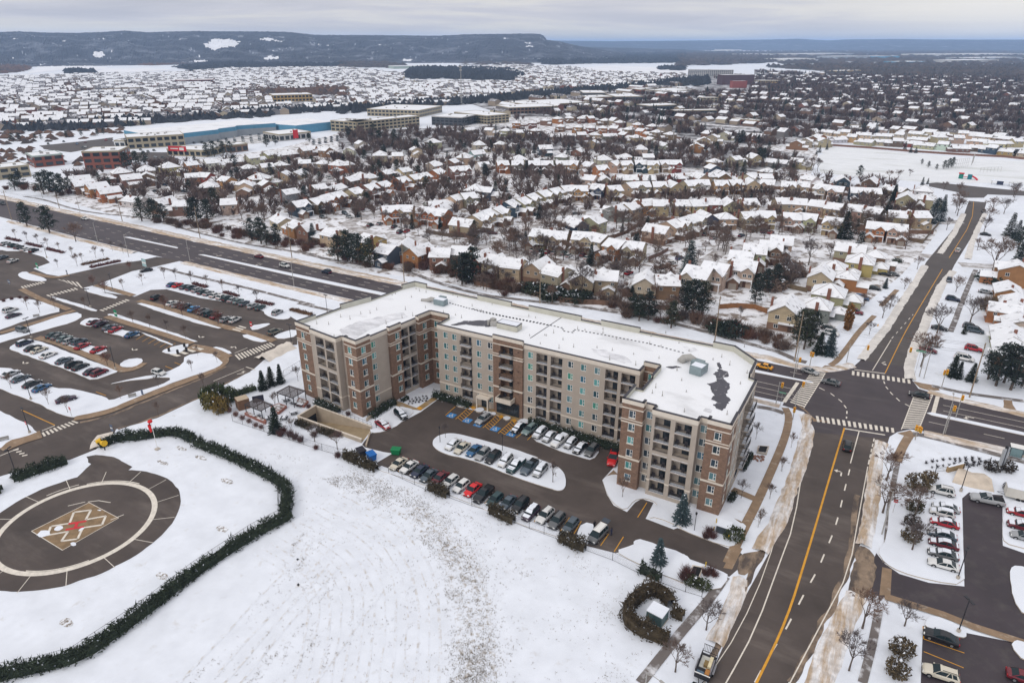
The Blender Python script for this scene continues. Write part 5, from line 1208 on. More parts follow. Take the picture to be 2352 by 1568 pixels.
one('U3', 1600, 240, 5., 0, 'h', 'w', 'white walled hip house by the park road', .9)
one('U3', 760, 150, 5., 0, 'b', 't', 'tan long house at the bottom left of the park', 1.)
# ================================================================== trees, shrubs, hedges
def grow(b, p, d, L, r, depth, rr, tw, m_tr=0, spread=.62):
 """a limb and its branches; tw collects thin twigs"""
 q = p + d * L
 mid = p + d * (L * .5) + Vector((rr.gauss(0, .04), rr.gauss(0, .04), rr.gauss(0, .02))) * L
 k = 5 if r > .08 else 3
 (b if r > .05 else tw).tube([p, mid, q], [r, r * .82, r * .62], 0, k, False)
 if depth == 0:
  for _ in range(8):
   e = (d + Vector((rr.gauss(0, .5), rr.gauss(0, .5), rr.gauss(.1, .35)))).normalized()
   o = p.lerp(q, rr.uniform(.2, 1)); l = L * rr.uniform(.6, 1.1); s = e.cross(Vector((rr.random() - .5, rr.random() - .5, rr.random() - .5))).normalized() * rr.uniform(.02, .035)
   tw.tri(o - s, o + s, o + e * l)
  return
 n = 3 if depth > 1 else 4
 for i in range(n):
  e = (d * .75 + Vector((rr.gauss(0, spread), rr.gauss(0, spread), rr.gauss(.18, .28)))).normalized()
  o = p.lerp(q, rr.uniform(.55, 1.) if i else 1.)
  grow(b, o, e, L * rr.uniform(.58, .8), r * rr.uniform(.44, .6), depth - 1, rr, tw, m_tr, spread)
def bare_proto(name, seed, trunk, r0, depth=4, first=.3, spread=.55):
 rr = random.Random(seed); b, tw = MB(), MB()
 # all about 8 m tall; scaled when placed
 b.tube([(0, 0, -.1), (0, 0, trunk * .6), (.05, .03, trunk)], [r0 * 1.35, r0, r0 * .9], 0, 6, False)
 for i in range(4):
  a = i * 1.57 + rr.random()
  grow(b, Vector((.03, .02, trunk * rr.uniform(.8, 1.))), Vector((math.cos(a) * spread, math.sin(a) * spread, 1)).normalized(), 1.9, r0 * .62, depth - 1, rr, tw, 0, spread)
 grow(b, Vector((.05, .03, trunk)), Vector((0, 0, 1)), 2.0, r0 * .7, depth - 1, rr, tw, 0, spread * .8)
 zt = max(v[2] for v in tw.v)
 p = Proto(name, 'tree'); p.add('trunk', b, TRUNK); p.add('crown', tw, TWIG, 0, ck='crown'); p.h = zt
 return p
BARE = [bare_proto('bare_tree', 11 + i, t, .125, 4, spread=s) for i, (t, s) in enumerate(((2.0, .6), (1.6, .75), (2.4, .5), (1.8, .66)))]
SAP = [bare_proto('young_street_tree', 31 + i, t, .06, 3, spread=.28) for i, t in enumerate((2.0, 1.7))]
def leaf(b, c, s, rr, m=0, flat_=.6):
 e = Vector((rr.gauss(0, 1), rr.gauss(0, 1), rr.gauss(0, flat_))); e.normalize(); f = e.cross(Vector((rr.gauss(0, 1), rr.gauss(0, 1), rr.gauss(0, 1)))).normalized()
 c = Vector(c); b.tri(c - e * s, c + f * s * .8, c + e * s, m)
def spruce_proto(seed, name='spruce_tree', fat=.29):
 rr = random.Random(seed); b, t = MB(), MB(); Hh = 8.
 t.tube([(0, 0, -.1), (0, 0, Hh * .95)], [.16, .02], 0, 5, False)
 z = .35
 while z < Hh:
  w = z / Hh; R_ = Hh * fat * (1 - w) ** .85 + .1; n = max(5, int(5 + 9 * (1 - w)))
  a0 = rr.random() * 6
  for i in range(n):
   a = a0 + i * 2 * math.pi / n + rr.gauss(0, .12); l = R_ * rr.uniform(.75, 1.15)
   d = Vector((math.cos(a), math.sin(a), 0)); s = Vector((-d.y, d.x, 0))
   k = max(3, int(l * 3))
   for j in range(k):
    u = (j + .6) / k; c = d * (l * u) + Vector((0, 0, z - .28 * l * u + rr.uniform(-.05, .1)))
    wdt = .34 * (1.15 - u) + .12
    for sg in (-1, 1):
     tip = c + d * .35 + s * (sg * wdt * rr.uniform(.8, 1.4)) - Vector((0, 0, .16 * rr.random()))
     b.tri(c - d * .22, c + d * .26 + Vector((0, 0, .05)), tip, 1 if rr.random() < .035 else 0)
   b.tri(d * l * .5 + Vector((0, 0, z - .12 * l)), d * l * 1.08 + Vector((0, 0, z - .3 * l)), d * l * .8 + s * .25 + Vector((0, 0, z - .3 * l)), 0)
  z += .34 + .1 * (1 - w)
 p = Proto(name, 'tree'); p.add('trunk', t, TRUNK); p.add('foliage', b, [NEEDLE, SNOW], 0, ck='crown'); p.h = Hh
 return p
def pine_proto(seed):
 rr = random.Random(seed); b, t = MB(), MB(); Hh = 8.
 t.tube([(0, 0, -.1), (.1, 0, 3), (0, .15, 7)], [.24, .17, .05], 0, 6, False)
 for i in range(17):
  z = 1.7 + 6.0 * (i / 16.) ** .95; a = i * 2.4 + rr.gauss(0, .3); Rm = 2.7 * math.sqrt(max(.05, 1 - ((z - 3.4) / 5.2) ** 2))
  off = Rm * rr.uniform(.25, .75) * (1 if z < 7.2 else .2); c = Vector((math.cos(a) * off, math.sin(a) * off, z))
  t.tube([(0, 0, z - .5), c], [.06, .02], 0, 3, False)
  pr = rr.uniform(.9, 1.4) * (1 if z < 6.6 else .7)
  for _ in range(64):
   v = Vector((rr.gauss(0, .5), rr.gauss(0, .5), rr.gauss(0, .26))) * pr
   leaf(b, c + v, rr.uniform(.2, .36), rr, 1 if v.z > .25 and rr.random() < .06 else 0)
 p = Proto('pine_tree', 'tree'); p.add('trunk', t, TRUNK); p.add('foliage', b, [NEEDLE, SNOW], 0, ck='crown'); p.h = Hh
 return p
SPR = [spruce_proto(3), spruce_proto(4, fat=.26), spruce_proto(5, fat=.32)]
PIN = [pine_proto(8), pine_proto(9), pine_proto(10)]
def bush_proto(seed, dense=1., name='leafless_shrub'):
 rr = random.Random(seed); b = MB()
 for i in range(int(260 * dense)):
  a = rr.random() * 6.28; e = Vector((math.cos(a) * rr.uniform(.1, .9), math.sin(a) * rr.uniform(.1, .9), 1)).normalized()
  o = Vector((rr.gauss(0, .3), rr.gauss(0, .3), rr.uniform(0, .5))); l = rr.uniform(.7, 1.5); s = e.cross(Vector((rr.random() - .5, rr.random() - .5, rr.random() - .5))).normalized() * .03
  q = o + e * l
  b.tri(o - s, o + s, q); f = (e + Vector((rr.gauss(0, .5), rr.gauss(0, .5), .2))).normalized(); b.tri(o + e * l * .5 - s * .7, o + e * l * .5 + s * .7, o + e * l * .5 + f * .6)
 p = Proto(name, 'shrub'); p.add(name, b, TWIG, ck='crown'); p.h = 1.6
 return p
def leafbush_proto(seed, name, rx=1., rz=1., n=420, s=(.12, .22)):
 rr = random.Random(seed); b = MB()
 for i in range(n):
  v = Vector((rr.gauss(0, 1), rr.gauss(0, 1), rr.gauss(0, 1))).normalized() * rr.uniform(.55, 1.08)
  leaf(b, (v.x * rx, v.y * rx, max(.03, (v.z + .8) * .55 * rz)), rr.uniform(*s), rr, 1 if v.z > .5 and rr.random() < .08 else 0, 1)
 p = Proto(name, 'shrub'); p.add(name, b, [NEEDLE, SNOW], ck='crown'); p.h = rz
 return p
BUSH = [bush_proto(1), bush_proto(2)]
EVB = [leafbush_proto(1, 'evergreen_shrub', 1, 1.1), leafbush_proto(2, 'evergreen_shrub', 1.1, 1.)]
COLM = leafbush_proto(5, 'columnar_tree', .55, 4., 900, (.16, .3)); COLM.cat = 'tree'
OAK = []
for i in range(2):
 p = bare_proto('russet_oak', 51 + i, 1.6, .09, 3, spread=.45)
 rr = random.Random(i); b = MB()
 for _ in range(420):
  v = Vector((rr.gauss(0, .75), rr.gauss(0, .75), rr.gauss(0, 1.))); leaf(b, v + Vector((0, 0, p.h * .6)), rr.uniform(.12, .22), rr)
 p.add('leaves', b, mat('russet_leaves', (.17, .05, .035), .9, .3, 1.), 0); OAK.append(p)
CB = [(.15, .108, .09), (.17, .12, .095), (.14, .115, .11), (.18, .115, .085)]
CG = [(.026, .038, .026), (.03, .042, .03), (.022, .032, .026), (.036, .044, .026)]
CBL = [(.055, .085, .092), (.06, .085, .085)]
TREES = []   # kind, place, height, colour, label, group
def T_(kind, f, txt, label=None, cols=None, group=None, dz=0.):
 for w in txt.split():
  if ':' in w: f, w = w.split(':')
  q = w.split(',')
  TREES.append([kind, G(f, float(q[0]), float(q[1])), float(q[2]), rnd.choice(cols) if cols else None, label, group])
T_('pine', 'U0', '205,515,12 375,565,13 160,230,11 115,245,10 330,275,13 425,290,14 475,270,12 370,255,13 525,262,9 1065,475,12 1160,485,12 1230,478,9 1480,492,13 1560,490,12 1450,470,11 1960,645,12 2080,662,10 1890,615,10 1610,372,11 2000,655,9', 'dark pine with layered boughs beside the main road', CG, 'dark pines along the main road')
T_('pine', 'U1', '760,772,11 830,775,13 920,802,13 1000,818,12 870,785,12 1690,950,12 1770,935,14 1720,945,12 510,325,8 1640,880,7', 'dark pine on the verge in front of the suburb', CG, 'dark pines along the main road')
T_('pine', 'U2', '1240,1222,9 1310,1217,10 1480,1275,9 1640,1195,13 1710,1185,12 1590,1160,11 1200,1190,8 2110,1090,8 2190,1010,9 2260,970,9', 'scrubby dark evergreen in the belt behind the trail', CG, 'evergreens of the trail belt')
T_('pine', 'W3', '700,250,12 650,215,11 745,225,11 2140,525,12 2250,555,12 2335,525,11 2080,475,8 2200,500,11', 'broad dark pine beside the junction', CG, 'pines by the junction')
T_('pine', 'U3', '1120,692,8 2300,705,11 1690,430,9', 'dark pine among the houses by the cross street', CG, 'evergreens among the houses')
T_('spruce', 'U2', '1612,905,15 1065,858,6', 'blue-grey spruce standing among the inner street houses', CBL, 'spruces among the houses')
T_('spruce', 'U1', '575,635,9', 'blue spruce in a back garden by the main road', CBL, 'spruces among the houses')
T_('spruce', 'U3', '1000,605,13 1320,435,8 1660,490,12 1725,475,11 1740,400,9 1310,978,4 890,1478,8 812,1470,7 2240,585,11 2290,610,9 2310,790,9', 'spruce beside the cross street houses', CG + CBL, 'spruces among the houses')
T_('spruce', 'W3', '1810,455,6.5 1857,468,5 1952,492,5.5 1900,135,3', 'small dark spruce on the lawn by the junction', CG, 'spruces by the junction')
T_('spruce', 'W0', '1975,552,5.5 2037,520,5.5 2107,502,5.5', 'small spruce in the row of three beside the garden lawn', CG, 'row of three small spruces')
T_('spruce', 'W0', '2072,868,6.5', 'lone dark spruce beside the patio and fence', CG)
T_('spruce', 'W2', '1560,1548,6.5', 'blue spruce in front of the apartment house by the driveway', CBL)
T_('spruce', 'L1', '2160,762,5.5', 'blue spruce on the lawn across the driveway near the fence', CBL)
T_('pine', 'T1', '235,905,10 380,975,13 850,1035,8 10,1095,7 1730,740,9 1620,745,9 870,845,10 940,840,9 1950,780,10 2190,800,11', 'dark evergreen rising among distant house roofs', CG, 'far evergreens')
T_('spruce', 'T1', '1215,1062,11 1550,1055,9 1390,950,7 1270,1182,10 1970,1062,7 2185,1088,7 1610,1240,8 1100,955,6', 'pointed evergreen rising among distant house roofs', CG, 'far evergreens')
T_('pine', 'T0', '1400,1062,11 1450,1060,12 1510,1050,11 1560,1040,10 860,1145,12 930,1135,12 985,1115,10 1800,992,10 1860,978,8 90,960,8 130,950,7 450,930,6 550,920,6 660,915,6 700,908,6 2090,962,8 240,940,5 280,945,5', 'dark evergreen near the shopping plaza', CG, 'plaza evergreens')
T_('pine', 'T2', '1800,1142,6 1830,1138,7 1855,1130,7 1650,1112,4 1695,1132,4.5 1750,1148,4 1230,1200,8', 'small windswept pine in the snowy park', CG, 'park pines')
T_('spruce', 'T2', '960,1032,6 1010,1012,5 940,1045,4 1535,1022,8 1575,1032,6 1610,1035,5 1655,1250,5 1690,1245,4 1340,900,11 970,900,10', 'small evergreen at the edge of the park', CG, 'park pines')
T_('bare', 'U2', '545,522,10 600,520,9 680,487,9 740,472,9 410,582,10 300,664,9 365,680,7 1240,875,10 1890,722,10 1590,575,8 830,375,7 1120,540,11 1070,530,10 1160,520,9', 'spreading bare tree along the inner snowy street', CB, 'bare trees of the inner street')
T_('bare', 'U2', '810,1055,14', 'tall leafless tree behind the tan houses, by the roof edge', CB)
T_('bare', 'U3', '735,805,12 100,705,10 1460,685,10 895,755,8 600,965,10 560,870,9 480,880,9 1100,640,8 510,540,8', 'big bare brown tree behind the corner houses', CB, 'bare trees behind the corner houses')
T_('bare', 'U3', '2112,862,15', 'largest spreading bare tree on the right side of the cross street', CB)
T_('bare', 'U3', '1850,435,10 1770,542,7 1865,360,9 2110,405,9 2085,470,8 2000,692,6 1840,1005,7 1945,1240,10 1700,1312,10 2050,560,8 2200,420,9 2280,300,8 1190,1325,5 1290,1200,7 1455,982,5 1345,1132,6 1550,835,6 1220,702,6 1150,1110,5', 'bare street tree beside the cross street', CB, 'bare trees along the cross street')
T_('bare', 'W3', '1580,382,11', 'bare tree at the inside corner right of the cross street', CB)
T_('bare', 'W3', '1320,1235,8 1292,1475,8.5 L3:1250,1198,8 1160,1482,8', 'bare tree in the verge right of the near road', CB, 'verge trees right of the near road')
T_('bare', 'L3', '1605,440,7 1585,672,7 1535,1182,5', 'bare tree beside the shrubs of the plaza lot', CB, 'plaza lot trees')
T_('sap', 'W3', '340,925,5 605,985,4 535,1165,4 445,1370,4 230,1365,5 370,1560,4 L3:545,515,3.6 625,312,3.4 700,135,3.6', 'thin young tree on the lawn beside the near road pavement', CB, 'young trees beside the near road')
T_('bare', 'L3', '195,1208,6', 'small bare tree beside the foreground pavement', CB)
T_('bare', 'L1', '2275,1492,6', 'small bare tree left of the work trailer', CB)
T_('sap', 'U0', '720,752,6 580,812,6 545,742,5 120,602,5 205,622,5 285,642,5 360,672,5 445,692,4 620,782,4.5 435,822,4 780,742,4 1070,952,5 925,992,5 1235,907,5 1320,912,5 1435,937,5 1555,962,5 1670,1002,5 1795,1042,5 1930,1082,5 210,1142,5 300,1162,5 415,1132,5 1000,1242,5 1125,1272,5 1395,1355,5 640,1132,5 1255,1312,5 845,698,5 925,715,5', 'thin young tree on the snowy hospital grounds', CB, 'young trees on the hospital grounds')
T_('bare', 'U0', '570,628,10', 'bare brown tree on the roadside bank beside two dark pines', CB)
T_('oak', 'U0', '1240,1138,5.5 1368,1182,5.5 1638,1248,5.5 1495,1202,4.5 700,962,4.5 790,1012,5 975,840,4', 'russet-leaved small oak among the parked cars', None, 'russet oaks on the hospital grounds')
T_('oak', 'W0', '808,372,4.5', 'small rust-leaved oak beside the lamp in the lower lot', None)
T_('sap', 'W0', '85,548,5 365,665,5 510,727,5 905,622,4 1190,532,4 1440,417,4 1630,352,4 1485,302,4 1530,542,5 1190,752,4.5', 'thin young tree beside the hospital drive', CB, 'young trees beside the hospital drive')
T_('bare', 'W1', '585,942,5 755,1002,5', 'small vase-shaped tree on the garden lawn behind the fence', CB, 'small garden trees')
T_('sap', 'W1', '460,490,5 1565,917,4.5 410,880,4.5 290,690,5', 'thin young tree in the apartment grounds', CB, 'young apartment trees')
T_('sap', 'W2', '595,1252,6 1115,1362,5.5', 'thin young tree by the apartment parking court', CB, 'young apartment trees')
T_('col', 'U3', '1025,1288,8.5', 'tall narrow orange-brown columnar tree by a driveway', [(.22, .105, .03)])
T_('bare', 'T2', '915,1150,10 945,1160,10 870,1165,9 1430,1210,6 1490,1215,7 1880,1440,9 1900,1340,10 2270,1330,9 1800,1290,6 1570,1190,5 720,1210,9 760,1215,9', 'bare tree at the edge of the snowy park', CB, 'bare trees by the park')
# random garden trees between the houses
rg = random.Random(5)
def scatter(poly_txt, n, kinds, hts, label, group, clear=6.5, cols=None):
 poly = pxpoly(poly_txt); P = [G('D', x, y) for x, y in poly]; k = tries = 0
 A = (min(p.x for p in P), max(p.x for p in P), min(p.y for p in P), max(p.y for p in P))
 while k < n and tries < n * 60:
  tries += 1
  x, y = rg.uniform(A[0], A[1]), rg.uniform(A[2], A[3]); px, py, fw = D_of((x, y, 0))
  if fw < 30 or not in_px(poly, px, py): continue
  if any(abs(hx - x) < clear and abs(hy - y) < clear for hx, hy in HOUSES): continue
  k += 1; kd = rg.choice(kinds)
  TREES.append([kd, Vector((x, y, 0)), rg.uniform(*hts), rg.choice(cols or (CB if kd in ('bare', 'sap') else CG)), label, group])
scatter('U2:-100,900 U2:1500,1100 U2:2250,640 U3:1500,600 U3:1600,330 U3:1300,180 U2:600,180 U1:800,420 U1:1100,560 U1:1700,750', 480, ['bare'] * 14 + ['spruce'], (5, 10), None, None)
scatter('U0:500,160 U0:1000,420 U1:100,480 U1:900,450 U1:1500,300 U2:600,180 U2:1600,20 U1:1900,20 U1:900,20 U0:1900,40 U0:1300,40', 680, ['bare'] * 14 + ['pine'], (5, 9.5), None, None)
scatter('T1:0,900 T1:600,870 T1:1500,930 T2:0,980 T2:500,1010 T2:900,1060 T2:800,1200 T2:0,1140 T1:1500,1060 T1:0,1110', 430, ['bare'] * 12 + ['spruce'], (6, 10), None, None)
scatter('U2:0,1000 U2:800,1130 U2:1400,1230 U2:1900,1330 U2:2200,1400 U2:2250,1250 U2:1700,1130 U2:900,990 U2:0,900', 26, ['bare', 'bare', 'sap'], (5, 8.5), None, None, 4)
for x, y, h in FAR_T: TREES.append(['bare', Vector((x, y, 0)), h, rg.choice(CB), None, None])
for x, y, h in FAR_E: TREES.append([rg.choice(['spruce', 'pine']), Vector((x, y, 0)), h * 1.1, rg.choice(CG), None, None])
for t in TREES: t.append(D_of(t[1])[2])
far_b, far_e = MB(), MB()
NLIM = {'bare': 290, 'pine': 150, 'spruce': 150}
cnt = {}
HOUSE_XY = [(x, y) for x, y in HOUSES]
usedl = {}
PLACED = []
for kind, p, h, col, label, group, dist in sorted(TREES, key=lambda t: t[6] if t[4] is None else t[6] * .5):
 cnt[kind] = cnt.get(kind, 0) + 1
 if label is None and cnt[kind] > NLIM.get(kind, 999):
  rr = rg
  if kind in ('bare',):
   for i in range(26):
    e = Vector((rr.gauss(0, .62), rr.gauss(0, .62), 1)).normalized(); o = Vector((p.x + rr.gauss(0, .6), p.y + rr.gauss(0, .6), h * rr.uniform(.1, .4))); s = Vector((rr.gauss(0, 1), rr.gauss(0, 1), 0)).normalized() * h * rr.uniform(.025, .06)
    far_b.tri(o - s, o + s, o + e * h * rr.uniform(.4, .72))
    o2 = o + e * h * .3; e2 = (e + Vector((rr.gauss(0, .6), rr.gauss(0, .6), 0))).normalized(); far_b.tri(o2 - s, o2 + s, o2 + e2 * h * .3)
  else:
   R0 = h * (.20 if kind == 'spruce' else .30); nn = 6
   for lv in range(3):
    z0, z1 = h * (.06 + lv * .26), h * (.5 + lv * .25); r0 = R0 * (1 - lv * .28); c0 = len(far_e.v)
    for q in range(nn): a = q * 6.283 / nn + rr.random(); far_e.v.append((p.x + r0 * math.cos(a) * rr.uniform(.7, 1.2), p.y + r0 * math.sin(a) * rr.uniform(.7, 1.2), z0 + rr.uniform(-.05, .08) * h))
    far_e.v.append((p.x, p.y, min(z1, h)))
    for q in range(nn): far_e.f.append((c0 + q, c0 + (q + 1) % nn, c0 + nn)); far_e.m.append(0)
  continue
 pr = {'bare': BARE, 'sap': SAP, 'spruce': SPR, 'pine': PIN, 'oak': OAK, 'col': [COLM]}[kind]; pr = pr[rg.randrange(len(pr))]
 if label is None:
  kw = {'bare': 'bare brown tree', 'sap': 'slender bare tree', 'spruce': 'pointed dark evergreen', 'pine': 'bushy dark evergreen'}[kind]
  zone = 'in the belt behind the trail' if p.y < 85 else 'between the houses of the near streets' if dist < 420 else 'among the roofs of the middle suburb' if dist < 650 else 'in the leafy far quarter'
  label, group = '%s %s' % (kw, zone), kw + 's ' + zone
 s = h / pr.h
 o = pr.place(p, rg.uniform(0, 6.28), label, group, {'crown': col or CB[1]}, (s * rg.uniform(.9, 1.12), s * rg.uniform(.9, 1.12), s))
if far_b.v: tag(far_b.build('far_bare_trees', mat('far_twigs', (.135, .098, .086), .95, .25, .05)), None, None, None, 'stuff')
if far_e.v: tag(far_e.build('far_evergreens', mat('far_needles', (.028, .036, .028), .95, .3, .05)), None, None, None, 'stuff')
# ------------------------------------------------------------------ shrubs and hedges
RUS = [(.15, .075, .05), (.13, .07, .06), (.12, .08, .06)]; PUR = [(.13, .06, .055), (.11, .055, .05)]; OCH = [(.12, .085, .045), (.10, .075, .042)]
def shrubs(protos, f, txt, label, cols, group=None, hs=1.):
 for w in txt.split():
  if ':' in w: f, w = w.split(':')
  q = [float(v) for v in w.split(',')]; pr = rg.choice(protos); s = q[2] / pr.h * hs
  pr.place(G(f, q[0], q[1]), rg.uniform(0, 6), label, group, {'crown': rg.choice(cols)}, (s * (q[3] if len(q) > 3 else 1), s * (q[3] if len(q) > 3 else 1), s))
def belt(f, txt, n, h, spread, label, cols, group, protos=None):
 l = resample([(c.x, c.y) for c in pts(f, txt)], .5)
 for i in range(n):
  x, y = l[int((i + rg.random()) / n * (len(l) - 1))]; pr = rg.choice(protos or BUSH); s = rg.uniform(*h) / pr.h
  pr.place((x + rg.gauss(0, spread), y + rg.gauss(0, spread), 0), rg.uniform(0, 6), label, group, {'crown': rg.choice(cols)}, (s * 1.25, s * 1.25, s))
belt('U0', '1200,480 1330,500 1450,510 1650,560 1850,600 2050,640 2300,670', 40, (2, 4), 2.5, 'tangled russet shrub in the hedge along the roadside trail', RUS, 'russet shrubs along the trail')
belt('U1', '300,640 480,660 650,700 U1:1060,830 1150,860', 16, (2, 3.5), 2., 'tangled russet shrub in the hedge along the roadside trail', RUS, 'russet shrubs along the trail')
belt('U1', '1300,800 1500,850 1700,930 1900,960 2100,1010 U2:100,960 300,980 420,1000', 44, (2, 4), 2.2, 'russet thicket shrub behind the apartment house roof', RUS, 'russet thicket shrubs')
belt('U2', '430,1000 600,1040 800,1080', 18, (2.5, 3.6), 1.2, 'dark evergreen bush in the trimmed line behind the trail', CG, 'evergreen bushes behind the trail', EVB)
belt('U2', '900,1080 1150,1140 1400,1220 1700,1250 1800,1260 2000,1330', 30, (2, 4), 2.4, 'bare brown bush in the belt behind the trail', RUS + CB, 'brown bushes behind the trail')
belt('W3', '0,60 150,110 300,150 450,200 560,240', 30, (1.8, 3.4), 2., 'brown twiggy bush in the thicket by the junction', RUS + CB, 'twiggy bushes by the junction')
belt('U3', '380,1000 480,950 560,900 640,850', 18, (2.5, 5), 2., 'dark overgrown bush behind the back garden fences', CG + CB, 'overgrown back garden bushes', EVB + BUSH)
belt('U0', '30,250 200,200 500,300 520,300', 14, (2, 4), 3, 'russet shrub under the plaza corner trees', RUS, 'russet shrubs at the plaza corner')
shrubs(EVB, 'W3', '150,145,4,1.1 60,120,3.4', 'round dark evergreen bush beside the trail near the junction', CG, 'round evergreen bushes by the junction')
shrubs(EVB, 'U3', '2120,930,3.5,1.6 1400,780,1.4,1.4', 'clipped dark round bush on a snowy lawn by the cross street', CG, 'clipped lawn bushes')
shrubs(BUSH, 'U3', '2060,1140,5 2100,1120,4.5', 'large brown bush beside the orange brick bungalow', OCH, 'brown bushes by the bungalow')
for f, x, y, h, w, lb in (('L3', 1625, 250, 3.0, 1.5, 'largest brown-green shrub mound at the upper end of the plaza lot'), ('L3', 1700, 200, 2.2, 1.3, 'olive shrub mound touching the largest mound'), ('L3', 1600, 405, 2.4, 1.25, 'brown shrub mound second from top beside the plaza cars'), ('L3', 1580, 505, 2.3, 1.2, 'dark shrub mound third from top beside the plaza cars'), ('L3', 1575, 605, 2.6, 1.25, 'brown shrub mound lowest of four beside the plaza cars'),
       ('L3', 1510, 1370, 2.6, 1.3, 'russet shrub mound left of the empty plaza bays'), ('L3', 1475, 1510, 2.6, 1.2, 'olive shrub mound left of the cream car'), ('L3', 2125, 130, 2.2, 1.4, 'dark spreading juniper left of the pylon sign'), ('L3', 2225, 130, 2.2, 1.4, 'dark spreading juniper right of the pylon sign'), ('L3', 2235, 265, 1.6, 1.3, 'low dark red-brown shrub beside the white trailer')):
 pr = EVB[0]; s = h / 1.1; w *= .58
 pr.place(G(f, x, y), rg.uniform(0, 6), lb, None, {'crown': rg.choice(OCH + [(.07, .06, .03)]) if 'dark' not in lb else (.045, .035, .026)}, (s * w, s * w, s))
for f, x, y, h, w, lb, cl in (('W0', 1590, 690, 4.5, .75, 'olive gold conifer bush at the corner of the garden', (.13, .11, .03)), ('W0', 1660, 720, 4.2, .8, 'golden conifer bush nearest the field', (.16, .11, .03)), ('W0', 1640, 640, 5, .8, 'dark green conifer bush behind the golden ones', (.05, .065, .03)), ('W0', 1720, 640, 4.2, .8, 'green conifer bush next to the low hedge', (.06, .075, .03)), ('W0', 1560, 640, 4, .7, 'green conifer bush at the outer edge by the hospital drive', (.06, .08, .03))):
 pr = EVB[1]; s = h / 1.0; pr.place(G(f, x, y), rg.uniform(0, 6), lb, None, {'crown': cl}, (s * w * .6, s * w * .6, s))
shrubs(BUSH, 'W1', '350,880,1.8 400,905,1.8 440,925,1.8 480,945,1.6 330,900,1.6', 'purple-brown twiggy shrub along the inside of the fence', PUR, 'twiggy shrubs along the fence')
shrubs(BUSH, 'W0', '1720,720,1.3 1770,750,1.3 1820,775,1.3 1870,800,1.2 1920,830,1.2 1960,845,1.1', 'low pinkish twiggy shrub below the patio wall', [(.22, .12, .10)], 'low shrubs below the patio')
shrubs(BUSH, 'W1', '580,905,1.6 760,905,1.5 540,690,1.2 835,745,1.2 595,1000,1.2 760,1060,1.5', 'red-brown twiggy shrub in the apartment garden', PUR, 'red twiggy garden shrubs')
shrubs(BUSH, 'L3', '215,560,1.7 240,590,1.5 190,590,1.4 60,840,2 40,870,1.8 190,840,1.6 225,830,1.6 250,850,1.4', 'purplish twiggy shrub around the driveway entrance beds', PUR, 'purplish shrubs at the entrance beds')
shrubs(EVB, 'L3', '380,590,2.2,.8 130,905,1.3 175,920,1.3 90,890,1.2', 'dark green shrub in the driveway entrance beds', [(.05, .06, .025)], 'green shrubs at the entrance beds')
shrubs(BUSH, 'U0', '30,1080,1.2 90,1065,1.2 150,1055,1.2 200,1060,1.2', 'red-brown bed shrub in the left snowy lot', PUR, 'bed shrubs in the left lot')
def low_hedge(f, txt, w, h, label, col, name='hedge', spiky=.0, dens=26, group=None, smooth_=1, m2=.05, amp=.45):
 l = [(c.x, c.y) for c in pts(f, txt)] if f else txt
 l = resample(smooth_line(l, smooth_), .35); b = MB(); rr = random.Random(int(l[0][0] * 7))
 core = offset(l, w * .26), offset(l, -w * .26)
 for i in range(len(l) - 1):
  a, c, d, e = core[0][i], core[0][i + 1], core[1][i + 1], core[1][i]; z = h * .6
  b.quad((*e, z), (*d, z), (*c, z), (*a, z)); b.quad((*a, 0), (*a, z), (*c, z), (*c, 0)); b.quad((*e, 0), (*d, 0), (*d, z), (*e, z))
 n = int(dens * len(l) * .35 * (w + h * .8))
 for _ in range(n):
  i = rr.randrange(len(l) - 1); p, q = l[i], l[i + 1]; dx, dy = q[0] - p[0], q[1] - p[1]; L = math.hypot(dx, dy) or 1; u = rr.uniform(-.5, .5)
  bul = 1 + amp * noise.noise((p[0] * .5, p[1] * .5, 1.))
  zz = h * bul * (1 - (abs(u) * 2) ** 4 * .55) * rr.uniform(.55, 1.) ; x, y = p[0] - dy / L * u * w * bul, p[1] + dx / L * u * w * bul
  if abs(u) > .3: zz *= rr.uniform(.05, 1)
  if spiky and rr.random() < spiky:
   e = Vector((rr.gauss(0, .7), rr.gauss(0, .7), rr.uniform(.2, 1.))).normalized(); s = e.cross(Vector((rr.random() - .5, rr.random() - .5, .3))).normalized() * .12
   c = Vector((x, y, zz)); b.tri(c - s, c + s, c + e * rr.uniform(.5, 1.0))
  else: leaf(b, (x, y, zz), rr.uniform(.13, .26), rr, 1 if rr.random() < m2 else 0, 1)
 o = b.build(name, [NEEDLE, SNOW]); o.color = tuple(col) + (1,)
 return tag(o, label, 'hedge', group)
YEW = (.032, .044, .026)
low_hedge('W0', '745,985 800,965 900,925 1020,925 1150,905 1290,885 1380,905 1460,945', 2.5, 1.9, 'spiky dark juniper hedge behind the windsock, at the top of the helipad', YEW, 'juniper_hedge', .45, 30)
low_hedge('W0', '1470,965 1700,1050 1980,1185 2110,1262 2160,1330 2150,1420 2140,1510 L0:1960,450 1880,490 1700,585 1300,845 1000,1085 800,1230 560,1400 250,1480 -150,1560', 2.6, 1.9, 'long dark juniper hedge curving round the near side of the helipad', YEW, 'juniper_hedge', .4, 30)
low_hedge('W0', '100,1235 300,1165 505,1098', 3.2, 1.9, 'short dark juniper hedge between the helipad and the hospital drive', YEW, 'juniper_hedge', .45, 30)
low_hedge('W0', '-100,1340 20,1315', 3., 1.9, 'cut end of a juniper hedge at the left picture edge', YEW, 'juniper_hedge', .45, 30)
low_hedge('W0', '1740,610 1830,580 1920,550', 2., 1.5, 'low green hedge between golden bushes and three spruces', (.05, .065, .03), spiky=.3)
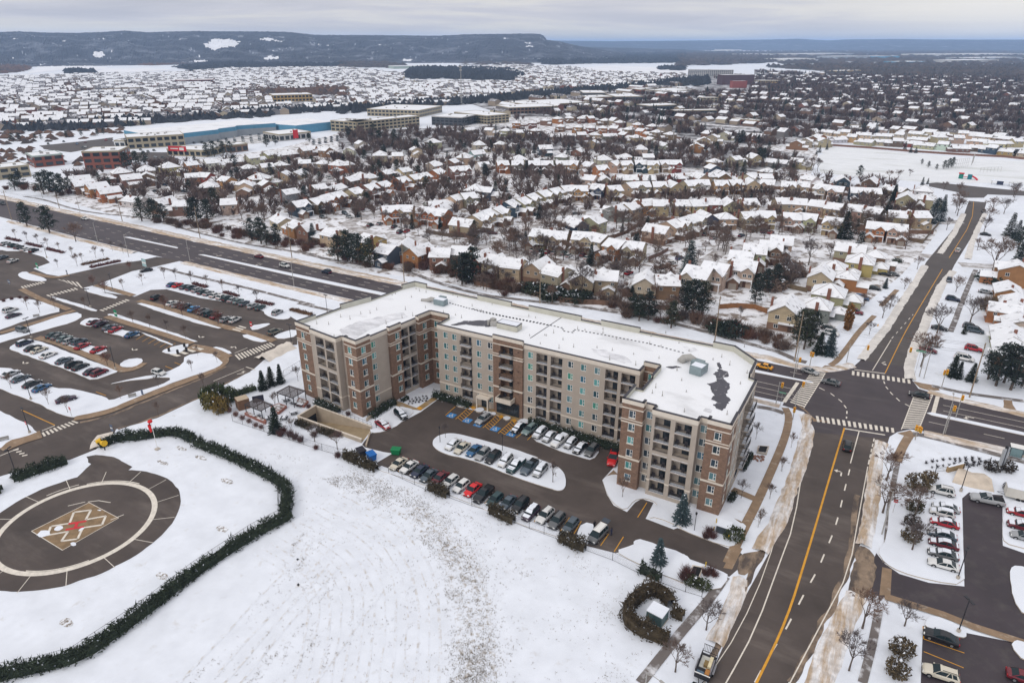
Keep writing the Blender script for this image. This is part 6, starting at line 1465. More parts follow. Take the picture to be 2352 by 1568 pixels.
for f, t, w, h, lb in ((None, [LW(-14.2, -2.4), LW(-9, -2.6), LW(-5.8, -2.2)], 2.2, 1.7, 'clipped yew hedge under the left wing balconies'), (None, [LW(2.2, .8), LW(1.6, 5), LW(1.2, 9.6)], 2.2, 1.7, 'clipped yew hedge beside the left wing brick tower'), (None, [LW(2.2, 11), LW(2, 13.4)], 1.3, 1.2, 'short yew hedge under the inner brick tower'), (None, [(-25.2, -1.7), (-20, -1.8), (-14, -2.0)], 2.4, 1.8, 'clipped yew hedge left of the entrance'),
      (None, [(2.2, -1.5), (10, -1.7), (20, -1.9), (28.6, -2.2)], 2.5, 1.8, 'long clipped yew hedge along the foot of the main front'), ('W1', '450,805 555,850', 1.8, 1.1, 'brown-green hedge upper piece by the ramp wall'), ('W1', '605,865 735,905', 1.8, 1.3, 'brown-green hedge lower piece by the ramp wall'),
      ('W1', '810,1060 900,1100 1050,1165', 2.2, 2., 'bristly brown-green hedge beside the blue bin'), ('L1', '615,255 740,315', 2.2, 2.2, 'brown-green hedge block in front of the white cars'), ('L1', '1025,415 1185,490', 2.2, 2.2, 'brown-green hedge block at the middle of the car row'), ('L1', '1495,605 1665,675', 2.2, 2.2, 'brown-green hedge block beside the open van'), ('L1', '2040,810 2175,875', 2., 1.9, 'spiky dark hedge row on the fence line by the blue spruce'),
      ('W2', '2085,1045 2015,1165', 1.2, 1.2, 'narrow clipped hedge beside the right wing wall'), ('L3', '485,30 440,140', 1.2, 1.2, 'narrow clipped hedge below the stone bed'), ('L3', '385,300 350,350', 1.2, 1.2, 'short clipped hedge at the side door path')):
 low_hedge(f, t, w, h, lb, (.028, .04, .024) if 'yew' in lb or 'clipped' in lb or 'dark' in lb else (.06, .048, .028), dens=36, spiky=.05 if 'yew' in lb or 'clipped' in lb else .4)
low_hedge('L1', '2225,1300 2130,1265 2010,1215 1940,1150 1965,1060 2050,985 2125,955 2205,995 2245,1065', 2.6, 3.0, 'tall brown-green arborvitae ring around the utility cabinet', (.062, .046, .026), 'arborvitae_hedge', .08, 36, None, 1, .02, .5)
low_hedge('L1', '2255,1105 2330,1135', 2.4, 2.2, 'separate end clump of the arborvitae ring', (.062, .046, .026), 'arborvitae_hedge', .08, 36)
for f, t, lb in (('U0', '615,805 820,760', 'dark brown mulch bed shrubs upper strip'), ('U0', '680,825 905,775', 'red-brown bed shrubs lower strip'), ('U0', '50,605 155,628', 'dark red shrub strip at the left lot, nearest'), ('U0', '200,645 315,672', 'dark red shrub strip in the middle of the left lot'), ('U0', '355,685 480,715', 'dark red shrub strip right of the left lot'), ('U0', '1450,945 1550,975', 'red-brown shrub strip behind the upper car row, left'), ('U0', '1680,1010 1790,1040', 'red-brown shrub strip behind the upper car row, middle'), ('U0', '1920,1080 2050,1105', 'red-brown shrub strip behind the upper car row, right'), ('U0', '2180,1140 2340,1180', 'orange-brown bed shrubs beside the apartment house corner')):
 low_hedge(f, t, 2., .8, lb, (.11, .04, .035) if 'red' in lb else (.13, .07, .035), 'bed_shrubs', .2, 26)
# ================================================================== shops, offices, schools, warehouses of the middle distance
BW = {}
def bm(col, nm):
 if nm not in BW: BW[nm] = mat('wall_' + nm, col, .85, .08, .3)
 return BW[nm]
WCOL = {'cream': (.36, .31, .22), 'brick_red': (.24, .085, .06), 'brown': (.20, .13, .095), 'pale_grey': (.42, .41, .40), 'dark_grey': (.07, .075, .085), 'yellow': (.46, .31, .12), 'sky_blue': (.10, .27, .40), 'steel_grey': (.30, .33, .36), 'plum': (.10, .06, .065), 'scarlet': (.30, .09, .075), 'white': (.60, .60, .58), 'sage': (.34, .40, .36)}
def block(label, f, A, B, depth, h, col, floors=1, low=None, band_=True, name='commercial_building', cat='building', units=2, glass=True, group=None):
 a, b_ = G(f, *A), G(f, *B); d = (b_ - a); L = d.length; ang = math.atan2(d.y, d.x)
 o = empty(name, a, ang, label, cat, group)
 w = MB(); w.box(0, 0, 0, L, depth, h); w.build('wall', bm(WCOL[col], col), o)
 r = MB(); r.box(.4, .4, h - .02, L - .4, depth - .4, h + .12); r.build('roof', FLATSNOW, o)
 if band_:
  t = MB()
  for x0, y0, x1, y1 in ((-.15, -.15, L + .15, .3), (-.15, depth - .3, L + .15, depth + .15), (-.15, .3, .3, depth - .3), (L - .3, .3, L + .15, depth - .3)): t.box(x0, y0, h - .7, x1, y1, h + .35)
  t.build('cornice', bm(WCOL['cream'] if low is None else WCOL[low], 'cream' if low is None else low), o)
 if glass:
  for k in range(floors):
   z0 = h / floors * k + .9; z1 = min(z0 + h / floors * .55, h - .9); g = MB()
   n = max(2, int(L / 5))
   for i in range(n): x = L * (i + .15) / n; g.box(x, -.12, z0, x + L / n * .7, .05, z1)
   n2 = max(2, int(depth / 5))
   for i in range(n2): y = depth * (i + .15) / n2; g.box(L - .05, y, z0, L + .12, y + depth / n2 * .7, z1); g.box(-.12, y, z0, .05, y + depth / n2 * .7, z1)
   g.build('window_band', GLASS, o)
 rr = random.Random(int(L * 10))
 for i in range(units):
  u = MB(); x, y = rr.uniform(.15, .8) * L, rr.uniform(.2, .8) * depth; s = rr.uniform(1.2, 2.5); u.box(x, y, h + .1, x + s, y + s, h + 1.2); u.build('rooftop_unit', GREYM, o)
 return o
def slab(label, f, roofp, h, col, name='warehouse', cat='warehouse', stripe=None):
 p = [(c.x, c.y) for c in pts(f, roofp, h)]; c0 = (sum(q[0] for q in p) / len(p), sum(q[1] for q in p) / len(p))
 p = [(x - c0[0], y - c0[1]) for x, y in p]
 o = empty(name, c0, 0, label, cat)
 w = MB(); w.prism(p, 0, h); w.build('wall', bm(WCOL[col], col), o)
 if stripe:
  s = MB(); ar = sum(p[i][0] * p[(i + 1) % len(p)][1] - p[(i + 1) % len(p)][0] * p[i][1] for i in range(len(p)))
  q = p if ar > 0 else p[::-1]
  for a, b_ in zip(q, q[1:] + q[:1]):
   d = Vector(b_) - Vector(a); n = Vector((d.y, -d.x)).normalized() * .1; s.quad((a[0] + n.x, a[1] + n.y, .2), (b_[0] + n.x, b_[1] + n.y, .2), (b_[0] + n.x, b_[1] + n.y, h * .62), (a[0] + n.x, a[1] + n.y, h * .62))
  s.build('lower_cladding', bm(WCOL[stripe], stripe), o)
 r = MB(); cx_ = [(x * .985, y * .985) for x, y in p]; r.prism(cx_, h - .05, h + .15); r.build('roof', FLATSNOW, o)
 return o
slab('huge bright blue warehouse with flat snowy roof behind the shops', 'T0', '835,882 1250,850 1650,808 1862,833 1600,850 1590,857 1480,870 1470,877 1190,907 960,908', 9.5, 'sky_blue', stripe='steel_grey')
slab('lower blue warehouse annex with banded roof, right of the huge one', 'T0', '1800,828 2080,800 2240,824 2000,850 1880,842', 8, 'sky_blue', stripe='sky_blue')
block('cream two storey row of shops in front of the blue warehouse', 'T0', (872, 1010), (1255, 985), 26, 9.5, 'cream', 2, 'cream', units=8)
o = block('single storey cream shop under a large red sign board', 'T0', (1135, 1052), (1400, 1062), 20, 5, 'cream', 1)
m = MB(); m.box(2, -.6, 3.8, 18, -.2, 7.6); s_ = m.build('red_sign', REDP, o)
m = MB(); m.box(4, -.66, 5.3, 11, -.61, 6.1); m.box(12, -.66, 4.6, 16, -.61, 6.6); m.build('sign_band', FRAMEW, s_)
block('red brick three storey corner office with cream bands and teal glass', 'T0', (580, 1150), (830, 1142), 24, 12.5, 'brick_red', 3, 'cream')
block('red brick shops with pale green roof left of the three storey office', 'T0', (240, 1135), (440, 1115), 22, 8, 'brick_red', 2, 'sage')
block('cream and red shops at the left edge behind dark pines', 'T0', (-60, 1225), (215, 1192), 18, 7.5, 'cream', 2, 'cream')
block('small white kiosk shop left end of the cream row', 'T0', (780, 1000), (850, 1000), 14, 6, 'white', 1)
o = block('grey showroom with a square red banner above its cars', 'T0', (1890, 957), (2105, 935), 30, 6, 'pale_grey', 1)
m = MB(); m.box(14, -.6, 1.5, 19, -.2, 9); m.build('red_banner', REDP, o)
block('brown shop end beside the dark pines', 'T0', (1560, 1035), (1680, 1020), 14, 6, 'brown', 1)
block('cream three storey office, long wing with arched bays', 'T1', (122, 898), (548, 850), 18, 10, 'cream', 3, units=6)
block('cream three storey office, left wing running to the warehouse', 'T0', (2240, 885), (2420, 898), 24, 10, 'cream', 3, units=4)
block('cream office behind the long one, beneath the cell tower', 'T1', (545, 795), (700, 760), 70, 8, 'cream', 2, units=5)
block('dark glazed office between the cream ones', 'T1', (630, 845), (835, 855), 34, 9, 'dark_grey', 3, 'pale_grey')
block('cream end block right of the dark glazed office', 'T1', (1002, 842), (1152, 828), 60, 9, 'cream', 3)
block('long low brown and cream office range', 'T1', (1152, 775), (1480, 762), 46, 8, 'brown', 2, 'cream')
block('brown big box shops with white roofs near the belt', 'T1', (1290, 748), (1690, 728), 70, 7, 'brown', 1, 'cream', units=6)
block('dark grey flat works beyond the brown shops', 'T1', (1650, 668), (1805, 668), 60, 9, 'dark_grey', 1)
block('brown flat works in front of the dark grey one', 'T1', (1690, 692), (1860, 686), 40, 7, 'brown', 1)
block('second dark flat works further right', 'T1', (1870, 692), (2050, 690), 60, 8, 'dark_grey', 1)
block('low red brick works near the railway', 'T1', (2040, 640), (2180, 636), 50, 8, 'brick_red', 1)
block('pale works right of the red brick one', 'T1', (2190, 650), (2400, 640), 60, 8, 'pale_grey', 1)
block('dark row of flat roofed works by bare trees', 'T1', (2100, 755), (2300, 745), 30, 7, 'dark_grey', 1)
block('yellow school building amid the far suburb', 'T0', (1850, 692), (2115, 683), 40, 10, 'yellow', 2, 'cream', name='school', cat='school')
block('long low red school amid the far suburb', 'T0', (1190, 573), (1442, 569), 50, 9, 'brick_red', 2, 'brick_red', name='school', cat='school')
block('pale grey distant apartment slab with many windows', 'T2', (70, 517), (375, 521), 20, 17, 'pale_grey', 5, 'pale_grey', name='apartment_block', cat='apartment building')
block('dark plum distant apartment block', 'T2', (300, 576), (515, 574), 26, 20, 'plum', 6, 'plum', name='apartment_block', cat='apartment building', glass=False)
block('bright red distant block in front of the plum one', 'T2', (370, 597), (468, 596), 12, 13, 'scarlet', 4, 'scarlet', name='apartment_block', cat='apartment building', glass=False)
block('cream round-fronted hall beyond the leafy quarter', 'T2', (1098, 500), (1238, 494), 40, 8, 'yellow', 1)
block('buff row of flats left of the leafy quarter', 'T2', (530, 572), (690, 572), 20, 8, 'yellow', 2)
block('cream flats with dark windows among far roofs', 'T2', (168, 706), (272, 704), 15, 9, 'cream', 3)
block('long dark terrace among the far roofs', 'T2', (-20, 790), (265, 785), 14, 7, 'dark_grey', 2)
block('long red brick wall of terraces by bare trees', 'T2', (365, 840), (550, 856), 12, 6, 'brick_red', 1)
for i, (x0, y0, x1, y1, d, h, c) in enumerate(((720, 417, 930, 413, 120, 12, 'white'), (1070, 402, 1300, 400, 150, 15, 'steel_grey'), (1310, 400, 1500, 398, 150, 14, 'sky_blue'), (1900, 428, 2170, 422, 120, 12, 'pale_grey'), (350, 346, 435, 345, 200, 14, 'white'), (545, 380, 655, 377, 200, 12, 'white'), (1700, 383, 1900, 380, 200, 14, 'white'), (2000, 410, 2330, 404, 150, 12, 'steel_grey'), (800, 380, 1000, 378, 200, 14, 'pale_grey'), (1540, 436, 1700, 432, 100, 10, 'sky_blue'), (2010, 380, 2340, 378, 250, 14, 'white'), (1010, 378, 1200, 376, 250, 14, 'steel_grey'))):
 block('%s flat distant warehouse on the plain, %s from left of the far works' % ('pale blue-grey' if 'grey' in c else 'blue' if 'blue' in c else 'white', nth(sorted((720, 1070, 1310, 1900, 350, 545, 1700, 2000, 800, 1540, 2010, 1010)).index(x0))), 'T2', (x0, y0), (x1, y1), d, h, c, 1, c, True, 'warehouse', 'warehouse', 0, False)
block('pale green-white factory with steam at the foot of the hills', 'T1', (370, 467), (660, 463), 70, 9, 'sage', 1, 'white', True, 'factory', 'factory', 0, False)
# mall car park and its slush
for f, p, nm in (('T0', '270,985 520,960 760,930 780,1000 600,1010 480,1030 300,1010', 'plaza_lot'), ('T0', '850,1030 1140,1030 1150,1060 1240,1085 1000,1095 850,1080', 'plaza_lot'), ('T0', '1290,940 1860,880 1890,950 1700,975 1560,1000 1290,960', 'dealership_lot'), ('T0', '440,1160 560,1150 600,1200 500,1190', 'plaza_lot')):
 flat(nm, pts(f, p), nz_(), ASPHG if 'deal' not in nm else mat('slush_lot', (.4, .39, .38), .85, .2, .2, col2=(.7, .7, .71), mix=(.1, .4, .6, (1, 1, 1))), 1.5, 0, 4)
# cell tower
c = G('T1', 831, 712); o = empty('cell_tower', c, 0, 'tall thin grey lattice mast rising among the cream offices', 'mast')
m = MB(); Hh = 54
for a in (0, 2.09, 4.19): m.tube([(1.1 * math.cos(a), 1.1 * math.sin(a), 0), (.4 * math.cos(a), .4 * math.sin(a), Hh)], .16, 0, 4)
for k in range(18):
 z = k * 3; r0 = 1.1 - .7 * z / Hh
 for a in (0, 2.09, 4.19): m.tube([(r0 * math.cos(a), r0 * math.sin(a), z), (r0 * math.cos(a + 2.09), r0 * math.sin(a + 2.09), z + 3)], .08, 0, 3)
m.build('mast', GREYM, o)
for z in (46, 50):
 m = MB()
 for a in (0, 2.09, 4.19): m.obox((1.3 * math.cos(a), 1.3 * math.sin(a)), a, .5, 1.4, z, z + 2.4)
 m.build('antenna', GREYM, o)
# ================================================================== garage ramp, walls, garden
P = RAMP; c = P[0]
o = empty('garage_ramp', (c.x, c.y, 0), 0, 'sunken tan ramp to the underground garage beside the left wing', 'ramp')
Q = [p - c for p in P]; TANW = mat('tan_render', (.42, .35, .27), .85, .1, .6)
m = MB(); zl = -3.3
m.quad((*Q[0][:2], zl), (*Q[3][:2], .02), (*Q[2][:2], .02), (*Q[1][:2], zl)); m.build('ramp_floor', mat('ramp_floor', (.30, .23, .14), .85, .15, .6), o)
for nm, a, b_, top in (('front_wall', 0, 3, .9), ('back_wall', 1, 2, .8), ('end_wall', 0, 1, 1.)):
 m = MB(); A, Bq = Q[a], Q[b_]; d = Vector(Bq - A); ang = math.atan2(d.y, d.x); mid = (A + Bq) / 2
 m.obox(mid, ang, d.length, .3, -3.4, top); w = m.build(nm, TANW, o)
 m = MB(); m.obox(mid, ang, d.length + .1, .42, top, top + .12); m.build('coping', BAND, w)
 if nm != 'front_wall':
  pass
 if nm == 'back_wall':
  m = MB(); n = 14
  for i in range(n + 1): p = A.lerp(Bq, i / n); m.tube([(p.x, p.y, top), (p.x, p.y, top + 1.1)], .035, 0, 4)
  m.tube([(A.x, A.y, top + 1.1), (Bq.x, Bq.y, top + 1.1)], .035, 0, 4); m.tube([(A.x, A.y, top + .6), (Bq.x, Bq.y, top + .6)], .02, 0, 4); m.build('handrail', DARK, w)
m = MB(); A, Bq = Q[0].lerp(Q[1], .15), Q[0].lerp(Q[1], .9); d = Bq - A; mid = (A + Bq) / 2 + Vector((.2, 0, 0)); m.obox(mid, math.atan2(d.y, d.x), d.length, .3, -3.3, -.9); m.build('garage_opening_dark', BLACK, o)  # solid black slab painted in for the darkness inside the garage opening
for f, t, h, w, lb in (('W1', '975,790 1060,720 1160,655', .8, .3, 'tan retaining wall beside the two parked cars'), ('W1', '1000,880 970,980', .5, .3, 'short tan wall at the ramp mouth')):
 l = [(q.x, q.y) for q in pts(f, t)]; m = MB()
 for a, b_ in zip(l, l[1:]): m.obox(((a[0] + b_[0]) / 2, (a[1] + b_[1]) / 2), math.atan2(b_[1] - a[1], b_[0] - a[0]), math.dist(a, b_), w, 0, h)
 tag(m.build('retaining_wall', TANW), lb, 'wall')
m = MB(); a, b_ = G('W0', 1752, 715), G('W0', 1838, 690); m.obox((a + b_) / 2 + Vector((0, 1.2, 0)), math.atan2((b_ - a).y, (b_ - a).x), (b_ - a).length, 2.6, 0, 2.7, 0, 1); tag(m.build('garden_shed', [mat('brown_board', (.18, .10, .06), .85, .15, 1.5), mat('tan_roof', (.45, .36, .26), .8, .1)]), 'brown windowless garden block between golden bushes and dark panel', 'shed')
m = MB(); a, b_ = G('W1', 122, 662), G('W1', 207, 645); m.obox((a + b_) / 2, math.atan2((b_ - a).y, (b_ - a).x), (b_ - a).length, .12, .3, 2.1); tag(m.build('privacy_panel', mat('navy_panel', (.03, .03, .05), .6, 0)), 'dark navy upright panel on the garden patio', 'panel')
def pergola(f, corners, label):
 p = pts(f, corners); c = (p[0] + p[1] + p[2] + p[3]) / 4; d = p[1] - p[0]; ang = math.atan2(d.y, d.x); L = ((p[1] - p[0]).length + (p[2] - p[3]).length) / 2; W = ((p[2] - p[1]).length + (p[3] - p[0]).length) / 2
 o = empty('pergola', c, ang, label, 'pergola'); h = 2.5
 for x in (-L / 2, 0, L / 2):
  for y in (-W / 2, W / 2): m = MB(); m.box(x - .07, y - .07, 0, x + .07, y + .07, h); m.build('post', DARK, o)
 m = MB()
 for y in (-W / 2, W / 2): m.box(-L / 2 - .2, y - .06, h, L / 2 + .2, y + .06, h + .2)
 for x in (-L / 2, 0, L / 2): m.box(x - .06, -W / 2, h + .2, x + .06, W / 2, h + .32)
 m.build('beam', DARK, o)
 m = MB(); n = int(L / .32)
 for i in range(n + 1): x = -L / 2 + L * i / n; m.box(x - .05, -W / 2 - .2, h + .33, x + .05, W / 2 + .2, h + .42)
 m.build('slats', mat('pergola_slat', (.10, .075, .07), .7, .1), o)
pergola('W1', '318,648 445,690 512,632 395,598', 'upper slatted pergola over picnic tables by the left wing')
pergola('W1', '80,740 208,790 275,735 145,700', 'lower slatted pergola on the patio nearest the field fence')
pk = Proto('picnic_table', 'table')
m = MB(); m.box(-.9, -.4, .7, .9, .4, .76); pk.add('table_top', m, DARK)
for y in (-.75, .6): m = MB(); m.box(-.9, y, .42, .9, y + .28, .47); pk.add('bench', m, DARK)
m = MB()
for x in (-.6, .5): m.box(x, -.7, .3, x + .08, .8, .4); m.box(x, -.35, 0, x + .08, -.25, .7); m.box(x, .3, 0, x + .08, .4, .7)
pk.add('frame', m, DARK); m = MB(); m.box(-.85, -.35, .765, .85, .35, .81); pk.add('snow_cover', m, SNOW)
for x, y, lb in ((372, 640, 'picnic table under the left half of the upper pergola'), (432, 662, 'picnic table under the right half of the upper pergola'), (475, 680, 'dark bench table beside the brick bed right of the upper pergola'), (428, 738, 'picnic table below the upper pergola in the open'), (358, 775, 'picnic table nearest the dark spruce'), (150, 760, 'picnic table under the left half of the lower pergola'), (222, 778, 'picnic table under the right half of the lower pergola')):
 pk.place(G('W1', x, y), rnd.uniform(0, 3), lb, 'picnic tables on the patio')
def bed(f, poly, h, m_, lb, name='planter'):
 p = [(q.x, q.y) for q in pts(f, poly)]; c0 = p[0]; p = [(x - c0[0], y - c0[1]) for x, y in p]; o = empty(name, c0, 0, lb, 'planter'); b = MB(); b.prism(p, 0, h); b.build('kerb', m_, o)
 cx_ = sum(q[0] for q in p) / len(p), sum(q[1] for q in p) / len(p); q = [(cx_[0] + (x - cx_[0]) * .8, cx_[1] + (y - cx_[1]) * .8) for x, y in p]; b = MB(); b.prism(q, h - .1, h + .03); b.build('soil', mat('snowy_soil', (.16, .09, .06), .9, .2, 2., col2=(.75, .75, .77), mix=(1.2, .42, .55, (1, 1, 1))), o)
RBR = mat('red_block', (.30, .13, .10), .9, .15, 1.5)
bed('W1', '255,690 320,668 378,690 318,740 280,735', .6, RBR, 'reddish block planter with snow between the two pergolas')
bed('W1', '60,745 80,735 225,800 215,815', .7, RBR, 'long low reddish block wall along the lower patio edge')
bed('W1', '440,665 505,690 540,650 470,625', .5, RBR, 'reddish bed beside the upper pergola')
bed('W3', '355,980 440,985 420,1045 345,1030', .35, CONC, 'dark vent pit with concrete rim on the lawn right of the building', 'vent_pit')
m = MB(); a = [(q.x, q.y) for q in pts('W3', '368,985 428,990 412,1035 358,1026')]; m.flat(a, .40 - .03 + .02); tag(m.build('vent_grating', BLACK), 'black grating inside the concrete rimmed vent pit on the lawn', 'grating')
bed('L3', '100,780 175,795 145,875 70,855', .4, BAND, 'dark vent pit with white rim in the driveway bed', 'vent_pit')
m = MB(); a = [(q.x, q.y) for q in pts('L3', '108,790 165,802 140,865 82,850')]; m.flat(a, .455); tag(m.build('vent_grating', BLACK), 'black grating inside the white rimmed vent pit by the driveway', 'grating')
rr = random.Random(4)
for i in range(16):
 c = G('W3', rr.uniform(320, 400), rr.uniform(1050, 1090)); b = MB(); b.obox(c, rr.random() * 3, rr.uniform(.3, .6), rr.uniform(.3, .5), 0, rr.uniform(.15, .3)); tag(b.build('boulder', mat('reddish_stone', (.28, .16, .12), .9, .2, 2.)), 'small reddish stone in the bed below the lawn vent pit', 'stone', 'bed stones below the vent pit')
# utility cabinets, bins
def cabinet(f, x, y, w, d, h, col, lb, name='utility_cabinet', ang=0., snowtop=True):
 c = G(f, x, y); o = empty(name, c, ang, lb, 'cabinet'); m = MB(); m.box(-w / 2, -d / 2, .1, w / 2, d / 2, h); m.build('body', mat('cab_%s' % name + str(round(col[2], 2)), col, .5, .1), o)
 m = MB(); m.box(-w / 2 - .1, -d / 2 - .1, 0, w / 2 + .1, d / 2 + .1, .12); m.build('plinth', CONC, o)
 m = MB(); m.box(-.02, -d / 2 - .03, .25, .02, -d / 2 + .01, h - .15); m.box(.15, -d / 2 - .04, h * .5, .2, -d / 2, h * .5 + .25); m.build('door_seam', DARK, o)
 if snowtop: m = MB(); m.box(-w / 2 - .05, -d / 2 - .05, h, w / 2 + .05, d / 2 + .05, h + .14); m.build('snow_cover', SNOW, o)
cabinet('L1', 2150, 1140, 2.6, 2.4, 2.0, (.07, .12, .12), 'green-grey utility cabinet with snow on top inside the hedge ring', ang=R(-8))
cabinet('L3', 312, 545, 2.4, 2.2, 1.7, (.05, .06, .07), 'dark utility transformer with snow on top beside yellow bollards', 'transformer')
b = MB(); b.tube([(0, 0, 0), (0, 0, 1.1)], .1, 0, 6)
bol = Proto('bollard', 'bollard'); bol.add('bollard', b, mat('bollard_yellow', (.62, .42, .03), .6, 0))
for x, y, lb in ((245, 545, 'yellow bollard left of the transformer'), (345, 600, 'yellow bollard right of the transformer'), (262, 490, 'yellow bollard behind the transformer'), (190, 785, 'yellow bollard above the driveway vent pit')): bol.place(G('L3', x, y), 0, lb)
hy = Proto('fire_hydrant', 'hydrant'); b = MB(); b.tube([(0, 0, 0), (0, 0, .6), (0, 0, .8)], [.14, .13, .05], 0, 8); b.tube([(-.22, 0, .45), (.22, 0, .45)], .07, 0, 6); hy.add('fire_hydrant', b, mat('hydrant_yellow', (.7, .35, .02), .5, 0))
hy.place(G('W3', 1255, 78), 0, 'orange-red hydrant on the verge of the cross street', None)
def bin_(x, y, w, d, h, col, lb, ang):
 c = G('W1', x, y); o = empty('waste_bin', c, ang, lb, 'bin'); m = MB(); n = len(m.v)
 m.v += [(-w / 2 * .85, -d / 2 * .8, .12), (w / 2 * .85, -d / 2 * .8, .12), (w / 2 * .85, d / 2 * .8, .12), (-w / 2 * .85, d / 2 * .8, .12), (-w / 2, -d / 2, h), (w / 2, -d / 2, h), (w / 2, d / 2, h), (-w / 2, d / 2, h)]
 for q in ((0, 1, 5, 4), (1, 2, 6, 5), (2, 3, 7, 6), (3, 0, 4, 7), (4, 5, 6, 7)): m.f.append(q); m.m.append(0)
 mm = mat('bin_%d' % int(col[2] * 100), col, .5, .05); m.build('body', mm, o)
 m = MB(); m.box(-w / 2 - .05, -d / 2 - .05, h, w / 2 + .05, 0, h + .1); m.box(-w / 2 - .05, .02, h, w / 2 + .05, d / 2 + .05, h + .13); m.build('lid', mm, o)
 for x in (-w / 3, w / 3):
  for y in (-d / 3, d / 3): m = MB(); m.tube([(x - .04, y, .08), (x + .04, y, .08)], .08, 0, 8); m.build('wheel', BLACK, o)
bin_(1196, 1035, 2.0, 1.5, 1.3, (.01, .20, .07), 'green wheeled waste bin at the corner of the car row', R(20))
bin_(1012, 1075, 2.2, 1.6, 1.5, (.015, .13, .42), 'blue wheeled waste bin beside the bristly hedge', R(-25))
bin_(935, 1045, 2.2, 1.6, 1.5, (.025, .025, .035), 'black wheeled waste bin left of the blue one', R(-25))
# fences
def chainlink(f, txt, label, h=1.8, step=2.9, group=None):
 l = [(q.x, q.y) for q in pts(f, txt)]; c0 = l[0]; l = [(x - c0[0], y - c0[1]) for x, y in l]; o = empty('chainlink_fence', c0, 0, label, 'fence', group)
 p = resample(l, step); pm_ = None
 for i, (x, y) in enumerate(p):
  if pm_ is None: m = MB(); m.tube([(0, 0, 0), (0, 0, h + .05)], .045, 0, 5); q = m.build('post', DARK, o); pm_ = q
  else: q = pm_.copy(); COL.objects.link(q); q.parent = o
  q.location = (x, y, 0)
 m = MB()
 for z in (h, .08): m.tube([(x, y, z) for x, y in p], .03, 0, 4)
 m.build('rail', DARK, o)
 m = MB(); fine = resample(l, .22)
 for (x, y), (x1, y1) in zip(fine, fine[5:]):
  for (a, z0), (b_, z1) in ((((x, y), .08), ((x1, y1), h)), (((x, y), h), ((x1, y1), .08))):
   m.tri((a[0], a[1], z0), (a[0], a[1], z0 + .03), (b_[0], b_[1], z1))
 m.build('wire_mesh', mat('wire', (.10, .10, .105), .6, 0), o)
chainlink('W1', '-30,790 120,840 290,895 500,965 640,1010 800,1055', 'black chain link fence along the garden side of the field')
chainlink('L1', '250,110 430,190 600,268 750,318 900,372 1020,405 1190,488 1490,600 1670,672 1850,738 2035,830 2180,890 2343,952 L3:165,985', 'black chain link fence between the parking court and the field')
chainlink('W1', '355,455 420,415 478,380', 'chain link fence behind the three small spruces')
chainlink('L0', '1880,265 1885,440 1700,535 1300,800 1000,1030 800,1170 500,1370 250,1440 -60,1490', 'low wire fence on the inner side of the helipad hedge', 1.4, 3.2)
def boards(f, txt, label, h=1.8, col=(.26, .12, .05), nm='wooden_fence'):
 l = [(q.x, q.y) for q in pts(f, txt)]; c0 = l[0]; l = [(x - c0[0], y - c0[1]) for x, y in l]; o = empty(nm, c0, 0, label, 'fence'); m = MB(); ps = MB()
 for a, b_ in zip(l, l[1:]):
  d = math.dist(a, b_); n = max(1, int(d / 2.4)); ang = math.atan2(b_[1] - a[1], b_[0] - a[0])
  for i in range(n):
   u0, u1 = i / n, (i + 1) / n; mx, my = a[0] + (b_[0] - a[0]) * (u0 + u1) / 2, a[1] + (b_[1] - a[1]) * (u0 + u1) / 2; m.obox((mx, my), ang, d / n - .12, .06, .1, h)
   q = MB(); q.obox((a[0] + (b_[0] - a[0]) * u0, a[1] + (b_[1] - a[1]) * u0), ang, .13, .13, 0, h + .1); q.build('post', mat('fence_%d' % int(col[0] * 100), col, .9, .15, 1.), o)
 m.build('board_panel', MATS['fence_%d' % int(col[0] * 100)], o)
boards('U3', '60,1135 200,1125 330,1135 425,1170', 'orange-brown board fence behind the corner house garden')
boards('U3', '500,958 610,985 725,1012', 'grey-brown board fence between the corner gardens', col=(.15, .11, .07))
boards('U3', '620,875 720,900', 'short brown board fence under the chimney house', col=(.17, .11, .07))
boards('U3', '1395,390 1520,395 1640,412', 'brown board fence behind the tan gable house', col=(.18, .09, .05))
boards('U3', '1480,622 1590,645 1660,560 1710,505', 'brown board fence along the cross street corner lot', col=(.15, .10, .07))
boards('U1', '1420,565 1560,590 1700,600', 'dark board fence below the tan row end house', col=(.12, .09, .07))
boards('U2', '1310,770 1400,735 1460,700', 'brown board fence beside the end house of the inner street', col=(.16, .10, .08))
boards('T2', '1000,985 1300,1005 1600,1030 1900,1050 2200,1065 2343,1080', 'long brown fence behind the park edge bungalows', 1.7, (.19, .10, .07))
for phrase, P, back in ROWS:
 if any(q in phrase for q in ('park', 'scattered', 'loose', 'group', 'pair', 'hip', 'pines', 'square', 'long')): continue
 Q_ = sorted(P, key=lambda c: D_of(c)[0]); l = [(c.x, c.y) for c in Q_]; l = [q for i, q in enumerate(l) if i == 0 or math.dist(q, l[i - 1]) > 6]
 l = offset(l, -15 if back else 13); l = smooth_line(l, 1); c0 = l[0]; o = empty('garden_fence', c0, 0, 'brown board fence along the gardens of the ' + phrase, 'fence'); m = MB()
 for a, b_ in zip(l, l[1:]):
  if math.dist(a, b_) < 40: m.obox(((a[0] + b_[0]) / 2 - c0[0], (a[1] + b_[1]) / 2 - c0[1]), math.atan2(b_[1] - a[1], b_[0] - a[0]), math.dist(a, b_), .08, 0, 1.8)
 m.build('board_panel', mat('weathered_boards', (.16, .095, .065), .9, .25, .5), o)
